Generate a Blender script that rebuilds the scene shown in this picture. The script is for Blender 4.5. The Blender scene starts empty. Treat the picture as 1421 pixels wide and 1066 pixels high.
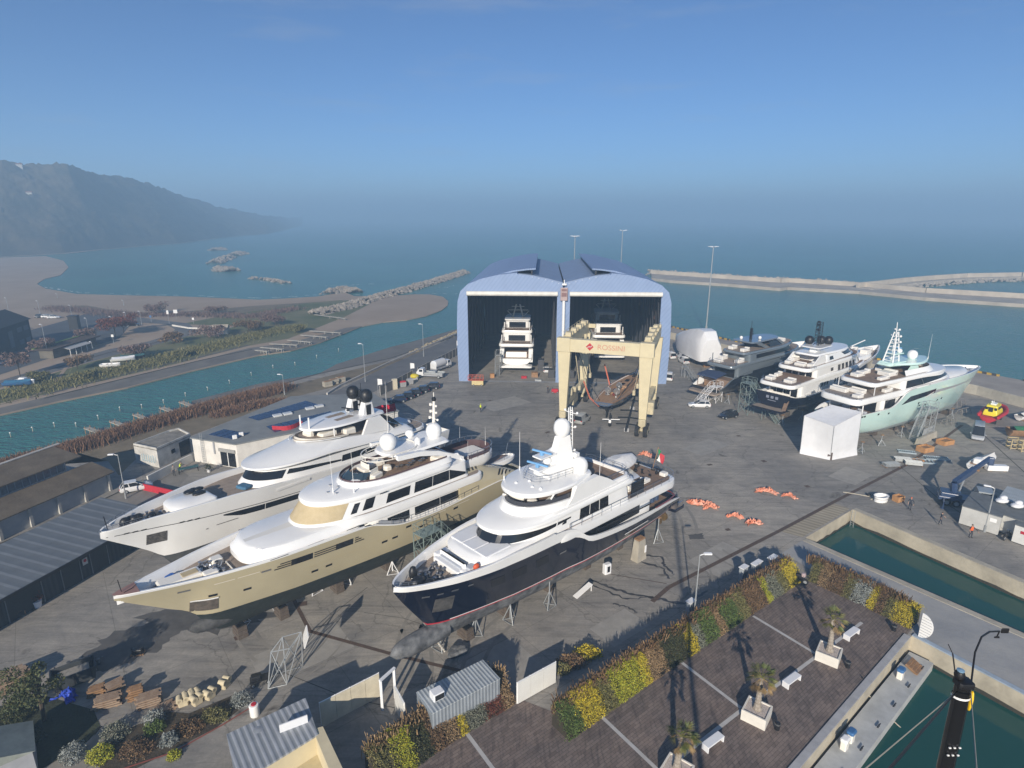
import bpy, bmesh, math, random
from mathutils import Vector, Matrix, noise
from mathutils.geometry import tessellate_polygon
R = math.radians
rnd = random.Random(11)
SC = bpy.context.scene
COL = SC.collection
# ---------- survey: the yard was measured by back-projecting the aerial view on to level ground
CH, FPX, YH = 38.0, 828.0, 300.0
PIT = math.atan((533 - YH) / FPX)
CP, SP = math.cos(PIT), math.sin(PIT)
def g(px, py, z=0.0):
    a = (px - 710.5) / FPX; b = (533 - py) / FPX
    dy, dz = CP + b * SP, -SP + b * CP
    t = (z - CH) / dz
    return Vector((a * t, dy * t, z))
def gY(px, py, Y):
    a = (px - 710.5) / FPX; b = (533 - py) / FPX
    dy, dz = CP + b * SP, -SP + b * CP
    t = Y / dy
    return Vector((a * t, Y, CH + dz * t))
def lerp(a, b, t): return a + (b - a) * t
def interp(tab, x):
    if x <= tab[0][0]: return tab[0][1]
    for (x0, v0), (x1, v1) in zip(tab, tab[1:]):
        if x <= x1:
            t = (x - x0) / (x1 - x0) if x1 > x0 else 0
            return v0 + (v1 - v0) * t
    return tab[-1][1]
def smooth_tab(tab, n=60):
    # monotone-ish resample with cubic smoothing for fair curves
    xs = [p[0] for p in tab]; ys = [p[1] for p in tab]; k = len(tab)
    d = [(ys[i+1]-ys[i])/max(xs[i+1]-xs[i], 1e-6) for i in range(k-1)]
    m = [d[0]] + [0 if d[i-1]*d[i] <= 0 else 2*d[i-1]*d[i]/(d[i-1]+d[i]) for i in range(1, k-1)] + [d[-1]]
    out = []
    for q in range(n+1):
        x = lerp(xs[0], xs[-1], q/n); i = 0
        while i < k-2 and x > xs[i+1]: i += 1
        h = max(xs[i+1]-xs[i], 1e-6); t = (x-xs[i])/h
        out.append((x, (1+2*t)*(1-t)**2*ys[i] + t*(1-t)**2*h*m[i] + t*t*(3-2*t)*ys[i+1] + t*t*(t-1)*h*m[i+1]))
    return out
# ---------- materials
MATS = {}
def lin(c):
    if isinstance(c, str):
        c = c.lstrip('#'); c = [int(c[i:i+2], 16)/255 for i in (0, 2, 4)]
        return tuple(x/12.92 if x <= .04045 else ((x+.055)/1.055)**2.4 for x in c)
    return tuple(c)
def mat(name, rgb, rough=.5, var=.12, scale=1.5, bump=0.0, bscale=None, metal=0.0, coat=0.0, rgb2=None, detail=6, spec=.5, alpha=1.0):
    if name in MATS: return MATS[name]
    m = bpy.data.materials.new(name); m.use_nodes = True; nt = m.node_tree; N = nt.nodes; Lk = nt.links
    b = N['Principled BSDF']
    b.inputs['Roughness'].default_value = rough; b.inputs['Metallic'].default_value = metal
    b.inputs['Specular IOR Level'].default_value = spec
    if coat: b.inputs['Coat Weight'].default_value = coat; b.inputs['Coat Roughness'].default_value = .06
    c = lin(rgb)
    if var > 0:
        tc = N.new('ShaderNodeTexCoord'); nz = N.new('ShaderNodeTexNoise')
        nz.inputs['Scale'].default_value = scale; nz.inputs['Detail'].default_value = detail; nz.inputs['Roughness'].default_value = .65
        Lk.new(tc.outputs['Object'], nz.inputs['Vector'])
        cr = N.new('ShaderNodeValToRGB'); cr.color_ramp.elements[0].position = .32; cr.color_ramp.elements[1].position = .70
        c2 = lin(rgb2) if rgb2 else tuple(min(1, x*(1+var)) for x in c)
        cr.color_ramp.elements[0].color = (*[x*(1-var) for x in c], 1) if not rgb2 else (*c, 1)
        cr.color_ramp.elements[1].color = (*c2, 1)
        Lk.new(nz.outputs['Fac'], cr.inputs['Fac']); Lk.new(cr.outputs['Color'], b.inputs['Base Color'])
        if bump:
            n2 = N.new('ShaderNodeTexNoise'); n2.inputs['Scale'].default_value = bscale or scale*4; n2.inputs['Detail'].default_value = 4
            Lk.new(tc.outputs['Object'], n2.inputs['Vector'])
            bp = N.new('ShaderNodeBump'); bp.inputs['Strength'].default_value = min(1, bump); bp.inputs['Distance'].default_value = .1*max(1, bump)
            Lk.new(n2.outputs['Fac'], bp.inputs['Height']); Lk.new(bp.outputs['Normal'], b.inputs['Normal'])
    else:
        b.inputs['Base Color'].default_value = (*c, 1)
    if alpha < 1: b.inputs['Alpha'].default_value = alpha
    MATS[name] = m
    return m
def stripes(name, rgb, rgb2, period, ang=0.0, rough=.6, duty=.5, noise_amt=.25, nscale=.8, bump=0.0, axis='XY', sharp=.06):
    # parallel ribs / boards, object space
    if name in MATS: return MATS[name]
    m = bpy.data.materials.new(name); m.use_nodes = True; nt = m.node_tree; N = nt.nodes; Lk = nt.links
    b = N['Principled BSDF']; b.inputs['Roughness'].default_value = rough
    tc = N.new('ShaderNodeTexCoord'); mp = N.new('ShaderNodeMapping')
    if axis == 'XY': mp.inputs['Rotation'].default_value = (0, 0, ang)
    elif axis == 'XZ': mp.inputs['Rotation'].default_value = (0, ang, 0)
    Lk.new(tc.outputs['Object'], mp.inputs['Vector'])
    w = N.new('ShaderNodeTexWave'); w.inputs['Scale'].default_value = 2*math.pi/(period*20); w.wave_profile = 'SIN'
    w.bands_direction = 'X'
    Lk.new(mp.outputs['Vector'], w.inputs['Vector'])
    cr = N.new('ShaderNodeValToRGB'); e = cr.color_ramp.elements
    e[0].position = max(0, 1-duty-sharp); e[1].position = min(1, 1-duty+sharp)
    e[0].color = (*lin(rgb), 1); e[1].color = (*lin(rgb2), 1)
    Lk.new(w.outputs['Fac'], cr.inputs['Fac'])
    nz = N.new('ShaderNodeTexNoise'); nz.inputs['Scale'].default_value = nscale; nz.inputs['Detail'].default_value = 8
    Lk.new(tc.outputs['Object'], nz.inputs['Vector'])
    mx = N.new('ShaderNodeMix'); mx.data_type = 'RGBA'; mx.blend_type = 'MULTIPLY'; mx.inputs['Factor'].default_value = 1
    r2 = N.new('ShaderNodeValToRGB'); r2.color_ramp.elements[0].position = .3; r2.color_ramp.elements[1].position = .7
    r2.color_ramp.elements[0].color = (1-noise_amt,)*3 + (1,); r2.color_ramp.elements[1].color = (1, 1, 1, 1)
    Lk.new(nz.outputs['Fac'], r2.inputs['Fac'])
    Lk.new(cr.outputs['Color'], mx.inputs[6]); Lk.new(r2.outputs['Color'], mx.inputs[7]); Lk.new(mx.outputs[2], b.inputs['Base Color'])
    if bump:
        bp = N.new('ShaderNodeBump'); bp.inputs['Strength'].default_value = bump; bp.inputs['Distance'].default_value = .06
        Lk.new(w.outputs['Fac'], bp.inputs['Height']); Lk.new(bp.outputs['Normal'], b.inputs['Normal'])
    MATS[name] = m
    return m
SPLIT = set('flybridge_seat louvre deck_chair name_trim fairlead porthole cushion sun_pad foredeck_table roof_hatch freeing_port deck_cover horn deck_light black_mats windlass_cover deck_locker drain_groove window sofa wheel skylight vent_hood boathook_rack lifebuoy anchor_pocket solar_panel foredeck_sofa side_shelf deck_sofa storage_rack door_frame sun_lounger anchor_windlass tail_lamp name_mark'.split())
# ---------- mesh builder
class MB:
    def __init__(s): s.v = []; s.f = []; s.mi = []; s.M = None; s.cm = 0
    def add(s, vs, fs, mi=None):
        o = len(s.v); k = s.cm if mi is None else mi
        s.v += [tuple(s.M @ Vector(p)) for p in vs] if s.M else [tuple(p) for p in vs]
        for q in fs: s.f.append(tuple(o+i for i in q)); s.mi.append(k)
        return s
    def box(s, c, d, rz=0, rx=0, ry=0, mi=None, taper=1.0):
        x, y, z = d[0]/2, d[1]/2, d[2]/2
        vs = [(-x,-y,-z),(x,-y,-z),(x,y,-z),(-x,y,-z),(-x*taper,-y*taper,z),(x*taper,-y*taper,z),(x*taper,y*taper,z),(-x*taper,y*taper,z)]
        if rz or rx or ry:
            m = Matrix.Rotation(rz, 3, 'Z') @ Matrix.Rotation(ry, 3, 'Y') @ Matrix.Rotation(rx, 3, 'X'); vs = [m @ Vector(p) for p in vs]
        vs = [(p[0]+c[0], p[1]+c[1], p[2]+c[2]) for p in vs]
        return s.add(vs, [(0,3,2,1),(4,5,6,7),(0,1,5,4),(1,2,6,5),(2,3,7,6),(3,0,4,7)], mi)
    def rbox(s, c, d, r=.08, rz=0, mi=None):
        # box with chamfered vertical and top edges
        x, y, z = d[0]/2, d[1]/2, d[2]/2; r = min(r, x*.9, y*.9, z*.9)
        rings = []
        for zz, i in ((-z, 0), (z-r, 0), (z-r*.3, r*.3), (z, r)):
            X, Y = x-i, y-i; q = r
            rings.append([(X-q,-Y,zz),(X,-Y+q,zz),(X,Y-q,zz),(X-q,Y,zz),(-X+q,Y,zz),(-X,Y-q,zz),(-X,-Y+q,zz),(-X+q,-Y,zz)])
        m = Matrix.Translation(c) @ Matrix.Rotation(rz, 4, 'Z')
        return s.loft([[m @ Vector(p) for p in rg] for rg in rings], True, True, mi)
    def loft(s, rings, cap0=True, cap1=True, mi=None, closed=True, mis=None):
        n = len(rings[0]); vs = [p for rg in rings for p in rg]; fs = []; k = []
        for a in range(len(rings)-1):
            for i in range(n if closed else n-1):
                j = (i+1) % n; fs.append((a*n+i, a*n+j, (a+1)*n+j, (a+1)*n+i))
        if mis is None:
            if cap0: fs.append(tuple(range(n-1, -1, -1)))
            if cap1: fs.append(tuple(range((len(rings)-1)*n, len(rings)*n)))
            return s.add(vs, fs, mi)
        o = len(s.v); s.add(vs, [], 0)
        per = n if closed else n-1
        for q, fc in enumerate(fs): s.f.append(tuple(o+i for i in fc)); s.mi.append(mis[q//per])
        if cap0: s.f.append(tuple(o+i for i in range(n-1, -1, -1))); s.mi.append(mis[0])
        if cap1: s.f.append(tuple(o+i for i in range((len(rings)-1)*n, len(rings)*n))); s.mi.append(mis[-1])
        return s
    def prism(s, pts, z0, z1, mi=None):
        z1f = z1 if callable(z1) else (lambda p: z1)
        z0f = z0 if callable(z0) else (lambda p: z0)
        return s.loft([[(p[0], p[1], z0f(p)) for p in pts], [(p[0], p[1], z1f(p)) for p in pts]], True, True, mi)
    def tube(s, a, b, r, n=6, r2=None, mi=None, cap=True):
        a, b = Vector(a), Vector(b); d = b-a
        if d.length < 1e-6: return s
        d.normalize(); u = d.orthogonal().normalized(); w = d.cross(u); r2 = r if r2 is None else r2
        A = [a+(u*math.cos(2*math.pi*i/n)+w*math.sin(2*math.pi*i/n))*r for i in range(n)]
        B = [b+(u*math.cos(2*math.pi*i/n)+w*math.sin(2*math.pi*i/n))*r2 for i in range(n)]
        return s.loft([A, B], cap, cap, mi)
    def path(s, pts, r, n=5, mi=None):
        pts = [Vector(p) for p in pts]; rings = []; up = Vector((0, 0, 1)); last = None
        for i, p in enumerate(pts):
            d = (pts[min(i+1, len(pts)-1)] - pts[max(i-1, 0)])
            if d.length < 1e-9: d = Vector((1, 0, 0))
            d.normalize()
            u = d.cross(up) if last is None else (last - d*last.dot(d))
            if u.length < 1e-4: u = d.orthogonal()
            u.normalize(); last = u; w = d.cross(u)
            rings.append([p+(u*math.cos(2*math.pi*k/n)+w*math.sin(2*math.pi*k/n))*r for k in range(n)])
        return s.loft(rings, True, True, mi)
    def lathe(s, prof, c=(0,0,0), n=20, mi=None, axis='Z'):
        rings = []
        for r, h in prof:
            if axis == 'Z': rings.append([(c[0]+r*math.cos(2*math.pi*i/n), c[1]+r*math.sin(2*math.pi*i/n), c[2]+h) for i in range(n)])
            elif axis == 'Y': rings.append([(c[0]+r*math.cos(2*math.pi*i/n), c[1]+h, c[2]+r*math.sin(2*math.pi*i/n)) for i in range(n)])
            else: rings.append([(c[0]+h, c[1]+r*math.cos(2*math.pi*i/n), c[2]+r*math.sin(2*math.pi*i/n)) for i in range(n)])
        return s.loft(rings, True, True, mi)
    def ball(s, c, r, n=14, mi=None, sq=1.0):
        rx, ry, rz = (r, r, r) if not hasattr(r, '__len__') else r
        rings = []; k = max(5, n//2)
        for a in range(k+1):
            t = -math.pi/2 + math.pi*a/k; cr, sr = max(1e-3, math.cos(t)), math.sin(t)
            rings.append([(c[0]+rx*cr*math.cos(2*math.pi*i/n), c[1]+ry*cr*math.sin(2*math.pi*i/n), c[2]+rz*sr) for i in range(n)])
        return s.loft(rings, True, True, mi)
    def quad(s, a, b, c, d, mi=None): return s.add([a, b, c, d], [(0, 1, 2, 3)], mi)
    def grid(s, P, mi=None):
        n = len(P[0]); return s.add([p for r in P for p in r], [(a*n+i, a*n+i+1, (a+1)*n+i+1, (a+1)*n+i) for a in range(len(P)-1) for i in range(n-1)], mi)
    def poly(s, loops, z, mi=None):
        # flat polygon with holes
        tri = tessellate_polygon([[Vector((p[0], p[1], 0)) for p in l] for l in loops])
        vs = [(p[0], p[1], z(p) if callable(z) else z) for l in loops for p in l]
        return s.add(vs, [tuple(t) for t in tri], mi)
    def pieces(s, pad=.02):
        # connected pieces, joined where they touch
        n = len(s.v); par = list(range(n))
        def fd(a):
            while par[a] != a: par[a] = par[par[a]]; a = par[a]
            return a
        for f in s.f:
            for b in f[1:]: par[fd(b)] = fd(f[0])
        isl = {}
        for k, f in enumerate(s.f): isl.setdefault(fd(f[0]), []).append(k)
        box = []
        for fl in isl.values():
            P = [s.v[i] for k in fl for i in s.f[k]]; box.append([[min(p[a] for p in P)-pad for a in range(3)], [max(p[a] for p in P)+pad for a in range(3)], list(fl)])
        ch = True
        while ch:
            ch = False; out = []
            for b in box:
                for o in out:
                    if all(b[0][a] <= o[1][a] and o[0][a] <= b[1][a] for a in range(3)):
                        o[0] = [min(x, y) for x, y in zip(b[0], o[0])]; o[1] = [max(x, y) for x, y in zip(b[1], o[1])]; o[2] += b[2]; ch = True; break
                else: out.append(b)
            box = out
        res = []
        for b in box:
            q = MB(); mp = {}
            for k in b[2]:
                fc = []
                for i in s.f[k]:
                    if i not in mp: mp[i] = len(q.v); q.v.append(s.v[i])
                    fc.append(mp[i])
                q.f.append(tuple(fc)); q.mi.append(s.mi[k])
            res.append(q)
        return res
    def build(s, name, mats, parent=None, smooth=None, loc=None, rz=0, recalc=True):
        if parent is not None and name in SPLIT:
            ps = s.pieces()
            if 1 < len(ps) <= 40:
                for q in ps: o = q.build_one(name, mats, parent, smooth, loc, rz, recalc)
                return o
        return s.build_one(name, mats, parent, smooth, loc, rz, recalc)
    def build_one(s, name, mats, parent=None, smooth=None, loc=None, rz=0, recalc=True):
        me = bpy.data.meshes.new(name); me.from_pydata(s.v, [], s.f)
        mats = mats if isinstance(mats, (list, tuple)) else [mats]
        for m in mats: me.materials.append(m)
        if len(mats) > 1: me.polygons.foreach_set('material_index', s.mi)
        if recalc:
            bm = bmesh.new(); bm.from_mesh(me); bmesh.ops.remove_doubles(bm, verts=bm.verts, dist=.0005); bmesh.ops.recalc_face_normals(bm, faces=bm.faces); bm.to_mesh(me); bm.free()
        if smooth is not None:
            me.shade_smooth(); me.set_sharp_from_angle(angle=R(smooth))
        me.update()
        o = bpy.data.objects.new(name, me); COL.objects.link(o)
        if parent: o.parent = parent
        if loc is not None: o.location = loc
        if rz: o.rotation_euler = (0, 0, rz)
        return o
def tag(o, label=None, cat=None, group=None, kind=None):
    if label: o['label'] = label
    if cat: o['category'] = cat
    if group: o['group'] = group
    if kind: o['kind'] = kind
    return o
def thing(name, label, cat, loc=(0,0,0), rz=0, group=None):
    o = bpy.data.objects.new(name, None); COL.objects.link(o); o.location = loc; o.rotation_euler = (0, 0, rz); o.empty_display_size = .3
    return tag(o, label, cat, group)
def dup(root, loc, rz, label=None, group=None):
    def cp(o, par):
        c = o.copy(); COL.objects.link(c)
        if par: c.parent = par
        for ch in KIDS.get(o.name, ()): cp(ch, c)
        return c
    global KIDS
    KIDS = {}
    def walk(o):
        KIDS[o.name] = [x for x in o.children]
        for x in o.children: walk(x)
    walk(root)
    r = cp(root, None); r.location = loc; r.rotation_euler = (0, 0, rz)
    if label: r['label'] = label
    if group: r['group'] = group
    return r
def struct(name, mb, m, kind='structure', smooth=None): return tag(mb.build(name, m, smooth=smooth), kind=kind)
def ang(a, b): return math.atan2(b[1]-a[1], b[0]-a[0])
def rail(mb, pts, h=1.0, r=.03, step=1.5, mid=1):
    # stanchions with a top rail and wires along a 3D path
    top = [(p[0], p[1], p[2]+h) for p in pts]; mb.path(top, r, 5)
    for k in range(1, mid+1): mb.path([(p[0], p[1], p[2]+h*k/(mid+1)) for p in pts], r*.55, 4)
    t = 0.0
    for a, b in zip(pts, pts[1:]):
        a, b = Vector(a), Vector(b); L = (b-a).length
        while t <= L:
            p = a.lerp(b, t/L if L else 0); mb.tube(p, (p.x, p.y, p.z+h), r*.8, 4); t += step
        t -= L
    p = pts[-1]; mb.tube(p, (p[0], p[1], p[2]+h), r*.8, 4)
HAZE=True;EXPO=0.38
# ---------- ground materials
def concrete_mat():
    m=bpy.data.materials.new('yard_concrete');m.use_nodes=True;nt=m.node_tree;N=nt.nodes;Lk=nt.links
    b=N['Principled BSDF'];b.inputs['Roughness'].default_value=.82;b.inputs['Specular IOR Level'].default_value=.3
    tc=N.new('ShaderNodeTexCoord')
    def noise_n(scale,detail=8,rough=.6,dist=0,vec=None):
        n=N.new('ShaderNodeTexNoise');n.inputs['Scale'].default_value=scale;n.inputs['Detail'].default_value=detail
        n.inputs['Roughness'].default_value=rough;n.inputs['Distortion'].default_value=dist
        Lk.new(vec or tc.outputs['Object'],n.inputs['Vector']);return n
    def ramp(src,p0,c0,p1,c1):
        r=N.new('ShaderNodeValToRGB');e=r.color_ramp.elements;e[0].position=p0;e[1].position=p1
        e[0].color=(*c0,1);e[1].color=(*c1,1);Lk.new(src,r.inputs['Fac']);return r.outputs['Color']
    def mix(a,b_,f=None,mode='MULTIPLY',fac=1.0):
        x=N.new('ShaderNodeMix');x.data_type='RGBA';x.blend_type=mode;x.inputs['Factor'].default_value=fac
        Lk.new(a,x.inputs[6]);Lk.new(b_,x.inputs[7])
        if f:Lk.new(f,x.inputs['Factor'])
        return x.outputs[2]
    base=ramp(noise_n(.045,6,.6,.6).outputs['Fac'],.36,(.29,.273,.247),.66,(.44,.40,.34))
    mid=ramp(noise_n(.35,8,.7,.8).outputs['Fac'],.32,(.72,.73,.75),.62,(1,1,1))
    fine=ramp(noise_n(4.5,6,.7).outputs['Fac'],.3,(.82,.82,.82),.7,(1.06,1.06,1.06))
    c=mix(mix(base,mid),fine)
    # drag and tyre streaks, stretched along the traffic direction
    mp=N.new('ShaderNodeMapping');mp.inputs['Rotation'].default_value=(0,0,R(-20));mp.inputs['Scale'].default_value=(.06,.42,1)
    Lk.new(tc.outputs['Object'],mp.inputs['Vector'])
    st=ramp(noise_n(1.0,9,.75,2.6,mp.outputs['Vector']).outputs['Fac'],.36,(.76,.77,.79),.58,(1,1,1))
    c=mix(c,st)
    mp2=N.new('ShaderNodeMapping');mp2.inputs['Rotation'].default_value=(0,0,R(38));mp2.inputs['Scale'].default_value=(.05,.7,1)
    Lk.new(tc.outputs['Object'],mp2.inputs['Vector'])
    st2=ramp(noise_n(1.0,9,.75,2.0,mp2.outputs['Vector']).outputs['Fac'],.33,(.72,.72,.73),.48,(1,1,1))
    c=mix(c,st2)
    # oil and antifouling stains
    oil=ramp(noise_n(.22,5,.55,1.5).outputs['Fac'],.64,(1,1,1),.74,(.38,.37,.36))
    c=mix(c,oil)
    # slab joints
    mj=N.new('ShaderNodeMapping');mj.inputs['Rotation'].default_value=(0,0,R(-38));Lk.new(tc.outputs['Object'],mj.inputs['Vector'])
    br=N.new('ShaderNodeTexBrick');br.offset=0;br.inputs['Scale'].default_value=1;br.inputs['Brick Width'].default_value=7.5;br.inputs['Row Height'].default_value=7.5
    br.inputs['Mortar Size'].default_value=.035;br.inputs['Mortar Smooth'].default_value=.3
    br.inputs['Color1'].default_value=(1,1,1,1);br.inputs['Color2'].default_value=(.93,.93,.94,1);br.inputs['Mortar'].default_value=(.62,.61,.6,1)
    nd=noise_n(.6,3);vm=N.new('ShaderNodeMix');vm.data_type='VECTOR';vm.inputs['Factor'].default_value=.06
    Lk.new(mj.outputs['Vector'],vm.inputs[4]);Lk.new(nd.outputs['Color'],vm.inputs[5]);Lk.new(mj.outputs['Vector'],br.inputs['Vector'])
    c=mix(c,br.outputs['Color'],fac=.75)
    # hairline cracks
    vo=N.new('ShaderNodeTexVoronoi');vo.feature='DISTANCE_TO_EDGE';vo.inputs['Scale'].default_value=.09
    nv=noise_n(.5,5);v2=N.new('ShaderNodeVectorMath');v2.operation='MULTIPLY_ADD';v2.inputs[1].default_value=(3,3,0)
    Lk.new(nv.outputs['Color'],v2.inputs[0]);Lk.new(tc.outputs['Object'],v2.inputs[2]);Lk.new(v2.outputs[0],vo.inputs['Vector'])
    c=mix(c,ramp(vo.outputs['Distance'],.002,(.5,.5,.5),.006,(1,1,1)),fac=.7)
    Lk.new(c,b.inputs['Base Color'])
    bp=N.new('ShaderNodeBump');bp.inputs['Strength'].default_value=.25;bp.inputs['Distance'].default_value=.04
    Lk.new(noise_n(2.2,6).outputs['Fac'],bp.inputs['Height']);Lk.new(bp.outputs['Normal'],b.inputs['Normal'])
    return m
def water_mat(name,rgb,rough,s1,s2,strength,dist,rgb2=None):
    m=bpy.data.materials.new(name);m.use_nodes=True;nt=m.node_tree;N=nt.nodes;Lk=nt.links
    b=N['Principled BSDF'];b.inputs['Roughness'].default_value=rough;b.inputs['IOR'].default_value=1.33
    tc=N.new('ShaderNodeTexCoord')
    n0=N.new('ShaderNodeTexNoise');n0.inputs['Scale'].default_value=.012;n0.inputs['Detail'].default_value=7;n0.inputs['Distortion'].default_value=.8
    Lk.new(tc.outputs['Object'],n0.inputs['Vector'])
    r=N.new('ShaderNodeValToRGB');r.color_ramp.elements[0].position=.35;r.color_ramp.elements[1].position=.68
    r.color_ramp.elements[0].color=(*lin(rgb),1);r.color_ramp.elements[1].color=(*(lin(rgb2)if rgb2 else[x*1.25 for x in lin(rgb)]),1)
    Lk.new(n0.outputs['Fac'],r.inputs['Fac']);Lk.new(r.outputs['Color'],b.inputs['Base Color'])
    mp=N.new('ShaderNodeMapping');mp.inputs['Scale'].default_value=(.55,1,1);mp.inputs['Rotation'].default_value=(0,0,.35);Lk.new(tc.outputs['Object'],mp.inputs['Vector'])
    n1=N.new('ShaderNodeTexNoise');n1.inputs['Scale'].default_value=s1;n1.inputs['Detail'].default_value=5;Lk.new(mp.outputs['Vector'],n1.inputs['Vector'])
    n2=N.new('ShaderNodeTexNoise');n2.inputs['Scale'].default_value=s2;n2.inputs['Detail'].default_value=3;Lk.new(mp.outputs['Vector'],n2.inputs['Vector'])
    ad=N.new('ShaderNodeMath');ad.operation='ADD';Lk.new(n1.outputs['Fac'],ad.inputs[0]);Lk.new(n2.outputs['Fac'],ad.inputs[1])
    bp=N.new('ShaderNodeBump');bp.inputs['Strength'].default_value=strength;bp.inputs['Distance'].default_value=dist
    Lk.new(ad.outputs[0],bp.inputs['Height']);Lk.new(bp.outputs['Normal'],b.inputs['Normal'])
    return m
M_YARD=concrete_mat()
M_QUAY=mat('quay_concrete',(.36,.33,.27),.85,.22,.5,.3,3)
M_PIER=mat('pier_concrete',(.27,.27,.27),.85,.2,.25,.2,3)
M_SEA=water_mat('sea_water',(.036,.15,.14),.22,.22,1.3,.8,.7,(.052,.195,.18))
M_BAS=water_mat('basin_water',(.008,.055,.044),.045,.5,2.0,.1,.1,(.006,.068,.064))
M_SAND=mat('beach_sand',(.30,.222,.155),.95,0.3,.05,.3,.6,rgb2=(.38,.295,.22))
M_MUD=mat('mud',(.13,.115,.095),.7,.3,.2,.3,1.2,rgb2=(.20,.18,.15))
M_DRY=mat('dry_grass_ground',(.125,.10,.062),.95,.3,.25,.5,4,rgb2=(.22,.175,.115))
M_GRASS=mat('grass_ground',(.07,.10,.03),.95,.3,.06,.5,4,rgb2=(.19,.165,.085))
M_ASPH=mat('asphalt',(.10,.10,.105),.9,.25,.2,.15,8,rgb2=(.16,.155,.15))
M_KERB=mat('kerb_stone',(.42,.40,.37),.85,.15,1)
M_ROCK=mat('breakwater_rock',(.17,.15,.13),.9,.3,.6,.5,2,rgb2=(.40,.35,.29))
M_DARKCON=mat('weedy_wall',(.055,.05,.04),.9,.3,.8,.3,3)
ZW=-2.0
def W(*pts,z=0):return[g(x,y,z)for x,y in pts]
# ---------- water: one sheet to the horizon
mb=MB();mb.quad((-7000,5,ZW),(7000,5,ZW),(7000,7600,ZW),(-7000,7600,ZW));struct('sea',mb,M_SEA)
# ---------- basins cut in the yard (holes)
A=Vector((45.8,72.7,0));B=Vector((35.9,65.3,0));E1=Vector((55,55.9,0));E2=Vector((48.4,47.9,0))
dN=(E1-A).normalized();dS=(E2-B).normalized()
HB1=[A,A+dN*75,B+dS*70,B]
P0=Vector((37.6,47.6,0));dP=(Vector((42.2,40.4,0))-P0).normalized();dW=(Vector((20.6,33.6,0))-P0).normalized()
HB2=[P0,P0+dP*48,Vector((45,6.5,0)),Vector((8,6.5,0)),P0+dW*30]
near_bank=[(-260,712),(-60,656),(0,640),(101,612),(177,592),(266,570),(340,549),(441,520),(543,498),(600,478)]
yard=[Vector((-170,2,0)),Vector((-170,62,0))]+W(*near_bank)+[Vector((-15.5,196,0)),Vector((-14,214,0)),Vector((62,206,0))]+W((925,452),(1021,474),(1355,516),(1421,528))+[Vector((215,88,0)),Vector((215,2,0))]
mb=MB();mb.poly([yard,HB1,HB2],0.0);struct('yard_ground',mb,M_YARD)
# quay walls down into the water, with a capping kerb
def wallstrip(name,pts,z0,z1,m,closed=False):
    mb=MB();q=pts+[pts[0]]if closed else pts
    for a,b in zip(q,q[1:]):mb.quad((a.x,a.y,z1),(b.x,b.y,z1),(b.x,b.y,z0),(a.x,a.y,z0))
    return struct(name,mb,m)
M_BWALL=mat('basin_wall',(.40,.36,.28),.85,.25,.35,.3,3)
wallstrip('basin_wall',HB1,-4,-0.004,M_BWALL,True);wallstrip('basin_wall',HB2,-4,-0.004,M_BWALL,True)
wallstrip('quay_wall',yard,-4,-.004,M_DARKCON,True)
for h in(HB1,HB2):
    mb=MB();n=len(h);c=sum(h,Vector())/n
    for i in range(n):
        a,b=h[i],h[(i+1)%n];d=(b-a).normalized();nn=Vector((-d.y,d.x,0))
        if(c-a).dot(nn)<0:nn=-nn
        a2,b2=a+nn*.03,b+nn*.03
        k=40;top=[a2.lerp(b2,t/k)for t in range(k+1)]
        mb.grid([[(p.x,p.y,ZW+.35+.22*noise.noise(p*.8))for p in top],[(p.x,p.y,ZW-.5)for p in top]])
    struct('tide_band',mb,mat('tide_weed',(.035,.030,.018),.9,.3,1.5))
mb=MB();mb.poly([HB1],ZW+.02);mb.poly([HB2],ZW+.02);struct('basin_water',mb,M_BAS)
def kerb(name,a,b,w,h,m,side=1):
    d=(b-a).normalized();nn=Vector((-d.y,d.x,0))*side;mb=MB()
    mb.prism([a,b,b+nn*w,a+nn*w],.004,h);return struct(name,mb,m)
kerb('quay_kerb',B+dS*.2,B+dS*60,.8,.06,M_QUAY,-1);kerb('quay_kerb',A,A+dN*60,.8,.06,M_QUAY,1)
kerb('quay_kerb',P0,P0+dP*40,.5,.10,mat('kerb_blue',(.30,.36,.43),.8,.15,1),1)
# pier surface and slip ramp sheet
mb=MB();mb.poly([[P0+dP*.0+Vector((.4,.6,0)),P0+dP*40+Vector((.4,.6,0)),B+dS*55-Vector((.6,.6,0)),B-Vector((.5,.5,0)),Vector((31.5,61.8,0)),Vector((32.6,60.2,0))]],.004);struct('pier_pavement',mb,mat('pier_top',(.23,.235,.245),.85,.2,.18,.2,3,rgb2=(.36,.35,.33)))
mb=MB();mb.poly([[A+Vector((-.2,.2,0)),B+Vector((-.2,.2,0)),g(1085,738),g(1152,697)]],.004);struct('slipway_ramp',mb,stripes('ramp_ribs',(.30,.26,.19),(.40,.35,.26),.75,R(-52),.85,.5,.25,.3,.2))
def bandline(name,pts,w,m,z=.006):
    mb=MB()
    for a,b in zip(pts,pts[1:]):
        d=(b-a).normalized();nn=Vector((-d.y,d.x,0))*w/2
        mb.quad(*[(p.x,p.y,z)for p in(a-nn,b-nn,b+nn,a+nn)])
    return struct(name,mb,m)
M_RUST=mat('rusty_drain',(.085,.055,.04),.8,.3,3)
bandline('drain_channel',W((905,835),(928,815),(1085,735),(1170,690),(1262,643),(1335,590)),.5,M_RUST)
bandline('drain_channel',W((385,788),(430,876),(545,908),(655,935)),.38,M_RUST)
bandline('crack_line',W((436,878),(475,842),(510,815)),.06,M_DARKCON);bandline('crack_line',W((380,928),(480,968),(560,985)),.07,M_DARKCON)
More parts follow.
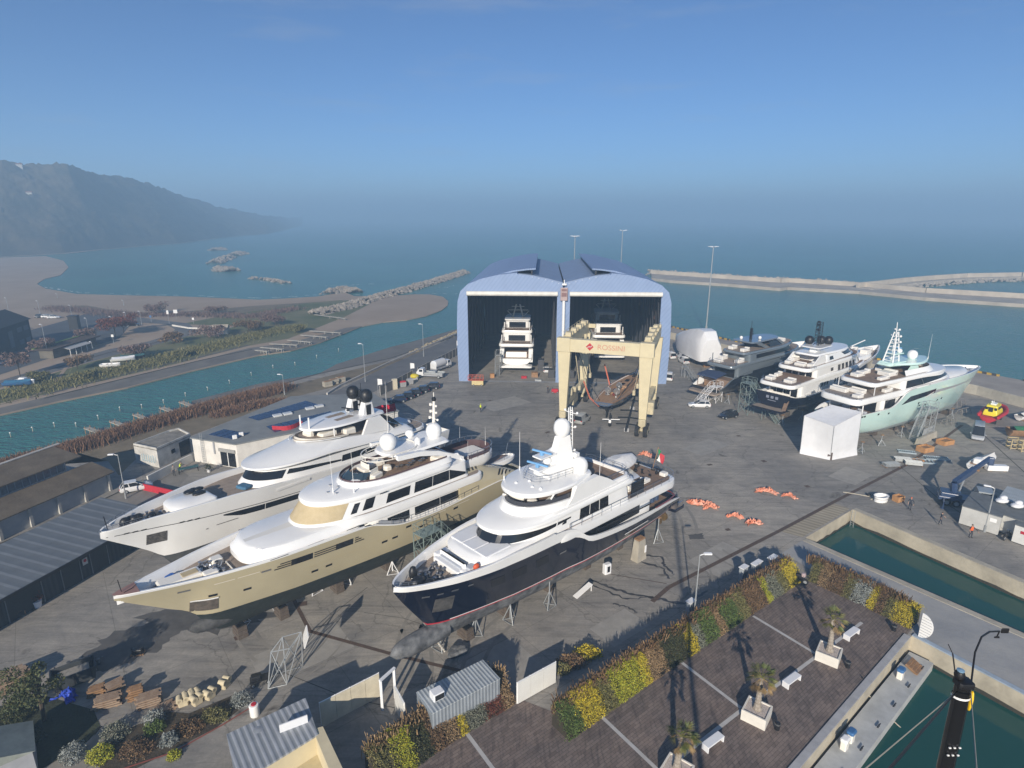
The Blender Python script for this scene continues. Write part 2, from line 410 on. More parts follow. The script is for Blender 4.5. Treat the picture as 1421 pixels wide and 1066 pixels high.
bandline('crack_line',W((505,850),(560,858),(590,868)),.05,M_DARKCON);bandline('drain_channel',W((848,797),(925,810)),.12,M_RUST)
bandline('drain_channel',W((1240,640),(1300,690),(1345,720)),.12,M_DARKCON);bandline('drain_channel',W((1350,590),(1421,655),(1480,700)),.18,M_DARKCON)
# spilled water tracks on the concrete
M_WET=mat('wet_track',(.045,.045,.048),.35,.2,1.5)
def trickle(pts,w):
    P=W(*pts);Q=[]
    for a,b in zip(P,P[1:]):
        for k in range(8):Q.append(a.lerp(b,k/8)+Vector((rnd.uniform(-.14,.14),rnd.uniform(-.14,.14),0)))
    mb=MB();L=[];Rr=[]
    for i,p in enumerate(Q):
        d=(Q[min(i+1,len(Q)-1)]-Q[max(i-1,0)]).normalized();nn=Vector((-d.y,d.x,0));ww=w*rnd.uniform(.35,1.3)
        L.append((p.x+nn.x*ww,p.y+nn.y*ww,.005));Rr.append((p.x-nn.x*ww,p.y-nn.y*ww,.005))
    mb.grid([L,Rr]);struct('wet_track',mb,M_WET)
trickle([(820,805),(860,820),(905,830),(950,838),(985,818)],.22);trickle([(822,812),(870,832),(912,828)],.12);trickle([(850,838),(872,843),(885,852)],.10)
trickle([(890,780),(920,788),(928,805)],.16);trickle([(885,770),(918,772),(922,785),(938,800)],.14)
# antifouling dust and washing stains beside the beige hull
def stain(name,px,rgb,k=9,seed=1,z=.0045):
    rr=random.Random(seed);P=W(*px);c=sum(P,Vector())/len(P);loop=[]
    n=len(P)
    for i in range(n):
        a,b=P[i],P[(i+1)%n]
        for q in range(k):
            p=a.lerp(b,q/k);d=p-c;loop.append(c+d*(1+rr.uniform(-.16,.12)))
    mb=MB();mb.poly([loop],z);struct(name,mb,mat(name+'_dirt',rgb,.75,.3,.6))
stain('washdown_stain',[(95,925),(150,880),(250,855),(265,862),(215,905),(140,935)],(.085,.08,.075),9,3)
stain('washdown_stain',[(185,858),(270,838),(400,850),(300,880),(225,872)],(.07,.068,.066),9,5,.0052)
stain('washdown_stain',[(955,742),(975,740),(978,748),(958,749)],(.06,.06,.062),6,9)
# ---------- near bank: mud, dry grass, road
mud=MB();wl=W((266,556),(340,537),(360,532),(441,519),(467,505),(543,481),(568,475),(600,466),(640,455),z=ZW-.02);bk=W((266,570),(340,549),(400,531),(441,520),(500,507),(543,498),(575,487),(600,478),(640,466))
mud.grid([[(p.x,p.y,p.z)for p in wl],[(p.x,p.y,-.9)for p in bk]]);struct('mudflat',mud,M_MUD)
mb=MB();mb.poly([W((-200,700),(0,642),(177,594),(340,551),(543,500),(600,481),(590,489),(480,533),(400,553),(262,606),(190,636),(165,660),(150,640),(70,618),(0,650),(-200,720))],.004);struct('dry_verge',mb,M_DRY)
bandline('river_wall',W((-60,655),(0,639),(101,611),(177,591),(266,569),(340,548),(441,519),(543,497),(590,481)),.55,M_DARKCON,.02)
mb=MB();mb.poly([W((440,556),(472,540),(540,507),(600,481),(634,466),(650,480),(634,491),(560,523),(515,546),(480,560))],.008);struct('access_road',mb,M_ASPH)
mb=MB();mb.poly([W((-120,845),(-120,806),(0,757),(144,694),(190,672),(250,652),(262,660),(235,690),(0,830))],.008);struct('side_road',mb,mat('old_asphalt',(.20,.185,.165),.9,.2,.3,.2,5))
P=W((-60,781),(0,755),(144,693),(180,676));bandline('side_road_kerb',P,.35,M_DARKCON,.03)
P=W((455,548),(472,537),(540,504.5),(600,479),(634,464));mb=MB()
for a,b in zip(P,P[1:]):
    d=(b-a).normalized();nn=Vector((-d.y,d.x,0));mb.prism([a,b,b+nn*.35,a+nn*.35],.004,.45)
struct('road_kerb',mb,M_KERB)
# ---------- far bank
ZF=-1.75
far=[(-300,655),(-150,612),(0,576),(84,557),(177,538),(266,515),(360,493),(403,487),(446,475),(480,462),(502,453),(532,447),(565,444),(593,438),(612,431),(621,424),(622,418),(615,412),(596,408.5),(575,408.5),(553,410),(517,411),(492,411),(477,405),(462,408),(441,411.5),(400,414),(360,416),(300,413.5),(253,411.5),(177,410),(106,408),(63,400.5),(51,394),(62,387),(84,382),(95,371),(88,362),(63,355.5),(0,357.5),(-150,363),(-400,372)]
FAR=[g(x,y,ZF)for x,y in far]
mb=MB();mb.poly([FAR],ZF)
for a,b in zip(FAR,FAR[1:]):mb.quad(a,b,(b.x,b.y,-3),(a.x,a.y,-3))
struct('beach',mb,M_SAND)
def sheet(name,px,m,z):mb=MB();mb.poly([[g(x,y,z)for x,y in px]],z);return struct(name,mb,m)
sheet('far_mud',[(-150,610),(0,575),(84,556),(177,537),(266,514),(360,492),(403,486.5),(446,474.5),(502,452.5),(480,455),(440,466),(400,476),(345,483),(240,510),(110,540),(0,566),(-150,600)],M_MUD,ZF+.01)
sheet('riverside_grass',[(-150,596),(0,562),(110,536),(240,506),(345,480),(400,470),(440,455),(478,440),(515,421),(500,415),(440,421),(400,430),(330,452),(290,463),(240,469),(200,482),(110,507),(0,541),(-150,580)],M_GRASS,ZF+.02)
sheet('dune_scrub_ground',[(60,424),(110,428),(180,440),(260,438),(360,442),(420,428),(470,418),(440,419),(360,424),(260,432),(180,434),(120,424)],M_DRY,ZF+.024)
sheet('dune_scrub_ground',[(250,450),(330,452),(400,434),(480,416),(430,420),(300,440)],M_GRASS,ZF+.028)
sheet('far_road',[(-150,575),(0,528),(70,508),(150,485),(205,474),(235,465),(243,457),(230,450),(200,448),(180,452),(190,440),(262,449),(275,461),(250,470),(205,481),(110,506),(0,538),(-150,590)],M_ASPH,ZF+.032)
sheet('car_park',[(-150,500),(0,470),(90,445),(130,432),(190,438),(180,452),(165,470),(60,500),(0,520),(-150,560)],mat('far_asphalt',(.075,.08,.09),.9,.25,.08),ZF+.036)  # car park in a darker grey asphalt than the road
P=[g(x,y,ZF)for x,y in((0,533),(70,513),(150,490),(215,476),(240,466))];bandline('road_hedge_strip',P,.7,mat('dark_verge',(.05,.04,.03),.95,.3,.5),ZF+.06)
P=[g(x,y,ZF)for x,y in((60,549),(110,535),(200,513),(280,495),(345,479))];bandline('towpath',P,1.2,mat('towpath_gravel',(.11,.10,.09),.95,.2,.3),ZF+.044)
P=[g(x,y,ZF)for x,y in((62,553),(110,541),(200,519),(280,500),(350,485))];bandline('far_quay_wall',P,.7,M_DARKCON,ZF+.07)
P=[g(x,y,ZF)for x,y in((0,561),(40,552),(70,540),(92,510))];bandline('footpath',P,.9,M_SAND,ZF+.05)
# surf along the beach and the bars
def foam(px,w,seed):
    rr=random.Random(seed);P=[g(x,y,ZW)for x,y in px];mb=MB();Q=[]
    for a,b in zip(P,P[1:]):
        for k in range(14):Q.append(a.lerp(b,k/14))
    for i in range(len(Q)-1):
        if rr.random()<.45:
            a,b=Q[i],Q[i+1];d=(b-a).normalized();nn=Vector((-d.y,d.x,0));o=nn*rr.uniform(-w,w)*1.2;h=w*rr.uniform(.2,.6)
            mb.quad(*[(p.x,p.y,ZW+.05)for p in(a+o-nn*h,a.lerp(b,1.3)+o-nn*h*.3,a.lerp(b,1.1)+o+nn*h,a+o+nn*h*.5)])
    tag(mb.build('surf_foam',mat('foam',(.62,.66,.66),.8,.1,1)),kind='stuff')
foam([(500,409),(441,409.5),(360,414),(253,410),(177,408.5),(106,406),(63,398)],1.0,1);foam([(447,396.5),(478,396),(525,394)],1.2,2);foam([(590,398),(618,399),(632,396)],1.0,3);foam([(600,407),(640,408)],1.0,4);foam([(335,386),(355,389),(400,396)],1.2,5)
# ---------- rocks
def rocks(name,pts,w,h,n,rmin,rmax,seed,z=ZW,m=None):
    rr=random.Random(seed);mb=MB();L=[0]
    for a,b in zip(pts,pts[1:]):L.append(L[-1]+(b-a).length)
    for i in range(n):
        t=rr.random()*L[-1];k=0
        while k<len(L)-2 and t>L[k+1]:k+=1
        a,b=pts[k],pts[k+1];f=(t-L[k])/max(L[k+1]-L[k],.01);p=a.lerp(b,f);d=(b-a).normalized();nn=Vector((-d.y,d.x,0))
        u=rr.uniform(-1,1);r=rr.uniform(rmin,rmax)
        c=p+nn*u*w;zc=z+h*(1-abs(u)**1.5)*rr.uniform(.75,1.0)
        vs=[]
        for q in((0,0,1),(1,0,0),(0,1,0),(-1,0,0),(0,-1,0),(0,0,-1)):
            s=r*rr.uniform(.7,1.25);vs.append((c.x+q[0]*s+rr.uniform(-.3,.3)*r,c.y+q[1]*s+rr.uniform(-.3,.3)*r,zc+q[2]*s*.8))
        mb.add(vs,[(0,1,2),(0,2,3),(0,3,4),(0,4,1),(5,2,1),(5,3,2),(5,4,3),(5,1,4)])
    return tag(mb.build(name,m or M_ROCK),kind='stuff')
Gz=lambda*p:[g(x,y,ZW)for x,y in p]
rocks('jetty_rocks',Gz((436,438),(480,428),(517,416),(555,406),(600,393),(644,379)),4.5,2.2,1500,.5,1.4,1)
rocks('headland_rocks',Gz((455,409),(477,404),(494,407)),5,2.5,220,.6,1.5,2)
for i,p in enumerate([((302,375),(312,376),(322,377)),((297,366.5),(306,362),(318,358)),((325,355),(332,353),(338,352.5)),((296,348),(303,347.5),(311,347))]):rocks('reef_rocks',Gz(*p),7,3,150,.8,2.0,10+i)
rocks('reef_rocks',Gz((350,386.5),(372,389),(400,394)),3,1.2,130,.5,1.3,20)
rocks('riverbank_rocks',W((566,492),(600,476),(634,461)),1.3,.9,130,.3,.7,21,-.6,mat('tan_rock',(.30,.25,.16),.9,.3,.7))  # bank rocks in a yellower tan than the breakwater
# ---------- breakwaters on the right
M_BRK=mat('breakwater_concrete',(.40,.35,.29),.9,.22,.12,.2,1)
def ribbon(mb,top,bot,z0,z1):
    # quay body between two edge lines
    mb.loft([[(p.x,p.y,z0)for p in top+bot[::-1]],[(p.x,p.y,z1)for p in top+bot[::-1]]])
ZB=-.4
arm_a=[g(x,y,ZB)for x,y in((904,386),(930,389),(1010,394),(1083,400),(1093,398.5),(1193,404),(1285,413),(1421,422),(1700,441))]
arm_b=[g(x,y,ZB)for x,y in((904,379.5),(930,381.5),(1010,387),(1083,392),(1093,391.5),(1193,397.5),(1285,406),(1421,414),(1700,431))]
mb=MB();ribbon(mb,arm_b,arm_a,-4,ZB);t=thing('breakwater','long pale concrete breakwater running out to sea beyond the harbour','breakwater');mb.build('quay_deck',M_BRK,t)
mb=MB()
for a,b in zip(arm_b,arm_b[1:]):
    d=(b-a).normalized();nn=Vector((-d.y,d.x,0));mb.prism([a-nn*1.2,b-nn*1.2,b+nn*.2,a+nn*.2],ZB+.004,2.0)
mb.build('parapet_wall',mat('parapet',(.45,.40,.33),.9,.2,.12,.2,1),t)
cv=[g(x,y,0)for x,y in((1195,399),(1225,396),(1260,391.5),(1300,388),(1345,385),(1421,383.5),(1560,386),(1700,392))]
t2=thing('breakwater','curved breakwater arm with rock slope sweeping right behind the straight one','breakwater')
mb=MB()
for a,b in zip(cv,cv[1:]):
    d=(b-a).normalized();nn=Vector((-d.y,d.x,0));mb.prism([a-nn*4,b-nn*4,b+nn*3,a+nn*3],-4,-.2);mb.prism([a+nn*1.6,b+nn*1.6,b+nn*3,a+nn*3],-.196,2.4)
mb.build('parapet_wall',mat('parapet',(.45,.40,.33)),t2)
rocks('breakwater_rocks',[p-Vector((0,8,0))for p in cv],4.5,1.6,1100,.5,1.3,30,ZW,mat('pale_rock',(.24,.21,.18),.9,.3,.5,.4,2,rgb2=(.46,.42,.36)))
rocks('breakwater_rocks',[Vector((p.x,p.y+7,0))for p in arm_b[:6]],3.5,3.6,700,.6,1.5,31,ZW,mat('pale_rock',(.24,.21,.18)))
# ---------- right side quay road and seawall
M_SEAWALL=stripes('seawall_panels',(.36,.33,.27),(.47,.44,.38),4.2,R(-52),.85,.9,.25)
sw=W((930,470),(1010,489),(1120,505),(1200,514),(1355,548),(1421,566),(1600,620))
t=thing('seawall','low pale concrete panel wall along the seaward side of the yard','wall')
mb=MB()
for a,b in zip(sw,sw[1:]):
    n=max(1,round((b-a).length/3));d=(b-a).normalized();nn=Vector((-d.y,d.x,0))*.2
    for k in range(n):
        p,q=a.lerp(b,k/n)+d*.02,a.lerp(b,(k+1)/n)-d*.02;mb.prism([p-nn,q-nn,q+nn,p+nn],0,2.1)
mb.build('wall_panels',mat('seawall_concrete',(.42,.39,.32),.85,.2,.4,.2,3),t)
mb=MB();qr=W((925,452),(1021,474),(1355,516),(1421,528),(1600,562))
mb.poly([qr+sw[::-1]],.004);struct('quay_road',mb,mat('quay_road_surface',(.30,.265,.23),.9,.2,.2,.2,3))
M_YEL=stripes('hazard_stripes',(.55,.34,.03),(.05,.045,.04),1.6,R(20),.7,.5,.3)
mb=MB()
for a,b in zip(qr,qr[1:]):
    d=(b-a).normalized();nn=Vector((-d.y,d.x,0));L=(b-a).length;s=0
    while s+5.5<L:p,q=a+d*s,a+d*(s+5);mb.prism([p-nn*.9,q-nn*.9,q-nn*.3,p-nn*.3],.005,.45);s+=6.2
tag(mb.build('quay_edge_kerb',M_YEL),kind='structure')
# ---------- hills on the left, folded into the haze
S_px=[(-700,392),(-450,376),(-250,366),(-100,360),(0,357),(90,352),(140,347),(200,342),(250,338),(300,331),(340,327),(370,325),(402,318),(420,313)]
Rg=[(-700,175,620),(-450,195,650),(-250,212,700),(-100,218,740),(0,222,800),(35,227,830),(92,228,860),(130,241,930),(190,251,1050),(235,265,1250),(300,287,1500),(370,300,2000),(402,303,3000),(420,302,3900)]
mb=MB();rows=[]
NI,NJ=230,80
Sw=[g(x,y,ZW)for x,y in S_px];Rw=[gY(x,y,Y)for x,y,Y in Rg]
Sw[0]=Vector((-1050,380,ZW));Rw[0]=Vector((-1300,620,130));Sw[1]=Vector((-800,480,ZW));Rw[1]=Vector((-1080,700,125));Sw[2]=Vector((-650,540,ZW));Rw[2]=Vector((-940,740,118));Rw[3]=Vector((-840,790,113))
for i in range(NI+1):
    u=i/NI*(len(Sw)-1);k=min(int(u),len(Sw)-2);f=u-k;s=Sw[k].lerp(Sw[k+1],f);r=Rw[k].lerp(Rw[k+1],f);row=[]
    for j in range(NJ+1):
        v=j/NJ*1.6
        if v<=1:p=s.lerp(r,v);h=(r.z-ZW)*(v**1.02)
        else:p=s+(r-s)*v;h=(r.z-ZW)*(1-.35*(v-1))
        q=Vector((p.x,p.y,0));fade=min(1,v*7)
        h+=fade*(min(1,1.6-abs(v-.55)*1.6)*6*noise.noise(q*.012)+(4*noise.noise(q*.035)+4.0*abs(noise.noise(q*.11))+3.0*abs(noise.noise(q*.27+Vector((3,1,0))))))
        row.append((p.x,p.y,ZW-.2+h))
    rows.append(row)
mb.grid(rows)
M_HILL=mat('wooded_hillside',(.020,.024,.013),.95,.3,.03,.8,.25,rgb2=(.13,.098,.058))
struct('hills',mb,M_HILL,smooth=60)
P=[g(x,y,ZW+.4)for x,y in((0,357),(90,352),(140,346.5),(200,341.5),(250,337.5),(300,331))];bandline('hill_foot_beach',P,7,M_SAND,ZW+.6)
# ---------- brick plaza, lines
plaza=W((470,1150),(560,1052),(640,1010),(716,968),(760,985),(800,1000),(1112,800),(1266,872))+[P0+dW*28]
def pavers():
    m=bpy.data.materials.new('plaza_pavers');m.use_nodes=True;nt=m.node_tree;N=nt.nodes;Lk=nt.links
    b=N['Principled BSDF'];b.inputs['Roughness'].default_value=.85
    tc=N.new('ShaderNodeTexCoord');mp=N.new('ShaderNodeMapping');mp.inputs['Rotation'].default_value=(0,0,R(-38));Lk.new(tc.outputs['Object'],mp.inputs['Vector'])
    br=N.new('ShaderNodeTexBrick');br.inputs['Scale'].default_value=1;br.inputs['Brick Width'].default_value=.24*3;br.inputs['Row Height'].default_value=.12*2;br.inputs['Mortar Size'].default_value=.012
    br.inputs['Color1'].default_value=(.135,.106,.093,1);br.inputs['Color2'].default_value=(.205,.165,.145,1);br.inputs['Mortar'].default_value=(.06,.05,.045,1);br.inputs['Bias'].default_value=.1
    Lk.new(mp.outputs['Vector'],br.inputs['Vector'])
    nz=N.new('ShaderNodeTexNoise');nz.inputs['Scale'].default_value=.35;nz.inputs['Detail'].default_value=8;Lk.new(tc.outputs['Object'],nz.inputs['Vector'])
    r=N.new('ShaderNodeValToRGB');r.color_ramp.elements[0].position=.3;r.color_ramp.elements[1].position=.7;r.color_ramp.elements[0].color=(.68,.68,.7,1);r.color_ramp.elements[1].color=(1.1,1.05,1,1);Lk.new(nz.outputs['Fac'],r.inputs['Fac'])
    x=N.new('ShaderNodeMix');x.data_type='RGBA';x.blend_type='MULTIPLY';x.inputs['Factor'].default_value=1;Lk.new(br.outputs['Color'],x.inputs[6]);Lk.new(r.outputs['Color'],x.inputs[7])
    mp3=N.new('ShaderNodeMapping');mp3.inputs['Rotation'].default_value=(0,0,R(52));mp3.inputs['Scale'].default_value=(2.2,.35,1);Lk.new(tc.outputs['Object'],mp3.inputs['Vector'])
    n3=N.new('ShaderNodeTexNoise');n3.inputs['Scale'].default_value=1.6;n3.inputs['Detail'].default_value=4;Lk.new(mp3.outputs['Vector'],n3.inputs['Vector'])
    r3=N.new('ShaderNodeValToRGB');r3.color_ramp.elements[0].position=.33;r3.color_ramp.elements[1].position=.5;r3.color_ramp.elements[0].color=(.66,.66,.68,1);r3.color_ramp.elements[1].color=(1,1,1,1);Lk.new(n3.outputs['Fac'],r3.inputs['Fac'])
    x2=N.new('ShaderNodeMix');x2.data_type='RGBA';x2.blend_type='MULTIPLY';x2.inputs['Factor'].default_value=1;Lk.new(x.outputs[2],x2.inputs[6]);Lk.new(r3.outputs['Color'],x2.inputs[7])
    Lk.new(x2.outputs[2],b.inputs['Base Color'])
    bp=N.new('ShaderNodeBump');bp.inputs['Strength'].default_value=.3;bp.inputs['Distance'].default_value=.02;Lk.new(br.outputs['Fac'],bp.inputs['Height']);bp.invert=True;Lk.new(bp.outputs['Normal'],b.inputs['Normal'])
    return m
mb=MB();mb.poly([plaza],.010);struct('plaza_paving',mb,pavers())
M_LINE=mat('stone_band',(.42,.41,.40),.8,.12,1)
for p in([(1045,855),(1133,908)],[(944,918),(1030,984)],[(832,992),(912,1068)],[(642,1010),(690,1075)],[(1196,864),(1098,937),(1031,984),(952,1045),(900,1085)]):bandline('paving_band',W(*p),.30,M_LINE,.014)
e=P0+dW*26;nn=Vector((-dW.y,dW.x,0));mb=MB();mb.prism([P0+dW*.3,e,e-nn*.55,P0+dW*.3-nn*.55],.012,.10);struct('plaza_coping',mb,mat('coping',(.34,.34,.35),.8,.15,1))
# low pontoon under the plaza edge
mb=MB();q=P0+dP*.2;mb.prism([q+dW*.8+dP*.05,q+dW*27+nn*0,q+dW*27+nn*2.0,q+dW*.8+nn*2.0],-2.6,-1.15);struct('pontoon_walkway',mb,mat('pontoon_deck',(.38,.39,.39),.8,.18,.6))

# tyre arcs and lighter repair patches on the yard
M_TM=mat('tyre_mark',(.175,.165,.15),.8,.35,.7,rgb2=(.27,.25,.22));rr=random.Random(17);mb=MB()
for k in range(34):
    c=g(rr.uniform(330,1250),rr.uniform(600,960));r0=rr.uniform(5,16);a0=rr.uniform(0,6.28);da=rr.uniform(.5,1.6);w=rr.uniform(.09,.2)
    for off in(0,1.7):
        P=[c+Vector((math.cos(a0+da*i/18),math.sin(a0+da*i/18),0))*(r0+off)for i in range(19)];D=[(p-c).normalized()*w for p in P]
        if all(p.y>34 and p.y<134 and(p-Vector((46,66,0))).length>14 for p in P)and P[9].x<34+(P[9].y-58)*.9:mb.grid([[(p.x+d.x,p.y+d.y,.0042)for p,d in zip(P,D)],[(p.x-d.x,p.y-d.y,.0042)for p,d in zip(P,D)]])
tag(mb.build('tyre_marks',M_TM),kind='structure');mb=MB();M_PT=mat('repair_patch',(.285,.27,.245),.85,.15,.8)
for x,y,w,l in((420,905,4,2.2),(700,930,3,3),(860,870,2.5,1.6),(1000,775,3.5,2),(760,650,4,3),(700,560,5,3),(980,620,4,2),(1180,660,3,2)):p=g(x,y);mb.add([(p.x+a*math.cos(.66)-b*math.sin(.66),p.y+a*math.sin(.66)+b*math.cos(.66),.0036)for a,b in((-w,-l),(w,-l),(w,l),(-w,l))],[(0,1,2,3)])
tag(mb.build('repair_patches',M_PT),kind='structure');mb=MB()
for x,y in((330,885),(520,700),(735,690),(905,560),(985,645),(1060,640),(760,600),(680,556),(1025,605),(420,838),(615,990),(870,905),(1120,675),(1010,735)):p=g(x,y);mb.box((p.x,p.y,.006),(rr.uniform(.5,1.0),rr.uniform(.5,.8),.006),rr.choice((.66,.3)))
tag(mb.build('drain_covers',M_RUST),kind='structure');mb=MB()
for k in range(150):
    p=Vector((rr.uniform(-260,420),rr.uniform(150,700),ZW+.06))
    if p.y<260 and p.x<115 or p.x<-30 and p.y<420:continue
    w=rr.uniform(.4,1.6);mb.add([p+Vector((-w,0,0)),p+Vector((0,-.14,0)),p+Vector((w,.1,0)),p+Vector((.2,.2,0))],[(0,1,2,3)])
tag(mb.build('whitecaps',mat('foam',(.62,.66,.66))),kind='stuff')
# ---------- yacht building kit (local frame: x from stern to bow, y to port, z above the yard)
M_WHITE=mat('white_gelcoat',(.80,.80,.79),.22,.03,.4,coat=.5)
M_WHITE2=mat('white_nonskid',(.70,.71,.73),.55,.05,.8)
M_CREAM=mat('cream_gelcoat',(.78,.75,.68),.25,.03,.4,coat=.4)
M_GLASS=mat('dark_glass',(.012,.013,.016),.06,0,spec=.6)
M_TEAK=stripes('teak_deck',(.22,.145,.10),(.27,.185,.13),.24,R(90),.75,.8,.3,2)
M_TEAKG=stripes('weathered_teak',(.27,.215,.175),(.33,.27,.22),.24,R(90),.8,.8,.25,2)
M_CUSH=mat('cushion_white',(.72,.70,.66),.8,.06,2)
M_CUSHG=mat('cushion_grey',(.42,.45,.50),.8,.08,2)
M_STEEL=mat('stainless',(.55,.56,.57),.25,0,metal=.9)
M_BLK=mat('black_plastic',(.012,.012,.014),.45,.2,3)
M_TAN=mat('tan_canvas',(.42,.34,.20),.85,.10,1.5,rgb2=(.50,.41,.26))
M_GREY=mat('grey_paint',(.30,.31,.33),.5,.1,1)
M_GALV=mat('galvanised_steel',(.34,.36,.37),.5,.2,3,metal=.35)
M_TEAL=mat('green_scaffold',(.17,.22,.21),.6,.2,2)
M_RED=mat('red_cloth',(.42,.015,.03),.7,.15,3)
M_WOOD=mat('timber',(.26,.15,.075),.8,.3,2)
M_ROPE=mat('rope',(.40,.37,.30),.9,.1,4)
def antifoul(name,c,c2):return mat(name,c,.75,.4,.9,.4,2.5,rgb2=c2,detail=9)
class Hull:
    def __init__(s,L,sheer,beam,keel,full,zwl,zc=None,stripe=.28):
        s.L=L;s.sh=smooth_tab(sheer);s.bm=smooth_tab(beam,90);s.kl=smooth_tab(keel,90);s.fl=full;s.zwl=zwl
        s.zc=smooth_tab(zc)if zc else None;s.st=stripe
    def zs(s,x):return interp(s.sh,x)
    def zk(s,x):return min(interp(s.kl,x),s.zs(x)-.05)
    def b(s,x):return max(.03,interp(s.bm,x))
    def y(s,x,z):
        k,t=s.zk(x),s.zs(x);f=max(0,min(1,(z-k)/(t-k)));e=interp(s.fl,x)
        return max(.02,s.b(x)*(f**e))
    def mesh(s,nst=64):
        mb=MB();xs=[]
        for i in range(nst+1):
            u=i/nst;xs.append(s.L*(1-(1-u)**1.5))
        rings=[];mis=None
        for x in xs:
            k,t=s.zk(x),s.zs(x);zc=interp(s.zc,x)if s.zc else t
            lv=[lerp(k,s.zwl,q/6)if k<s.zwl else k for q in range(7)]
            w2=s.zwl+s.st
            lv.append(max(k,w2));lv+=[max(k,lerp(w2,zc,q/7))for q in range(1,8)];lv+=[max(k,lerp(zc,t,q/3))for q in range(1,4)]
            lv=[min(z,t)for z in lv]
            port=[(x,s.y(x,z)if z>k+.001 else.02,z)for z in lv]
            rings.append(port[::-1]+[(p[0],-p[1],p[2])for p in port])
        n=len(rings[0]);h=n//2;o=0
        vs=[p for r in rings for p in r];mb.add(vs,[],0)
        for a in range(len(rings)-1):
            for i in range(n-1):
                q=(h-2-i)if i<h-1 else(i-h if i>=h else-1)
                if i==h-1:m=0
                else:
                    qq=q
                    m=0 if qq<6 else 1 if qq==6 else 2 if qq<14 else 3
                mb.f.append((a*n+i,a*n+i+1,(a+1)*n+i+1,(a+1)*n+i));mb.mi.append(m)
        mb.f.append(tuple(range(n)));mb.mi.append(2)
        return mb
    def deck(s,x0,x1,zd,inset=.28,cap=.22,n=40):
        # cap rail, bulwark inside and deck plate; returns (cap mb, inner mb, deck mb)
        zf=zd if callable(zd)else(lambda x:zd);dy=lambda x:max(.008,min(s.b(x)-inset,s.y(x,min(zf(x),s.zs(x)))-.12));C,I,D=MB(),MB(),MB()
        xs=[lerp(x0,x1,(1-(1-i/n)**1.6))for i in range(n+1)]
        for sg in(1,-1):
            o=[(x,sg*s.b(x),s.zs(x))for x in xs];q=[(x,sg*max(.01,s.b(x)-cap),s.zs(x)+.03)for x in xs];r=[(x,sg*dy(x),min(zf(x),s.zs(x)))for x in xs]
            C.grid([o,[(p[0],p[1],p[2]+.05)for p in o],q]);I.grid([q,r])
        rl=[(x,dy(x),min(zf(x),s.zs(x)))for x in xs];D.grid([rl,[(p[0],-p[1],p[2])for p in rl]])
        return C,I,D
    def panel(s,mb,x0,x1,z0,z1,side=1,off=.025,n=10,sl=0,m=3):
        # hull-side opening; z0/z1 may be functions of x, sl slants the ends
        f0=z0 if callable(z0)else(lambda x:z0);f1=z1 if callable(z1)else(lambda x:z1);G=[]
        for j in range(m+1):
            row=[]
            for i in range(n+1):
                u=i/n;v=j/m;x=lerp(x0,x1,u)+sl*(v-.5)*2;z=lerp(f0(x),f1(x),v);row.append((x,side*(s.y(x,z)+off),z))
            G.append(row)
        mb.grid(G);return mb
def half(xa,xf,hw,nose,n=2.3,ra=.6,wa=None):
    # half outline, aft centre to nose tip; fixed point count so outlines can be lofted
    wa=hw if wa is None else wa;P=[(xa,0.0),(xa,max(.01,wa-ra))]
    for k in range(1,5):
        t=math.pi/2*k/4;P.append((xa+ra*(1-math.cos(t)),wa-ra+ra*math.sin(t)))
    xs=xf-nose;x0=xa+ra
    for k in range(1,13):t=k/12;P.append((lerp(x0,xs,t),lerp(wa,hw,t*t*(3-2*t))))
    for k in range(1,17):
        t=k/16*math.pi/2;P.append((xs+nose*(math.sin(t)**(2/n)),hw*max(0,math.cos(t))**(2/n)))
    return P
def ring(h,z):
    zf=z if callable(z)else(lambda x:z)
    r=[(x,y,zf(x))for x,y in h];return r[1:]+[(p[0],-p[1],p[2])for p in r[1:-1]][::-1]
def inset(h,d,xs=1.0):
    x0=h[0][0];x1=h[-1][0];hw=max(p[1]for p in h);xm=(x0+x1)/2;kx=1-2*d*xs/(x1-x0);ky=max(.02,1-d/hw)
    return[(xm+(x-xm)*kx,y*ky)for x,y in h]
def tier(levels,mb=None,mi=None):
    mb=mb or MB();mb.loft([ring(h,z)for h,z in levels],True,True,mi);return mb
def slab(h,z0,th,rnd_=.12,z=None,mb=None,mi=None):
    zf=z or(lambda x:0.0)
    return tier([(inset(h,rnd_),lambda x:z0+zf(x)),(h,lambda x:z0+th*.35+zf(x)),(h,lambda x:z0+th*.65+zf(x)),(inset(h,rnd_),lambda x:z0+th+zf(x))],mb,mi)
def sheetdeck(h,z,mb=None):
    mb=mb or MB();zf=z if callable(z)else(lambda x:z);up=[(x,y,zf(x))for x,y in h];mb.grid([up,[(p[0],-p[1],p[2])for p in up]]);return mb
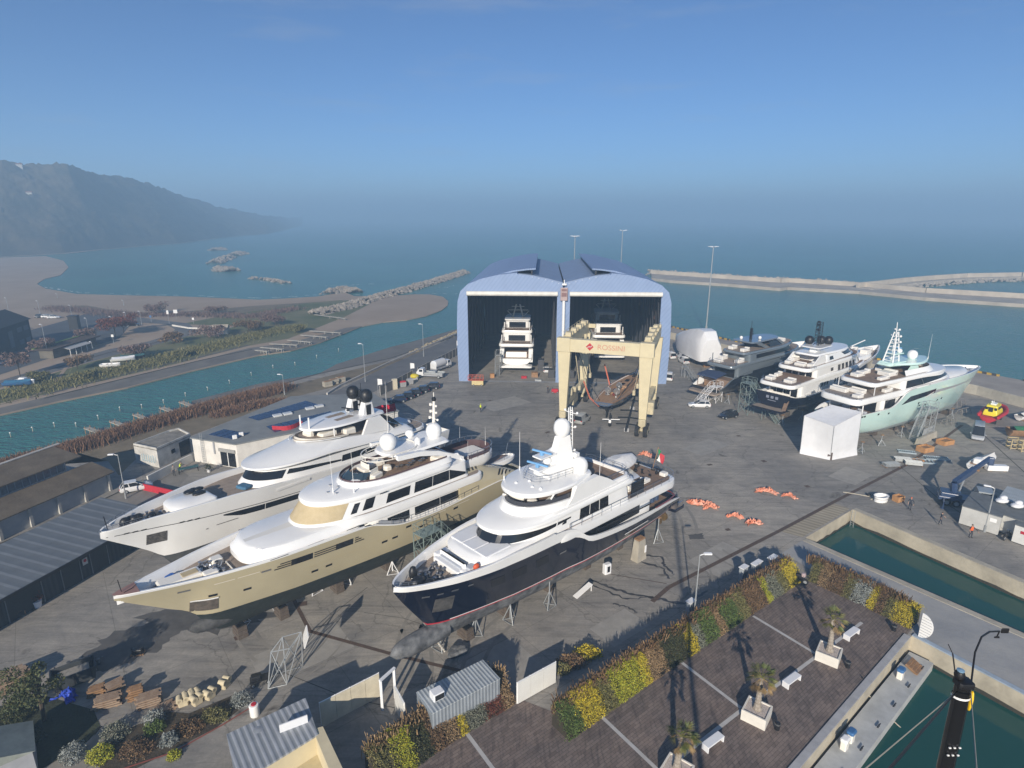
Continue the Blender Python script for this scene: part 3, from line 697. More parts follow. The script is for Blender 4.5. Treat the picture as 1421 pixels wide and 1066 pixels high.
class Wall:
    # lofted house side between two half outlines, for placing windows
    def __init__(s,h0,z0,h1,z1):
        s.h0,s.h1=h0,h1;s.z0=z0 if callable(z0)else(lambda x:z0);s.z1=z1 if callable(z1)else(lambda x:z1)
        L=[0]
        for a,b in zip(h0,h0[1:]):L.append(L[-1]+math.dist(a,b))
        s.L=L
    def s_of_x(s,x,v=.5):
        best=0
        for k in range(1,len(s.h0)):
            a=lerp(s.h0[k-1][0],s.h1[k-1][0],v);b=lerp(s.h0[k][0],s.h1[k][0],v)
            if k>=5 and a<=x<=b and b>a:return lerp(s.L[k-1],s.L[k],(x-a)/(b-a))
        return s.L[-1]
    def P(s,d,v,side,off):
        k=1
        while k<len(s.L)-1 and d>s.L[k]:k+=1
        f=(d-s.L[k-1])/max(1e-6,s.L[k]-s.L[k-1]);f=max(0,min(1,f))
        a=Vector(s.h0[k-1]).lerp(Vector(s.h0[k]),f);b=Vector(s.h1[k-1]).lerp(Vector(s.h1[k]),f);p=a.lerp(b,v)
        t=Vector(s.h0[k])-Vector(s.h0[k-1]);nn=Vector((-t.y,t.x))if False else Vector((t.y,-t.x))
        nn=-nn if nn.y<0 and abs(nn.y)>1e-6 else nn
        if nn.length>0:nn.normalize()
        p=p+nn*off
        return(p.x,side*p.y,lerp(s.z0(a.x),s.z1(b.x),v))
    def win(s,mb,x0,x1,v0,v1,side=1,off=.03,n=8,sl=0,v0b=None,v1b=None):
        a,b=s.s_of_x(x0),s.s_of_x(x1);G=[]
        for v in range(3):
            row=[]
            for i in range(n+1):
                u=i/n;lo=lerp(v0,v0 if v0b is None else v0b,u);hi=lerp(v1,v1 if v1b is None else v1b,u);row.append(s.P(lerp(a,b,u)+sl*(v-1),lerp(lo,hi,v/2),side,off))
            G.append(row)
        mb.grid(G);return mb
    def wrap(s,mb,x0,v0,v1,off=.03,n=22,v0s=None,v1s=None):
        a,b=s.s_of_x(x0),s.L[-1];G=[]
        for v in range(3):
            pt=[]
            for i in range(n+1):
                u=i/n;lo=lerp(v0 if v0s is None else v0s,v0,u);hi=lerp(v1 if v1s is None else v1s,v1,u);pt.append(s.P(lerp(a,b,u),lerp(lo,hi,v/2),1,off))
            G.append(pt+[(p[0],-p[1],p[2])for p in pt[:-1]][::-1])
        mb.grid(G);return mb
def radome(parent,c,r,m=None,h=None,name='satellite_dome'):
    mb=MB();h=h or r*2.1;pr=[(r*.62,0),(r*.80,h*.10),(r*.97,h*.28),(r,h*.45),(r*.97,h*.62),(r*.82,h*.80),(r*.5,h*.94),(r*.02,h)]
    mb.lathe(pr,c,20);return mb.build(name,m or M_WHITE,parent,40)
def whip(parent,p,h,r=.03):mb=MB();mb.tube(p,(p[0],p[1],p[2]+h),r,5,r*.4);mb.tube(p,(p[0],p[1],p[2]+.5),r*2.2,6);return mb.build('whip_antenna',M_WHITE,parent)
def handrail(parent,pts,h=.95,step=1.4,r=.028,m=None,mid=1):mb=MB();rail(mb,pts,h,r,step,mid);return mb.build('railing',m or M_STEEL,parent)
def sofa(mb,c,L,D,H=.45,back=.4,rz=0):
    m0=mb.M;mb.M=(m0 or Matrix())@Matrix.Translation(c)@Matrix.Rotation(rz,4,'Z')
    mb.rbox((0,0,H/2),(L,D,H),.1);mb.rbox((0,D/2-.12,H/2+back/2),(L,.24,H+back),.1);mb.M=m0
def letters(parent,name,text,size,m,loc,rot,align='CENTER',ext=.01,sx=1.0):
    cu=bpy.data.curves.new(name,'FONT');cu.body=text;cu.size=size;cu.extrude=ext;cu.align_x=align;cu.align_y='CENTER'
    tmp=bpy.data.objects.new(name,cu);COL.objects.link(tmp);cu.materials.append(m);bpy.context.view_layer.update()
    me=bpy.data.meshes.new_from_object(tmp.evaluated_get(bpy.context.evaluated_depsgraph_get()));bpy.data.objects.remove(tmp);me.name=name
    o=bpy.data.objects.new(name,me);COL.objects.link(o);o.location=loc;o.rotation_euler=rot;o.scale=(sx,1,1)
    if parent:o.parent=parent
    return o
def winch_cluster(mb,c,n,rr,sx=1.2,sy=1.0):
    for i in range(n):
        p=(c[0]+rr.uniform(-sx,sx),c[1]+rr.uniform(-sy,sy),c[2]);k=rr.random()
        if k<.35:mb.lathe([(.14,0),(.16,.1),(.1,.2),(.1,.35),(.17,.42),(.17,.48)],p,10)
        elif k<.7:mb.rbox((p[0],p[1],p[2]+.12),(rr.uniform(.25,.7),rr.uniform(.2,.45),.26),.05,rr.uniform(0,3))
        else:mb.tube(p,(p[0]+rr.uniform(-.4,.4),p[1]+rr.uniform(-.4,.4),p[2]+rr.uniform(.2,.7)),.05,6)
def hull_parts(t,H,mats,decks=(),bulb=None,inner=None,capm=None):
    H.mesh().build('hull',mats,t,38)
    for x0,x1,zd,m in decks:
        C,I,D=H.deck(x0,x1,zd);C.build('cap_rail',capm or M_WHITE,t,50);I.build('bulwark',inner or M_WHITE,t,50);D.build('deck',m,t)
    if bulb:
        (cx,cz,lx,ry,rz,m)=bulb;mb=MB();rings=[]
        for k in range(13):
            f=k/12;x=cx-lx+2*lx*f;s=math.sqrt(max(0,1-max(0,(f-.45)/.55)**2.3))if f>.45 else 1
            rings.append([(x,ry*s*math.cos(a*math.pi/8)+.0,cz+rz*s*math.sin(a*math.pi/8)+.25*max(0,f-.5))for a in range(16)])
        mb.loft(rings);mb.build('bulbous_bow',m,t,50)
def yacht(name,label,L,ox,oy,hd,cat='yacht',group=None):return thing(name,label,cat,(ox,oy,0),R(hd),group)
# ---------- navy and white yacht in the foreground
M_NAVY=mat('navy_paint',(.0055,.0075,.018),.1,.06,.3,coat=.8)
M_AF3=antifoul('worn_antifouling',(.022,.024,.028),(.20,.205,.21))
def navy_yacht():
    t=yacht('motor_yacht','navy hulled white yacht on stands in the foreground with an Italian flag at its stern',38.4,18.2,68.8,-136.68,group='yachts standing ashore')
    H=Hull(38.4,[(0,4.9),(2,5.3),(8,5.7),(16,6.5),(18,7.0),(20.5,8.8),(23,9.15),(27,9.15),(31,8.95),(36,8.8),(38.4,8.85)],
             [(0,3.35),(5,3.75),(14,3.95),(24,3.9),(29,3.6),(32.5,2.95),(35,2.15),(36.8,1.4),(37.9,.75),(38.4,.12)],
             [(0,3.0),(3,2.6),(8,1.8),(14,1.3),(30,1.2),(33.2,1.3),(34.6,2.2),(35.4,3.6),(36.8,5.7),(37.9,7.4),(38.4,8.3)],
             [(0,.2),(10,.24),(22,.32),(27,.45),(31,.68),(34.5,.95),(36.5,1.1),(38.4,.9)],3.55,
             [(0,4.9),(4,5.15),(9,5.25),(15,5.75),(17.5,6.2),(19,7.2),(20.8,7.85),(24,8.0),(33,8.1),(38.4,8.3)],.16)
    hull_parts(t,H,[M_AF3,M_RED,M_NAVY,M_WHITE],[(.05,19.5,lambda x:4.35 if x<9 else 4.8,M_TEAK),(23,38.25,8.05,M_TEAKG)],(36.2,2.35,2.9,.85,.95,M_AF3),capm=M_WHITE)
    H2=H
    mb=MB();
    for sd in(1,-1):H.panel(mb,.5,33.5,lambda x:H.zwl+.16,lambda x:H.zwl+.27,sd,.012,50)
    mb.build('boot_stripe',M_WHITE,t)
    for sd in(1,-1):
        mb=MB();H.panel(mb,33.6,35.2,5.15,6.75,sd,.03);mb.build('anchor_pocket',mat('dull_steel',(.03,.029,.03),.6,.5,2,rgb2=(.10,.095,.09)),t)
        mb=MB()
        for x,w,z in((36.0,.6,7.25),(34.9,.5,7.3),(33.7,.6,7.35),(32.3,.5,7.4)):H.panel(mb,x-w/2,x+w/2,z-.09,z+.09,sd,.035,3)
        mb.build('fairlead',M_STEEL,t)
        for x,w in((24.2,1.6),(27.0,1.6),(29.4,1.5)):mb=MB();H.panel(mb,x-w/2,x+w/2,6.1,7.1,sd,.02,sl=.15);mb.build('window',M_GLASS,t)
        mb=MB();H.panel(mb,7,11.5,4.45,4.6,sd,.06);mb.build('rubbing_strake',M_WHITE,t)
        mb=MB();H.panel(mb,21,21.9,6.35,6.55,sd,.03);mb.build('fairlead',M_STEEL,t)
    # main deck house, glazed under the overhang
    h=half(5.5,23,2.95,5);tier([(h,4.3),(h,7.3)]).build('main_deck_house',M_WHITE,t,30)
    Wm=Wall(h,4.3,h,7.3)
    for sd in(1,-1):mb=MB();Wm.win(mb,8,18,.45,.85,sd);mb.build('window',M_GLASS,t)
    mb=MB();mb.quad((5.44,-2,4.4),(5.44,2,4.4),(5.44,2,6.7),(5.44,-2,6.7));mb.build('glass_door',M_GLASS,t)
    # upper deck overhang with its bulwark
    hu=half(1.0,24,3.92,3,ra=1.5,wa=3.7);zf=lambda x:.035*max(0,x-4)
    tier([(inset(hu,.35),lambda x:6.95+zf(x)),(inset(hu,.05),lambda x:7.15+zf(x)),(hu,lambda x:7.5+zf(x)),(inset(hu,.05),lambda x:8.0+zf(x)),(inset(hu,.14),lambda x:8.05+zf(x))]).build('upper_deck_overhang',M_WHITE,t,35)
    sheetdeck(inset(hu,.5),lambda x:8.09+zf(x)).build('deck',M_TEAK,t)
    mb=MB()
    for sd in(1,-1):mb.box((12,sd*3.96,7.08),(9.5,.05,.16),ry=-.035)
    mb.build('drain_groove',M_BLK,t)
    pr=[(x,y,8.05+zf(x))for x,y in inset(hu,.18)if x<21]
    for sd in(1,-1):handrail(t,[(p[0],sd*p[1],p[2])for p in pr],.75,1.6)
    # house with bridge
    h0=half(10.5,29.5,3.4,6.8,2.2,.5);h1=half(10.7,28.2,3.15,6.4,2.2,.5);tier([(h0,8.05),(h1,10.35)]).build('upper_deck_house',M_WHITE,t,35)
    Wu=Wall(h0,8.05,h1,10.35)
    for sd in(1,-1):
        for a,b in((14.3,15.75),(15.85,17.3),(17.4,18.9)):mb=MB();Wu.win(mb,a,b,.38,.86,sd,sl=.0);mb.build('window',M_GLASS,t)
        mb=MB();Wu.win(mb,20.9,21.5,.55,.75,sd,v0b=.55,v1b=.62);mb.build('window',M_GLASS,t)
        mb=MB();Wu.win(mb,22.3,22.45,.42,.9,sd,.05);mb.build('window_post',M_WHITE,t)
        mb=MB();mb.box((8.9,sd*3.15,9.05),(2.4,.06,1.7));mb.build('wind_screen',M_GLASS,t)
    mb=MB();Wu.wrap(mb,20.3,.47,.88,v0s=.68,v1s=.74);mb.build('window',M_GLASS,t)
    # trunk and sun pad ahead of the bridge
    a0=half(24,31.6,3.3,3.2,2.8,.4);a1=half(24,31.1,3.0,3.0,2.8,.4);tier([(a0,8.0),(inset(a0,.06),8.9),(a1,9.15),(inset(a1,.25),9.22)]).build('trunk',M_WHITE,t,35)
    mb=MB()
    for y in(-1.7,0,1.7):mb.rbox((29.0,y,9.24),(3.0,1.62,.16),.06)
    mb.build('sun_pad',M_WHITE2,t)
    mb=MB();sofa(mb,(32.6,0,8.05),3.6,1.0,.5,.45,R(90));mb.rbox((32.0,1.9,8.35),(1.5,.8,.6),.12);mb.rbox((32.0,-1.9,8.35),(1.5,.8,.6),.12);mb.build('foredeck_sofa',M_WHITE,t)
    mb=MB();mb.rbox((32.25,0,8.62),(.7,2.9,.12),.04);mb.rbox((31.7,1.9,8.70),(.9,.7,.1),.04);mb.build('cushion',M_CUSHG,t)
    mb=MB();mb.rbox((31.2,-.9,8.35),(.8,1.3,.5),.1);mb.rbox((31.2,.9,8.35),(.8,1.3,.5),.1);mb.build('foredeck_table',M_CREAM,t)
    mb=MB();winch_cluster(mb,(34.7,0,8.06),26,random.Random(4),1.3,1.1);mb.build('anchor_windlass',mat('deck_gear',(.12,.12,.13),.35,.6,3,metal=.5,rgb2=(.4,.4,.4)),t)
    mb=MB();mb.ball((36.3,.45,8.5),(.75,.5,.55),12);mb.ball((35.6,1.15,8.4),(.55,.4,.45),12);mb.ball((35.9,-.8,8.6),(.4,.35,.7),10);mb.build('deck_cover',M_BLK,t,60)
    handrail(t,[(x,y-.15,8.85)for x,y in((36.9,1.3),(37.7,.75),(38.1,.17))],.35,.6,.02);mb=MB();mb.ball((31.6,2.5,8.9),(.35,.2,.3),10);mb.build('lifebuoy',mat('orange_plastic',(.55,.09,.03),.6,.1),t,60)
    # bridge roof rising to the flybridge coaming
    b0=half(9.6,28.75,3.55,7.0,2.25,1.0);b1=half(10.2,26.6,3.35,6.2,2.2,1.0)
    tier([(inset(b0,.35),10.2),(inset(b0,.05),10.28),(b0,10.42),(inset(b0,.05),10.6),(inset(b0,.3),10.7),(b1,10.98)]).build('bridge_roof',M_WHITE,t,40)
    c0=half(10.4,25.9,3.25,6.0,2.2,.8);c1=half(10.4,25.4,3.15,5.8,2.2,.8);mb=MB()
    mb.loft([ring(c0,10.9),ring(c1,lambda x:11.35+.35*max(0,min(1,(x-15)/6))),ring(inset(c1,.2),lambda x:11.35+.35*max(0,min(1,(x-15)/6))),ring(inset(c0,.22),10.9)],False,False);mb.build('flybridge_coaming',M_WHITE,t,40)
    sheetdeck(inset(c0,.2),11.0).build('sun_deck',M_TEAK,t)
    Wc=Wall(inset(c1,.12),11.5,inset(c1,.45),12.05);mb=MB();Wc.wrap(mb,18.5,.0,.95,0);mb.build('windscreen',mat('smoked_acrylic',(.05,.05,.055),.1,0),t)
    mb=MB();sofa(mb,(23.6,-1.2,11),2.2,.9,.45,.4,R(-60));mb.rbox((21.8,1.9,11.3),(1.8,.9,.55),.12,.3);mb.rbox((22.9,.6,11.35),(.9,.9,.6),.2);mb.rbox((18.5,-1.8,11.3),(2.4,1.0,.6),.12);mb.build('flybridge_seat',M_CUSH,t)
    mb=MB();mb.rbox((20.2,2.3,11.25),(2.2,.7,.5),.08);mb.build('bar_counter',mat('varnished_wood',(.14,.06,.03),.3,.2,2),t)
    # hardtop on wings
    k0=half(16.0,25.5,3.2,5.6,2.3,.8,2.7);tier([(inset(k0,.4),12.6),(inset(k0,.05),12.72),(k0,12.95),(inset(k0,.1),13.12),(inset(k0,.8),13.28)]).build('hardtop',M_WHITE,t,40)
    for sd in(1,-1):
        mb=MB();pts=[(12.6,10.9),(20.9,10.9),(20.0,11.7),(19.4,12.7),(16.1,12.85),(14.6,12.1)]
        mb.loft([[(x,sd*3.28,z)for x,z in pts],[(x,sd*(3.0 if z<12 else 2.7),z)for x,z in pts]]);mb.build('arch_wing',M_WHITE,t)
        mb=MB();mb.tube((22.6,sd*2.3,11.4),(21.6,sd*2.5,12.7),.09,8);mb.build('hardtop_pillar',M_WHITE,t)
    # mast
    mb=MB();rr=lambda x0,x1,y,z:[(x0,-y,z),(x1,-y*.6,z),(x1,y*.6,z),(x0,y,z)]
    mb.loft([rr(17.0,20.9,1.0,13.2),rr(17.2,20.0,.8,14.3),rr(17.4,19.1,.65,15.8),rr(17.5,18.8,.55,16.8)]);mb.box((20.6,0,15.35),(2.2,1.2,.14));mb.box((20.9,0,14.2),(2.4,1.3,.14));mb.box((16.9,.9,14.6),(.5,.5,.5));mb.rbox((19.0,0,13.35),(4.2,2.2,.3),.1);mb.build('mast',M_WHITE,t)
    for x,z,l in((21.0,15.6,2.2),(21.6,14.5,2.4)):mb=MB();mb.rbox((x,0,z),(.35,.35,.3),.06);mb.rbox((x,0,z+.22),(.22,l,.16),.04,R(12));mb.build('radar',mat('radar_blue',(.16,.36,.62),.4,.1),t)
    radome(t,(18.15,0,16.75),.85,h=1.85);radome(t,(17.3,1.75,13.0),.85,h=1.75);radome(t,(17.3,-1.75,13.0),.85,h=1.75);radome(t,(20.2,0,14.3),.45,h=.7)
    mb=MB()
    for x,y in((16.6,.22),(16.6,-.22),(17.0,0)):mb.tube((x,y,13.2),(x+.2,y*.6,19.5),.05,5)
    for i in range(14):z=13.6+i*.42;mb.tube((16.6+.01*i,.2,z),(16.6+.01*i,-.2,z),.03,4);mb.tube((16.6+.01*i,.2,z),(17.0,0,z+.2),.025,4)
    for z,l in((18.9,.8),(17.4,.6),(14.9,.6)):mb.tube((16.8,-l,z),(16.8,l,z),.045,5);mb.ball((16.8,l,z+.12),.13,8);mb.ball((16.8,-l,z+.12),.13,8)
    mb.build('antenna_mast',M_WHITE,t)
    handrail(t,[(18.5,1.9,13.2),(21.5,1.6,13.2),(22.8,.8,13.15),(22.8,-.8,13.15),(21.5,-1.6,13.2),(18.5,-1.9,13.2)],.8,1.0,.025,None,2)
    whip(t,(15.6,3.0,11.0),5.2);whip(t,(21.5,-2.6,13.1),4.2);whip(t,(24.2,-2.0,13.1),1.2)
    mb=MB()
    for p in((23.5,1.2),(24,-.5),(22.8,.1),(23.2,2.0)):mb.lathe([(.16,0),(.16,.16),(.05,.24)],(p[0],p[1],13.2),8)
    mb.build('deck_light',M_WHITE,t)
    # aft sun deck and tender
    handrail(t,[(16,2.9,11.35),(11,2.9,11.35),(10.5,2.0,11.35),(10.5,-2.0,11.35),(11,-2.9,11.35),(16,-2.9,11.35)],.55,1.2)
    mb=MB();mb.box((14.9,0,11.55),(.1,5,1.0));mb.build('sun_deck_screen',mat('blue_glass',(.03,.05,.07),.08,0),t)
    mb=MB();hb=half(0,8.0,1.25,3.6,2.0,.3,1.1);P=lambda h,dx,dy:[(4.0-(x-4)+dx,y+dy)for x,y in h]
    q=lambda h,z,s=1.0:[(9.9-x,y*s-2.2,z(x)if callable(z)else z)for x,y,_ in ring(h,0)]
    mb.loft([q(hb,lambda x:8.35+.06*max(0,x-5)**1.5,.35),q(hb,lambda x:8.9+.03*max(0,x-5)**1.5),q(hb,9.25,.98),q(inset(hb,.3),9.5),q(inset(hb,.7),9.85),q(half(2.2,5.2,.5,1.4,2,.3),10.25)]);mb.build('covered_tender',mat('tender_cover',(.62,.62,.62),.55,.12,.9,.8,1.6),t,50)
    handrail(t,[(9.5,-.6,8.2),(5.5,-.6,8.2)],1.0,1.0,.025,None,2)
    mb=MB()
    for x,y in((8.6,1.9),(7.0,1.9),(5.6,1.9)):mb.rbox((x,y,8.5),(1.3,.7,.35),.08);mb.rbox((x+.5,y,8.75),(.3,.7,.5),.08)
    mb.rbox((2.2,2.2,8.4),(.8,.8,.4),.08);mb.build('deck_chair',M_CUSH,t)
    mb=MB();winch_cluster(mb,(2.5,0,8.1),14,random.Random(8),1.0,1.6);mb.build('deck_gear',M_BLK,t)
    # main deck aft
    mb=MB();rl=[(x,y)for x,y in((5.5,3.55),(2.5,3.35),(.7,3.0),(.25,2.2),(.2,0))]
    mb.path([(x,y,5.35+.04*x)for x,y in rl]+[(x,-y,5.35+.04*x)for x,y in rl[::-1][1:]],.09,6);mb.build('varnished_cap_rail',mat('varnish_red',(.16,.025,.015),.25,.2,2,coat=.5),t)
    mb=MB()
    for k in range(6):mb.rbox((1.6+k%3*.9,-1.6+k//3*2.6,4.75),(.6,.6,.75),.12)
    mb.build('deck_chair',mat('blue_fabric',(.04,.07,.14),.8,.2,3),t);mb=MB();mb.rbox((2.6,-.3,4.8),(1.8,1.0,.75),.1);mb.build('deck_table',M_WOOD,t)
    mb=MB();pl=half(-1.9,.6,3.15,.3,3,.5);tier([(pl,2.95),(pl,3.25)],mb);mb.build('swim_platform',M_NAVY,t);sheetdeck(inset(pl,.15),3.27).build('deck',M_TEAKG,t)
    mb=MB();mb.tube((-1.6,2.9,3.2),(-1.6,2.9,4.1),.04,5);mb.tube((-1.6,2.9,4.1),(0,2.9,4.9),.04,5);mb.tube((-1.6,2.2,3.2),(-1.6,2.2,4.1),.04,5);mb.box((-.9,3.0,3.7),(1.2,.1,.5));mb.build('boarding_ladder',M_STEEL,t)
    mb=MB();mb.tube((1.2,0,8.0),(.2,0,10.6),.05,6);fs=mb.build('flag_staff',M_WOOD,t)
    for k,m in enumerate((mat('flag_green',(.01,.20,.06),.8,.1),mat('flag_white',(.65,.65,.63),.8,.1),M_RED)):
        mb=MB();G=[]
        for i in range(4):
            u=(k+i/3)/3;col=[]
            for j in range(5):v=j/4;col.append((.35-1.35*u*.6+.25*v,.05+.25*math.sin(u*7+v*2)+.3*u,10.4-1.15*v-1.2*u*.8))
            G.append(col)
        mb.grid(G);mb.build('flag_stripe',m,fs)
    # stern gear
    for sd in(1,-1):
        mb=MB();mb.tube((3.5,sd*1.6,2.7),(.8,sd*1.6,1.9),.09,6);mb.box((1.3,sd*1.6,1.7),(.9,.12,1.2));mb.lathe([(.55,-.15),(.55,.15)],(.5,sd*1.6,1.9),10,axis='X');mb.build('propeller_shaft',mat('bronze',(.22,.15,.07),.4,.3,3,metal=.6),t)
    return t
navy=navy_yacht()
# ---------- beige yacht and the white yacht behind it
M_GOLD=mat('champagne_paint',(.435,.382,.252),.22,.05,.3,coat=.6)
M_AF2=antifoul('green_black_antifouling',(.006,.011,.010),(.024,.03,.028))
M_PURP=mat('purple_brown_upholstery',(.085,.05,.055),.7,.15,2)
def champagne_yacht():
    t=yacht('motor_yacht','champagne beige yacht with tan canvas over its bridge windows, beside the navy yacht',45,.1,73,-135.49,group='yachts standing ashore')
    H=Hull(45,[(0,5.8),(3,6.8),(6,7.35),(10,7.2),(16,6.9),(20,7.1),(22,7.7),(24,8.4),(28,8.6),(33,8.6),(40,8.6),(45,8.7)],
             [(0,3.4),(6,3.95),(15,4.15),(26,4.1),(32,3.8),(37,2.9),(41,1.75),(43.5,.85),(44.6,.4),(45,.12)],
             [(0,4.0),(4,3.4),(10,2.2),(16,1.5),(36,1.3),(38,1.7),(38.9,3.0),(39.6,4.3),(41.5,5.7),(44,7.5),(45,8.25)],
             [(0,.18),(12,.22),(24,.3),(31,.48),(36,.75),(40,1.0),(43,1.1),(45,.9)],3.95,
             [(0,5.7),(3,6.7),(6,7.3),(10,7.15),(16,6.85),(20,7.05),(22,7.6),(24,8.3),(30,8.42),(40,8.38),(45,8.4)],.05)
    hull_parts(t,H,[M_AF2,M_AF2,M_GOLD,M_WHITE],[(.05,23.5,lambda x:5.2 if x<5 else 6.0,M_TEAK),(24.5,44.85,7.75,M_TEAKG)],(38.2,2.7,2.0,.7,.75,antifoul('scraped_black',(.012,.012,.013),(.10,.10,.10))),inner=M_WHITE)
    for sd in(1,-1):
        # long dark openings with louvred ends in the topsides
        for a,b,za,zb in((24.8,25.9,7.05,7.6),(30.3,31.0,7.0,7.5)):pass
        zl=lambda x:7.02+.02*(x-28);zh=lambda x:7.72+.02*(x-28)
        for a,b in((25.8,27.6),(29.9,31.9)):mb=MB();H.panel(mb,a,b,zl,zh,sd,.03);mb.build('window',M_GLASS,t)
        mb=MB()
        for a,b,s in((27.6,29.75,0),(31.9,33.4,-.25),(24.6,25.6,.3)):
            for k in range(3):H.panel(mb,a+(s*k if s>0 else 0),b+(s*k if s<0 else 0),lambda x:zl(x)+.04+k*.25,lambda x:zl(x)+.17+k*.25,sd,.03,6)
        mb.build('louvre',M_BLK,t)
        mb=MB();H.panel(mb,6,30,5.95,6.05,sd,.07,30);mb.build('rubbing_strake',M_GOLD,t)
        mb=MB()
        for x,z in((29.6,5.35),(28.2,5.4),(22.2,5.7),(21,5.75),(17.8,5.8),(19.4,6.5),(13,6.3),(35.6,5.9),(38.3,6.3)):H.panel(mb,x-.32,x+.32,z-.13,z+.13,sd,.03,4)
        mb.build('porthole',M_GLASS,t)
        mb=MB();H.panel(mb,37.9,39.9,4.55,5.9,sd,.04);mb.build('anchor_pocket',mat('rust_streaked_steel',(.05,.042,.035),.7,.5,2.5,rgb2=(.13,.105,.085)),t)
        mb=MB();H.panel(mb,37.9,39.9,5.9,6.05,sd,.12);mb.build('pocket_lip',M_WHITE,t)
        mb=MB()
        for x0,x1 in((34.6,36.4),(36.6,38.2),(11.0,13.5),(14.5,16.5)):z=7.55 if x0>30 else 6.65;H.panel(mb,x0,x1,z,z+.07,sd,.05)
        mb.build('name_trim',mat('pale_trim',(.62,.58,.50),.3,.05),t)
        mb=MB();H.panel(mb,39.9,40.8,7.4,7.6,sd,.04,4);H.panel(mb,33.7,34.5,7.35,7.55,sd,.04,4);mb.build('fairlead',M_STEEL,t)
    mb=MB();mb.grid([[(43.3,.95-.02,8.72),(43.3,0,8.74),(43.3,-.93,8.72)],[(44.5,.47,8.76),(44.5,0,8.78),(44.5,-.47,8.76)],[(45.02,.14,8.78),(45.05,0,8.79),(45.02,-.14,8.78)]]);mb.build('bow_plate',mat('faded_red_plate',(.30,.17,.14),.6,.1,1),t)
    mb=MB();mb.path([(44.4,0,8.8),(44.5,0,9.9)],.035,5);mb.path([(44.3,.3,8.8),(43.7,.1,8.8),(43.2,-.3,8.85)],.03,4);mb.build('jack_staff',M_BLK,t)
    # foredeck
    mb=MB();mb.rbox((40.2,0,8.0),(3.4,1.5,.5),.15);mb.rbox((38.0,1.0,8.0),(1.2,.9,.5),.1);mb.rbox((36.9,-.9,8.0),(1.0,1.0,.5),.12);mb.build('deck_locker',M_CREAM,t)
    mb=MB();mb.rbox((39.4,.05,8.26),(1.3,.8,.06),.03);mb.build('hatch_recess',M_TAN,t)
    mb=MB();winch_cluster(mb,(37.8,0,7.78),22,random.Random(12),1.0,1.2);mb.build('anchor_windlass',mat('chrome_gear',(.25,.25,.26),.3,.5,3,metal=.6,rgb2=(.5,.5,.5)),t)
    mb=MB();mb.rbox((40.7,-.9,8.05),(.8,.5,.3),.1,.4);mb.build('blue_cover',mat('blue_tarp',(.02,.12,.42),.6,.2,4,.6,6),t)
    mb=MB()
    for y in(-1.9,2.0):mb.rbox((37.4,y*.8,7.95),(1.6,.12,.1),.03,.25*(-1 if y>0 else 1))
    for k in range(2):mb.tube((36.3+k*.7,-.2,7.85),(36.3+k*.7,1.6,7.85),.06,5)
    mb.build('boathook_rack',M_CREAM,t)
    # trunk
    a0=half(24.6,35.6,3.55,6.6,3.0,.4);a1=half(24.6,34.9,3.1,5.2,3.0,.4)
    tier([(a0,8.1),(inset(a0,.03),8.55),(inset(a0,.35),8.85),(a1,9.25),(inset(a1,.3),9.36)]).build('trunk',M_WHITE,t,40)
    mb=MB()
    for sd in(1,-1):mb.grid([[(x,sd*(.75+.04*(34-x)),9.30+.012*(34-x))for x in(34.0,32,30.4)],[(x,sd*(2.5+.05*(34-x)),9.30)for x in(34.0,32,30.4)],[(x,sd*(2.55+.05*(34-x)),9.25)for x in(34.0,32,30.4)]])
    mb.build('sun_pad',M_WHITE2,t,60)
    mb=MB();mb.grid([[(29.9,-.5,9.38),(29.9,.5,9.38)],[(34.6,-.28,9.36),(34.6,.28,9.36)]]);mb.build('walkway',M_CREAM,t)
    mb=MB()
    for sd in(1,-1):
        for x in(25.5,29.5,33):mb.box((x,sd*3.76,8.62-.0),(1.6,.02,.05),rz=sd*(-.02 if x<30 else-.07))
    mb.build('drain_groove',M_BLK,t)
    # main deck house behind the side deck
    h=half(9.8,24.5,3.55,2,ra=1.4);tier([(h,5.9),(h,8.6)]).build('main_deck_house',M_WHITE,t,30);Wm=Wall(h,5.9,h,8.6)
    for sd in(1,-1):
        for a,b in((18.9,21.6),(11.4,14.8),(14.87,18.2)):mb=MB();Wm.win(mb,a,b,.46,.82,sd);mb.build('window',M_GLASS,t)
        mb=MB();mb.lathe([(.7,0),(.75,.3),(.75,1.9),(.7,2.1)],(9.4,sd*2.9,6.3),14);mb.build('stair_drum',M_CREAM,t,40)
        handrail(t,[(x,sd*(H.b(x)-.1),H.zs(x))for x in(9.5,12,15,18,20,21.4)],.65,1.1,.028)
        mb=MB();mb.grid([[(x,sd*(H.b(x)-.3),H.zs(x)-.1)for x in(19.8,20.8,21.8,22.8)],[(x,sd*(H.b(x)-.32),H.zs(x)+.35)for x in(19.8,20.8,21.8,22.8)]]);mb.build('side_windbreak',M_GREY,t)
    # upper deck fascia
    hu=half(8.4,28.6,3.95,6,2.3,.9);zf=lambda x:.02*max(0,x-15)
    tier([(inset(hu,.35),lambda x:8.25+zf(x)),(inset(hu,.04),lambda x:8.45+zf(x)),(hu,lambda x:8.8+zf(x)),(inset(hu,.06),lambda x:9.2+zf(x)),(inset(hu,.25),lambda x:9.3+zf(x))]).build('upper_deck_fascia',M_WHITE,t,40)
    sheetdeck(inset(hu,.3),lambda x:9.32+zf(x)).build('deck',M_TEAKG,t)
    h0=half(10.5,30.0,3.4,6.6,2.2,.5);h1=half(10.5,28.6,3.22,6.0,2.2,.5);tier([(inset(h0,-.12),9.0),(inset(h0,-.12),9.42),(h0,9.5),(h1,11.1)]).build('upper_deck_house',M_WHITE,t,40)
    Wu=Wall(h0,9.5,h1,11.1)
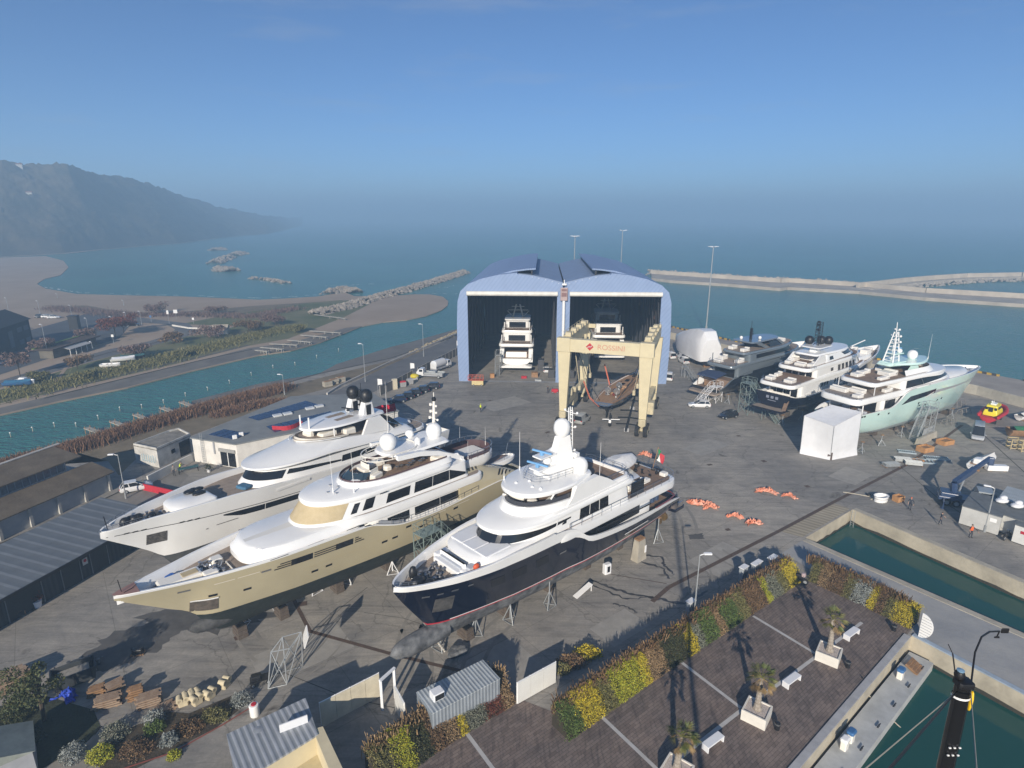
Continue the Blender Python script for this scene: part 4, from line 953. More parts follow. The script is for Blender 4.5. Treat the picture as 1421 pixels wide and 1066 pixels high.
    mb=MB();Wu.wrap(mb,25.9,.06,.98,.04);mb.build('canvas_window_cover',M_TAN,t,60)
    for sd in(1,-1):
        for a,b,c,d in((24.6,25.2,.2,.78),(22.9,24.0,.2,.85),(18.5,21.3,.12,.72)):mb=MB();Wu.win(mb,a,b,c,d,sd);mb.build('window',M_GLASS,t)
        for a,b,c,cb in((10.9,13.2,.12,.80),(13.27,15.5,.80,.80),(15.57,17.9,.80,.80)):mb=MB();Wu.win(mb,a,b,.10,.25 if c<.2 else.8,sd,v1b=cb);mb.build('window',M_GLASS,t)
        mb=MB();Wu.win(mb,21.7,22.6,.92,1.18,sd,.28);mb.build('window',M_GLASS,t)
    r0=half(12.2,28.9,3.55,6.8,2.25,1.6);tier([(inset(r0,.4),10.95),(inset(r0,.06),11.05),(r0,11.25),(inset(r0,.1),11.5),(inset(r0,.5),11.68)]).build('upper_roof',M_WHITE,t,40)
    mb=MB()
    for p in((26.5,.8),(25.5,-.6),(26.0,1.6),(25.1,.3)):mb.rbox((p[0],p[1],11.75),(.25,.15,.12),.03)
    mb.build('horn',M_STEEL,t)
    # flybridge
    c0=half(12.3,24.6,3.0,5.2,2.2,.9);mb=MB();mb.loft([ring(inset(c0,-.2),11.6),ring(c0,12.15),ring(inset(c0,.15),12.15),ring(inset(c0,.2),11.6)],False,False);mb.build('flybridge_coaming',M_WHITE,t,40)
    sheetdeck(inset(c0,.18),11.72).build('fly_deck',M_TEAK,t);mb=MB();mb.loft([ring(inset(c0,.16),11.8),ring(inset(c0,.18),12.3)],False,False,closed=True);mb.build('weather_cloth',M_PURP,t)
    mb=MB();mb.rbox((23.2,.4,11.95),(1.6,2.2,.6),.25);mb.build('helm_pod',M_WHITE,t);Wc=Wall(half(21,24.3,1.6,1.8,2,.2),12.1,half(20.8,23.4,1.4,1.5,2,.2),12.7);mb=MB();Wc.wrap(mb,22.3,0,1,0);mb.build('windscreen',mat('blue_glass',(.03,.05,.07)),t)
    mb=MB();sofa(mb,(21.2,1.2,11.75),1.4,.8,.5,.5,R(200));sofa(mb,(21.4,-1.0,11.75),1.6,.8,.5,.5,R(90));mb.rbox((19.6,-1.6,12),(2.2,.9,.5),.15);mb.rbox((13.6,1.9,12),(1.6,1.4,.6),.25);mb.rbox((19.2,.2,12.0),(.9,.9,.5),.2);mb.build('flybridge_seat',M_CREAM,t)
    mb=MB()
    for k in range(7):
        x,y=15.2+k*.55,1.2+.3*math.sin(k*2);mb.tube((x,y,11.75),(x,y+.1,12.4),.03,4);mb.box((x,y,12.1),(.4,.4,.04))
    mb.build('deck_chair',M_STEEL,t)
    # radar arch: swept legs carrying a platform
    for sd in(1,-1):
        mb=MB();P=[(10.6,11.2),(12.2,12.0),(14.2,12.9),(16.6,13.5),(19.4,13.75)]
        mb.loft([[(x,sd*2.75,z-.25),(x,sd*2.75,z+.28),(x,sd*2.3,z+.32),(x,sd*2.3,z-.2)]for x,z in P]);mb.build('radar_arch_leg',M_WHITE,t,40)
        mb=MB();mb.path([(12.4,sd*2.5,12.1),(11.4,sd*2.6,12.0),(10.9,sd*2.7,11.2)],.12,6);mb.build('arch_brace',M_WHITE,t)
    mb=MB();ho=half(15.6,21.9,1.9,3.0,2.0,1.7);tier([(inset(half(12,20,2.3,2.5,2.4,.6),.2),13.5),(half(12,20,2.3,2.5,2.4,.6),13.62),(inset(half(12,20,2.3,2.5,2.4,.6),.2),13.85)],mb);mb.build('arch_platform',M_WHITE,t,40)
    mb=MB();rg=ring(ho,13.95);mb.path(rg+[rg[0]],.06,5);mb.path([(x,y,13.5)for x,y,z in rg]+[(rg[0][0],rg[0][1],13.5)],.05,5)
    for p in rg[::6]:mb.tube((p[0],p[1],13.5),p,.04,4)
    mb.build('bimini_frame',M_CREAM,t)
    radome(t,(18.8,0,13.95),.92,h=1.75);radome(t,(12.9,.3,13.75),.9,h=1.75);radome(t,(14.9,-1.6,13.8),.5,h=.9)
    mb=MB();mb.tube((12.4,-.4,13.6),(12.2,-.4,17.9),.22,10,.14);mb.tube((12.2,-.4,17.9),(12.2,-.4,18.8),.05,5)
    for z,l in((17.3,.5),(16.5,.5),(15.7,.7),(14.8,.5)):mb.tube((12.3,-.4-l,z),(12.3,-.4+l,z),.05,5);mb.ball((12.3,-.4+l,z),.15,8);mb.rbox((12.3,-.4-l,z),(.3,.25,.3),.05)
    mb.box((12.7,-.4,15.2),(1.2,.3,.12));mb.build('mast',M_CREAM,t)
    mb=MB();mb.lathe([(.2,0),(.26,.12),(.26,.3),(.1,.5)],(12.2,-.4,17.8),10);mb.build('mast_light',M_BLK,t)
    mb=MB();mb.rbox((17.2,-2.0,14.1),(.3,.3,.3),.05);mb.rbox((17.2,-2.0,14.35),(.2,2.0,.15),.04,.5);mb.lathe([(.3,0),(.35,.5),(.1,.8)],(15.6,.9,13.85),10);mb.build('radar',M_WHITE,t)
    whip(t,(26.1,1.2,11.7),4.2);whip(t,(24.6,2.6,11.6),4.4)
    # aft: shoulders, oval balcony, tender bay
    for sd in(1,-1):
        mb=MB();sec=[]
        for x,zt,yi in((.3,6.2,3.2),(2,7.1,3.0),(4,8.1,2.6),(6.5,9.0,2.1),(9,9.5,2.0),(12.2,9.7,2.2)):
            b=H.b(x)-.05;zb=H.zs(x)-.15;sec.append([(x,sd*b,zb),(x,sd*(b-.25),lerp(zb,zt,.5)),(x,sd*(lerp(b,yi,.55)),zt-.12),(x,sd*yi,zt),(x,sd*(yi-.3),zt-.2),(x,sd*(yi-.3),zb-.4)])
        mb.loft(sec);mb.build('stern_shoulder',M_GOLD,t,50)
        mb=MB()
        for q,(x0,n)in enumerate(((3.6,4),(8.4,3))):
            for k in range(n):
                x=x0+k*.55;zb=H.zs(x);zt=interp([(.3,6.2),(2,7.1),(4,8.1),(6.5,9.0),(9,9.5),(12.2,9.7)],x);yo=H.b(x)-.05;yi=interp([(.3,3.2),(2,3.0),(4,2.6),(6.5,2.1),(9,2.0),(12.2,2.2)],x)
                A=Vector((x+.75,sd*(yo-.22),lerp(zb,zt,.52)+.06));B=Vector((x,sd*lerp(yo,yi,.5),zt-.08));d=Vector((.13,0,.02))
                if q:A=Vector((x+.4,sd*lerp(yo,yi,.55),zt-.06));B=Vector((x,sd*(yi+.15),zt+.04))
                mb.quad(A-d,A+d,B+d,B-d)
        mb.build('louvre',M_BLK,t)
    mb=MB();oc=half(4.6,13,2.35,1.0,3,2.2);mb.loft([ring(inset(oc,.5),9.0),ring(oc,9.7),ring(oc,10.5),ring(inset(oc,.18),10.55),ring(inset(oc,.2),9.9)],True,False);mb.build('aft_balcony',M_WHITE,t,40)
    sheetdeck(inset(oc,.2),9.95).build('deck',M_TEAKG,t);mb=MB();mb.loft([ring(inset(oc,.21),9.95),ring(inset(oc,.2),11.0)],False,False);mb.build('weather_cloth',M_PURP,t);mb=MB();mb.rbox((7.2,-.2,10.2),(3.2,2.6,.5),.3);mb.build('balcony_sun_pad',M_CUSH,t)
    pr=[(x,y,10.5)for x,y in oc if x<11.5];handrail(t,[(p[0],p[1],p[2])for p in pr[1:]][::-1]+[(p[0],-p[1],p[2])for p in pr[1:]],.9,1.0,.03)
    for p in((9.5,-2.2),(7,-2.3),(4.8,0),(9.5,2.2)):whip(t,(p[0],p[1],10.5),2.4,.02)
    td=MB();hb=half(0,5.6,1.05,2.6,2.0,.3,.95);q=lambda h,z,s=1.0:[(4.9-x,y*s-.6,z(x)if callable(z)else z)for x,y,_ in ring(h,0)]
    td.loft([q(hb,lambda x:6.6+.08*max(0,x-3)**1.4,.3),q(hb,lambda x:7.1+.06*max(0,x-3)**1.4),q(hb,7.6),q(inset(hb,.2),7.66),q(inset(hb,.25),7.4)]);tb=td.build('tender',M_WHITE,t,40)
    mb=MB();mb.grid([[(4.4,-1.2,7.72),(4.4,0,7.72)],[(1.6,-1.1,7.9),(1.6,-.1,7.9)],[(.6,-.8,7.75),(.6,-.4,7.75)]]);mb.build('tender_cover',mat('brown_cover',(.22,.15,.12),.8,.15),tb);mb=MB();mb.tube((.8,-.6,7.7),(.3,-.6,9.4),.04,5);mb.build('tender_pole',M_STEEL,tb)
    handrail(tb,[(1.8,.3,7.66),(.3,-.2,7.66),(-.2,-.6,7.66),(.3,-1.0,7.66),(1.8,-1.5,7.66)],.35,.7,.02)
    mb=MB();pl=half(-1.4,1.2,3.1,.3,3,.6);tier([(pl,4.6),(pl,5.0)],mb);mb.build('swim_platform',M_GOLD,t);sheetdeck(inset(pl,.15),5.02).build('deck',M_TEAKG,t);mb=MB();mb.box((-.4,-.4,5.6),(.5,3.2,1.1));mb.build('transom_locker',M_GOLD,t)
    return t
champagne=champagne_yacht()
M_AF1=antifoul('grey_antifouling',(.04,.045,.05),(.09,.09,.085))
def white_yacht():
    hd=R(-127.05);ox,oy=-8.3+6.5*math.cos(hd),92+6.5*math.sin(hd)
    t=yacht('motor_yacht','all white yacht with two black satellite domes and black windows, farthest left of those ashore',45,ox,oy,-127.05,group='yachts standing ashore')
    H=Hull(45,[(0,7.0),(10,7.5),(20,8.2),(28,8.9),(34,9.35),(40,9.35),(45,9.0)],[(0,3.5),(8,3.95),(20,4.1),(29,3.9),(34,3.35),(38.5,2.45),(42,1.5),(44,.85),(44.7,.5),(45,.15)],
             [(0,3.8),(5,3.0),(12,1.8),(20,1.4),(37,1.3),(39,2.4),(40.2,4.2),(41.3,5.3),(43.5,7.1),(45,8.3)],[(0,.18),(12,.22),(24,.32),(31,.5),(36,.75),(40,1.0),(43,1.1),(45,.9)],4.0,None,.1)
    hull_parts(t,H,[M_AF1,M_WHITE,M_WHITE,M_WHITE],[(.05,44.85,lambda x:interp([(0,5.2),(12,6.2),(24,8.0),(31,8.5),(45,8.5)],x),M_TEAKG)])
    for sd in(1,-1):
        gz=lambda x:interp([(0,5.7),(10,6.0),(24,6.75),(34,7.45),(40,7.95),(45,8.3)],x)
        mb=MB();H.panel(mb,8,44.6,lambda x:gz(x)-.03,lambda x:gz(x)+.05,sd,.015,40);mb.build('sheer_groove',M_BLK,t)
        for a,b in((2,8.5),(8.6,16),(16.1,24),(24.1,30),(30.1,34.5)):mb=MB();H.panel(mb,a,b,lambda x:gz(x)-(.95 if x<32.5 else.95-.28*(x-32.5)),lambda x:gz(x)-.22,sd,.02);mb.build('window',M_GLASS,t)
        mb=MB();H.panel(mb,39.7,41.4,6.0,7.3,sd,.03);mb.build('anchor_pocket',mat('dark_pocket',(.02,.019,.018),.5,.5,5,rgb2=(.16,.15,.14)),t)
        mb=MB()
        for x in(36.8,37.5,38.2,41.4,42.1,42.8):H.panel(mb,x,x+.45,gz(x)-.02,gz(x)+.14,sd,.025,3)
        mb.build('freeing_port',M_BLK,t);mb=MB();H.panel(mb,33,35.2,6.15,6.24,sd,.06);H.panel(mb,36,36.2,6.0,6.12,sd,.04,2);mb.build('name_trim',M_STEEL,t)
        mb=MB();H.panel(mb,24.6,28.8,8.05,8.35,sd,.1);mb.build('side_shelf',M_WHITE,t)
    # foredeck
    mb=MB();s=half(34.4,38.9,2.0,2.0,3,.3);tier([(s,8.5),(inset(s,.05),9.1),(inset(s,.35),9.35)],mb);mb.build('foredeck_lounge',M_WHITE,t,40)
    mb=MB()
    for k in range(7):mb.ball((35.4+rnd.uniform(-.5,.9),-.3+rnd.uniform(-.9,.8),9.45),(.6,.45,.2),8)
    mb.build('black_mats',M_BLK,t,60);mb=MB();mb.rbox((31.0,.9,8.75),(1.1,1.5,.3),.15,.2);mb.build('blue_mat',mat('blue_foam',(.05,.14,.24),.7,.2,2),t)
    mb=MB()
    for k in range(9):mb.ball((42.2+rnd.uniform(-.9,.9),rnd.uniform(-.55,.55),9.0+rnd.uniform(0,.3)),(.5,.4,.4),8)
    for k in range(3):mb.ball((40.3+rnd.uniform(-.4,.4),rnd.uniform(-.5,1.0),8.9),(.4,.4,.3),8)
    mb.build('windlass_cover',M_BLK,t,60);mb=MB();winch_cluster(mb,(40.2,0,8.5),16,random.Random(5),1.0,1.2);mb.build('anchor_windlass',M_STEEL,t)
    mb=MB();mb.tube((44.3,0,9.0),(44.4,0,10.4),.05,5);mb.build('jack_staff',M_BLK,t)
    handrail(t,[(41.5,1.5,9.3),(43.2,1.0,9.2),(44.5,.3,9.05),(44.5,-.3,9.05),(43.2,-1.0,9.2),(41.5,-1.5,9.3)],.35,.9,.025)
    # house
    h0=half(6,30.9,3.35,6.5,2.2,.6);h1=half(7,29.4,3.15,6.2,2.2,.6);z0=lambda x:interp([(6,6.9),(20,7.7),(31,8.5)],x);z1=lambda x:interp([(6,8.9),(20,9.6),(31,10.1)],x)
    tier([(h0,z0),(h1,z1)]).build('main_deck_house',M_WHITE,t,40);Wu=Wall(h0,z0,h1,z1)
    mb=MB();Wu.wrap(mb,27.3,.42,.93);mb.build('window',M_GLASS,t)
    for sd in(1,-1):
        mb=MB();Wu.win(mb,19.5,27.0,.45,.56,sd,v0b=.62,v1b=.93);mb.build('window',M_GLASS,t);mb=MB();Wu.win(mb,8,19.4,.36,.82,sd,v0b=.40,v1b=.80);mb.build('window',M_GLASS,t)
    r0=half(7,30.3,3.6,7.2,2.2,.8);zr=lambda x:interp([(6,9.0),(14,9.4),(21,10.1),(31,10.3)],x)
    r1=half(7.2,29.4,3.3,7.0,2.2,.8);r2=half(7.4,24.6,2.7,6.0,2.1,.8)
    tier([(inset(r0,.3),lambda x:zr(x)-.12),(r0,lambda x:zr(x)+.08),(inset(r0,.05),lambda x:zr(x)+.28),(r1,lambda x:zr(x)+.40),(r2,lambda x:interp([(6,9.7),(13,10.2),(18,11.1),(25,11.75)],x))]).build('bridge_roof',M_WHITE,t,45)
    mb=MB()
    for sd in(1,-1):mb.path([(23.9,sd*.8,11.82),(23.2,sd*1.6,11.8),(21.5,sd*2.4,11.65),(19,sd*2.8,11.4)],.06,5)
    mb.build('flybridge_lip',M_WHITE,t)
    c0=half(9,23.6,2.55,5.2,2.1,.8);mb=MB();sheetdeck(c0,lambda x:interp([(8,10.0),(13,10.5),(18,11.3),(24,11.9)],x),mb);mb.build('fly_deck',M_TEAKG,t)
    mb=MB();Wf=Wall(c0,11.2,inset(c0,.25),12.15);Wf.wrap(mb,17.5,.3,.98,0,v0s=.0,v1s=.2);mb.build('windscreen',mat('cream_screen',(.55,.52,.46),.5,.05),t)
    mb=MB();mb.rbox((19.5,.8,11.6),(2.4,1.2,.7),.2);mb.rbox((16.8,1.6,11.4),(1.8,1.0,.8),.2);mb.rbox((21.3,-.5,11.9),(1.0,1.6,.8),.3);mb.build('flybridge_seat',M_CREAM,t)
    k0=half(10.6,22.6,2.75,6.0,2.1,.9,2.0);kz=lambda x:interp([(10,12.2),(16,12.6),(23,12.75)],x)
    tier([(inset(k0,.4),lambda x:kz(x)-.12),(k0,lambda x:kz(x)),(inset(k0,.1),lambda x:kz(x)+.22),(inset(k0,.7),lambda x:kz(x)+.35)]).build('hardtop',M_WHITE,t,40)
    mb=MB()
    for y in(-.9,.9):mb.box((16.9,y,12.98),(2.6,.8,.04))
    mb.build('roof_hatch',M_TEAKG,t)
    for sd in(1,-1):
        mb=MB();mb.loft([[(x,sd*2.75,z)for x,z in((10.2,10.0),(15.5,10.6),(14.5,12.4),(12.4,12.5))],[(x,sd*2.45,z)for x,z in((10.2,10.0),(15.5,10.6),(14.5,12.4),(12.4,12.5))]]);mb.build('arch_wing',M_WHITE,t)
        mb=MB();mb.tube((19.5,sd*2.3,11.4),(19.5,sd*2.3,12.6),.08,6);mb.tube((22.0,sd*.9,12.8),(22.0,sd*.9,14.4),.1,6);mb.build('hardtop_pillar',M_WHITE,t)
        mb=MB();mb.loft([[(12.6,sd*1.35-.5,12.5),(14.6,sd*1.35-.5,12.5),(14.6,sd*1.35+.5,12.5),(12.6,sd*1.35+.5,12.5)],[(12.9,sd*1.35-.42,14.4),(14.0,sd*1.35-.42,14.4),(14.0,sd*1.35+.42,14.4),(12.9,sd*1.35+.42,14.4)]]);mb.build('dome_pedestal',M_WHITE,t)
        mb=MB();mb.box((13.55,sd*1.35+.48,13.4),(.75,.04,1.4));mb.build('pedestal_vent',M_BLK,t)
        radome(t,(13.45,sd*1.35,14.42),.85,M_BLK,1.75)
    mb=MB();mb.box((13.0,-.2,14.0),(.35,.5,3.4));mb.box((13.0,-.2,13.5),(.3,2.2,.15));mb.rbox((13.4,-.2,14.6),(.5,.7,.5),.1);mb.rbox((13.2,-.2,15.4),(.4,.4,.7),.1);mb.tube((13,-.2,15.6),(13,-.2,16.6),.04,5);mb.rbox((15.0,-.6,13.3),(.4,.4,.3),.1);mb.rbox((15.0,-.6,13.5),(.2,2.0,.14),.04,.3);mb.build('mast',M_BLK,t)
    # aft decks
    a0=half(3.6,14,3.2,1,3,1.8,2.9);tier([(inset(a0,.4),8.1),(a0,8.4),(a0,8.75),(inset(a0,.1),8.85)]).build('upper_deck_overhang',M_WHITE,t,40);sheetdeck(inset(a0,.25),8.88).build('deck',M_TEAKG,t)
    mb=MB();mb.rbox((6.2,-.8,9.1),(2.6,2.8,.5),.25);mb.rbox((9,1.4,9.1),(1.4,.9,.5),.2);mb.build('aft_sun_pad',M_WHITE2,t)
    mb=MB();mb.loft([[(x,s*2.5,z)for x,z in((8.4,9.9),(10.6,11.8))]+[(x,s*2.2,z)for x,z in((10.6,11.8),(8.4,9.9))]for s in(1,-1)]);mb.build('aft_screen',mat('blue_glass',(.03,.05,.07)),t)
    handrail(t,[(9,2.9,8.85),(5,2.8,8.85),(3.8,1.6,8.85),(3.8,-1.6,8.85),(5,-2.8,8.85),(9,-2.9,8.85)],.8,1.0,.025)
    mb=MB();mb.tube((5.9,-2.0,8.9),(5.6,-2.0,11.8),.05,6);fs=mb.build('flag_staff',M_BLK,t);mb=MB();G=[]
    for i in range(9):
        u=i/8;G.append([(5.6+2.9*u+.12*math.sin(u*9+j),-2.0-3.8*u+.22*math.sin(u*11+j*.7),11.6-1.0*u-j/5*(1.3-.2*u))for j in range(6)])
    mb.grid(G);mb.build('flag',mat('red_ensign',(.50,.012,.035),.8,.15,2),fs,60)
    whip(t,(11.5,3.0,9.5),7.5,.035)
    mb=MB();pl=half(-1.5,.8,3.2,.3,3,.6);tier([(pl,3.7),(pl,4.0)],mb);mb.build('swim_platform',M_TEAKG,t)
    return t
whitey=white_yacht()
# ---------- the three yachts on the seaward side, the wrapped boat, boats inside the sheds
M_TURQ=mat('turquoise_paint',(.57,.77,.715),.22,.04,.3,coat=.6)
M_AFG=antifoul('pale_antifouling',(.22,.27,.27),(.34,.37,.36))
def windows(t,Wl,spans,v0,v1,sl=0,sides=(1,-1)):
    for sd in sides:
        for a,b in spans:mb=MB();Wl.win(mb,a,b,v0,v1,sd,sl=sl);mb.build('window',M_GLASS,t)
def furniture(t,spots,z,name='deck_furniture',m=None,seed=3):
    mb=MB();rr=random.Random(seed)
    for x,y,l,w,h in spots:mb.rbox((x,y,z+h/2),(l,w,h),.1);mb.rbox((x+l*.35,y,z+h*.8),(l*.25,w,h),.08)
    return mb.build(name,m or M_CUSH,t)
def turquoise_yacht():
    t=yacht('motor_yacht','pale turquoise yacht with a white lattice mast, standing beside the white tent',45,54.5,95.85,28,group='yachts standing ashore')
    H=Hull(45,[(0,5.6),(2,6.3),(9,6.5),(11,7.2),(13,8.6),(15,9.1),(22,9.3),(27,9.5),(36,9.4),(45,8.9)],[(0,3.6),(6,4.0),(18,4.15),(28,4.0),(34,3.5),(39,2.5),(42.5,1.45),(44.3,.7),(45,.15)],
             [(0,2.8),(4,2.0),(10,1.3),(18,1.0),(37,1.0),(39,1.8),(40.4,3.0),(42.5,5.6),(45,8.3)],[(0,.2),(12,.24),(24,.34),(31,.5),(36,.75),(40,1.0),(43,1.1),(45,.9)],2.3,[(0,5.6),(2,6.25),(9,6.4),(11,7.1),(13,8.5),(15,9.0),(22,9.1),(27,9.2),(36,9.1),(45,8.6)],.12)
    hull_parts(t,H,[M_AFG,M_GREY,M_TURQ,M_TURQ],[(.05,16,lambda x:5.3,M_TEAK),(20,44.85,8.5,M_WHITE2)])
    for sd in(1,-1):
        mb=MB();H.panel(mb,12.6,22.6,lambda x:6.55+.08*(x-13),lambda x:6.6+min(1.15,.55*max(0,x-12.6))+.045*(x-13),sd,.025,24);mb.build('window',M_GLASS,t)
        mb=MB();H.panel(mb,22.6,39.5,lambda x:7.25+.018*(x-22),lambda x:7.9+.0*(x-22)-.012*(x-22),sd,.02,24);mb.build('grey_sheer_band',M_GREY,t)
        mb=MB();H.panel(mb,19.6,22.2,lambda x:6.75+.28*(x-19.6),lambda x:6.98+.28*(x-19.6),sd,.04,6);mb.build('white_scroll',M_WHITE,t)
        mb=MB()
        for x,z in((1.9,6.0),(2.5,6.0),(6,5.9),(9,5.6),(1.2,4.0),(19,5.4),(18.3,6.0),(21,5.3),(26.5,5.6),(25,5.5)):H.panel(mb,x-.22,x+.22,z-.16,z+.16,sd,.03,4)
        mb.build('porthole',M_GLASS,t)
    h=half(8,26,3.2,3);tier([(h,5.2),(h,8.2)]).build('main_deck_house',M_WHITE,t,30);windows(t,Wall(h,5.2,h,8.2),((8.6,11.5),),.35,.85)
    mb=MB();mb.quad((7.95,-2.2,5.3),(7.95,2.2,5.3),(7.95,2.2,7.8),(7.95,-2.2,7.8));mb.build('glass_door',M_GLASS,t)
    hu=half(.2,30,3.95,6,2.4,1.3,3.6);zf=lambda x:.018*x
    tier([(inset(hu,.35),lambda x:7.75+zf(x)),(inset(hu,.03),lambda x:8.0+zf(x)),(hu,lambda x:8.4+zf(x)),(inset(hu,.1),lambda x:8.9+zf(x)),(inset(hu,.3),lambda x:8.95+zf(x))]).build('upper_deck_overhang',M_WHITE,t,40);sheetdeck(inset(hu,.35),lambda x:8.98+zf(x)).build('deck',M_TEAKG,t)
    h0=half(12.5,31,3.5,7,2.1,.5);h1=half(13.2,28,3.2,6.5,2.1,.5);z0=lambda x:8.9+.018*x;z1=lambda x:11.1-.03*max(0,x-20)
    tier([(h0,z0),(h1,z1)]).build('upper_deck_house',M_WHITE,t,40);Wu=Wall(h0,z0,h1,z1)
    mb=MB();Wu.wrap(mb,25,.3,.6);mb.build('window',M_GLASS,t)
    for sd in(1,-1):mb=MB();Wu.win(mb,13.8,18.5,.06,.72,sd,v0b=.08,v1b=.72);mb.build('window',M_GLASS,t);mb=MB();Wu.win(mb,18.55,25,.08,.72,sd,v0b=.3,v1b=.6);mb.build('window',M_GLASS,t)
    for sd in(1,-1):mb=MB();mb.box((5,sd*3.2,9.9),(.1,.1,1.5));mb.tube((3,sd*2.9,5.3),(3,sd*2.9,7.9),.1,8);mb.build('deck_pillar',M_WHITE,t)
    hs=half(4.6,29.3,3.6,7.5,2.1,1.2,3.3);zs=lambda x:10.75+.012*x-.035*max(0,x-22)
    tier([(inset(hs,.5),lambda x:zs(x)-.55),(inset(hs,.05),lambda x:zs(x)-.3),(hs,lambda x:zs(x)),(inset(hs,.12),lambda x:zs(x)+.3),(inset(hs,.35),lambda x:zs(x)+.32)]).build('sun_deck_overhang',M_WHITE,t,40)
    cs=half(5.2,24,3.0,5,2.2,1);sheetdeck(cs,lambda x:zs(x)+.35).build('sun_deck',M_TEAK,t);mb=MB();Wc=Wall(half(12,25.5,2.9,5,2.2),11.2,half(12,24,2.6,4.4,2.2),12.2);Wc.wrap(mb,14,0,1,0);mb.build('windscreen',M_WHITE,t,40)
    ht=half(11.6,24.6,2.9,6.5,1.5,.3,1.2);tier([(inset(ht,.3),12.75),(ht,12.95),(inset(ht,.25),13.25)]).build('hardtop',M_TURQ,t,40)
    for sd in(1,-1):mb=MB();mb.loft([[(x,sd*2.2,z)for x,z in((15,11.1),(19.5,11.1),(18.5,12.8),(16.8,12.8))],[(x,sd*2.0,z)for x,z in((15,11.1),(19.5,11.1),(18.5,12.8),(16.8,12.8))]]);mb.build('hardtop_leg',M_TURQ,t)
    mb=MB();fr=[(13.0,.9),(13.0,-.9),(15.2,.7),(15.2,-.7)]
    for x,y in fr:mb.tube((x,y,13.1),(lerp(x,14.2,.75),y*.25,18.6),.13,6,.09)
    for k in range(9):z=13.6+k*.6;f=(z-13.1)/5.5*.75;mb.path([(lerp(x,14.2,f),y*(1-f),z)for x,y in(fr[0],fr[1],fr[3],fr[2],fr[0])],.05,4)
    mb.tube((14.1,0,18.4),(13.9,0,20.3),.09,6,.05)
    for z,l in((17.8,.7),(16.8,.8),(18.9,.3)):mb.tube((14.2,-l,z),(14.2,l,z),.06,5);mb.ball((14.2,l,z+.12),.18,8);mb.ball((14.4,-l,z+.1),.2,8)
    mb.build('lattice_mast',M_WHITE,t)
    mb=MB();mb.rbox((14.6,0,14.8),(2.6,1.9,.16),.06);mb.rbox((14.5,0,13.2),(4.2,2.6,.4),.15);mb.build('mast_platform',M_TURQ,t);radome(t,(15.0,-.6,14.9),.42,h=.75);radome(t,(19.8,-.3,13.25),.85,h=1.6);whip(t,(22.5,-1.6,13.1),4.6)
    mb=MB();mb.rbox((15.6,.4,15.6),(.2,1.8,.14),.04,.4);mb.build('radar',mat('radar_blue',(.16,.36,.62)),t)
    furniture(t,((7.5,1.6,2.2,1.4,.55),(10,2,2.4,.9,.6),(12.5,-.6,2.6,2.2,.75),(9.0,-2.0,2.6,.8,.5),(14.5,1.8,1.8,1.2,.7)),11.15,'sun_lounger')
    furniture(t,((3.2,1.8,1.0,3.0,.6),(4.8,-.4,1.3,2.6,.6),(8.5,2.6,2.4,.8,.6),(9.5,-2.7,2.2,.8,.6),(2.2,-2.2,1.6,1.2,.5)),9.02,'deck_sofa');mb=MB();mb.lathe([(.9,0),(.9,.08)],(7.4,.3,9.8),14);mb.tube((7.4,.3,9),(7.4,.3,9.8),.12,6);mb.build('round_table',M_WOOD,t)
    furniture(t,((2.5,1.2,1.2,3.2,.7),(4.4,-1.5,1.0,1.0,.8),(5.5,1.5,1.0,1.0,.8),(3.5,-2.6,2.2,.6,.7)),5.35,'deck_chair',M_CUSHG)
    mb=MB();jz=half(24.6,28.4,1.4,1.6,2.2,.6);mb.loft([ring(jz,10.6),ring(jz,11.15),ring(inset(jz,.3),11.15),ring(inset(jz,.35),10.9)],False,True);mb.build('spa_pool',M_CUSHG,t)
    tr=half(28,39,2.9,7,1.8,.5);tier([(tr,8.4),(inset(tr,.1),9.2),(inset(tr,.7),9.6)]).build('trunk',M_WHITE,t,40)
    mb=MB();winch_cluster(mb,(40.6,0,8.52),10,random.Random(6),1,.6);mb.build('anchor_windlass',M_STEEL,t)
    handrail(t,[(1,3.7,8.95),(.3,2.8,8.95),(.2,0,8.95),(.3,-2.8,8.95),(1,-3.7,8.95)],.4,1.2,.03)
    return t
turquoise=turquoise_yacht()
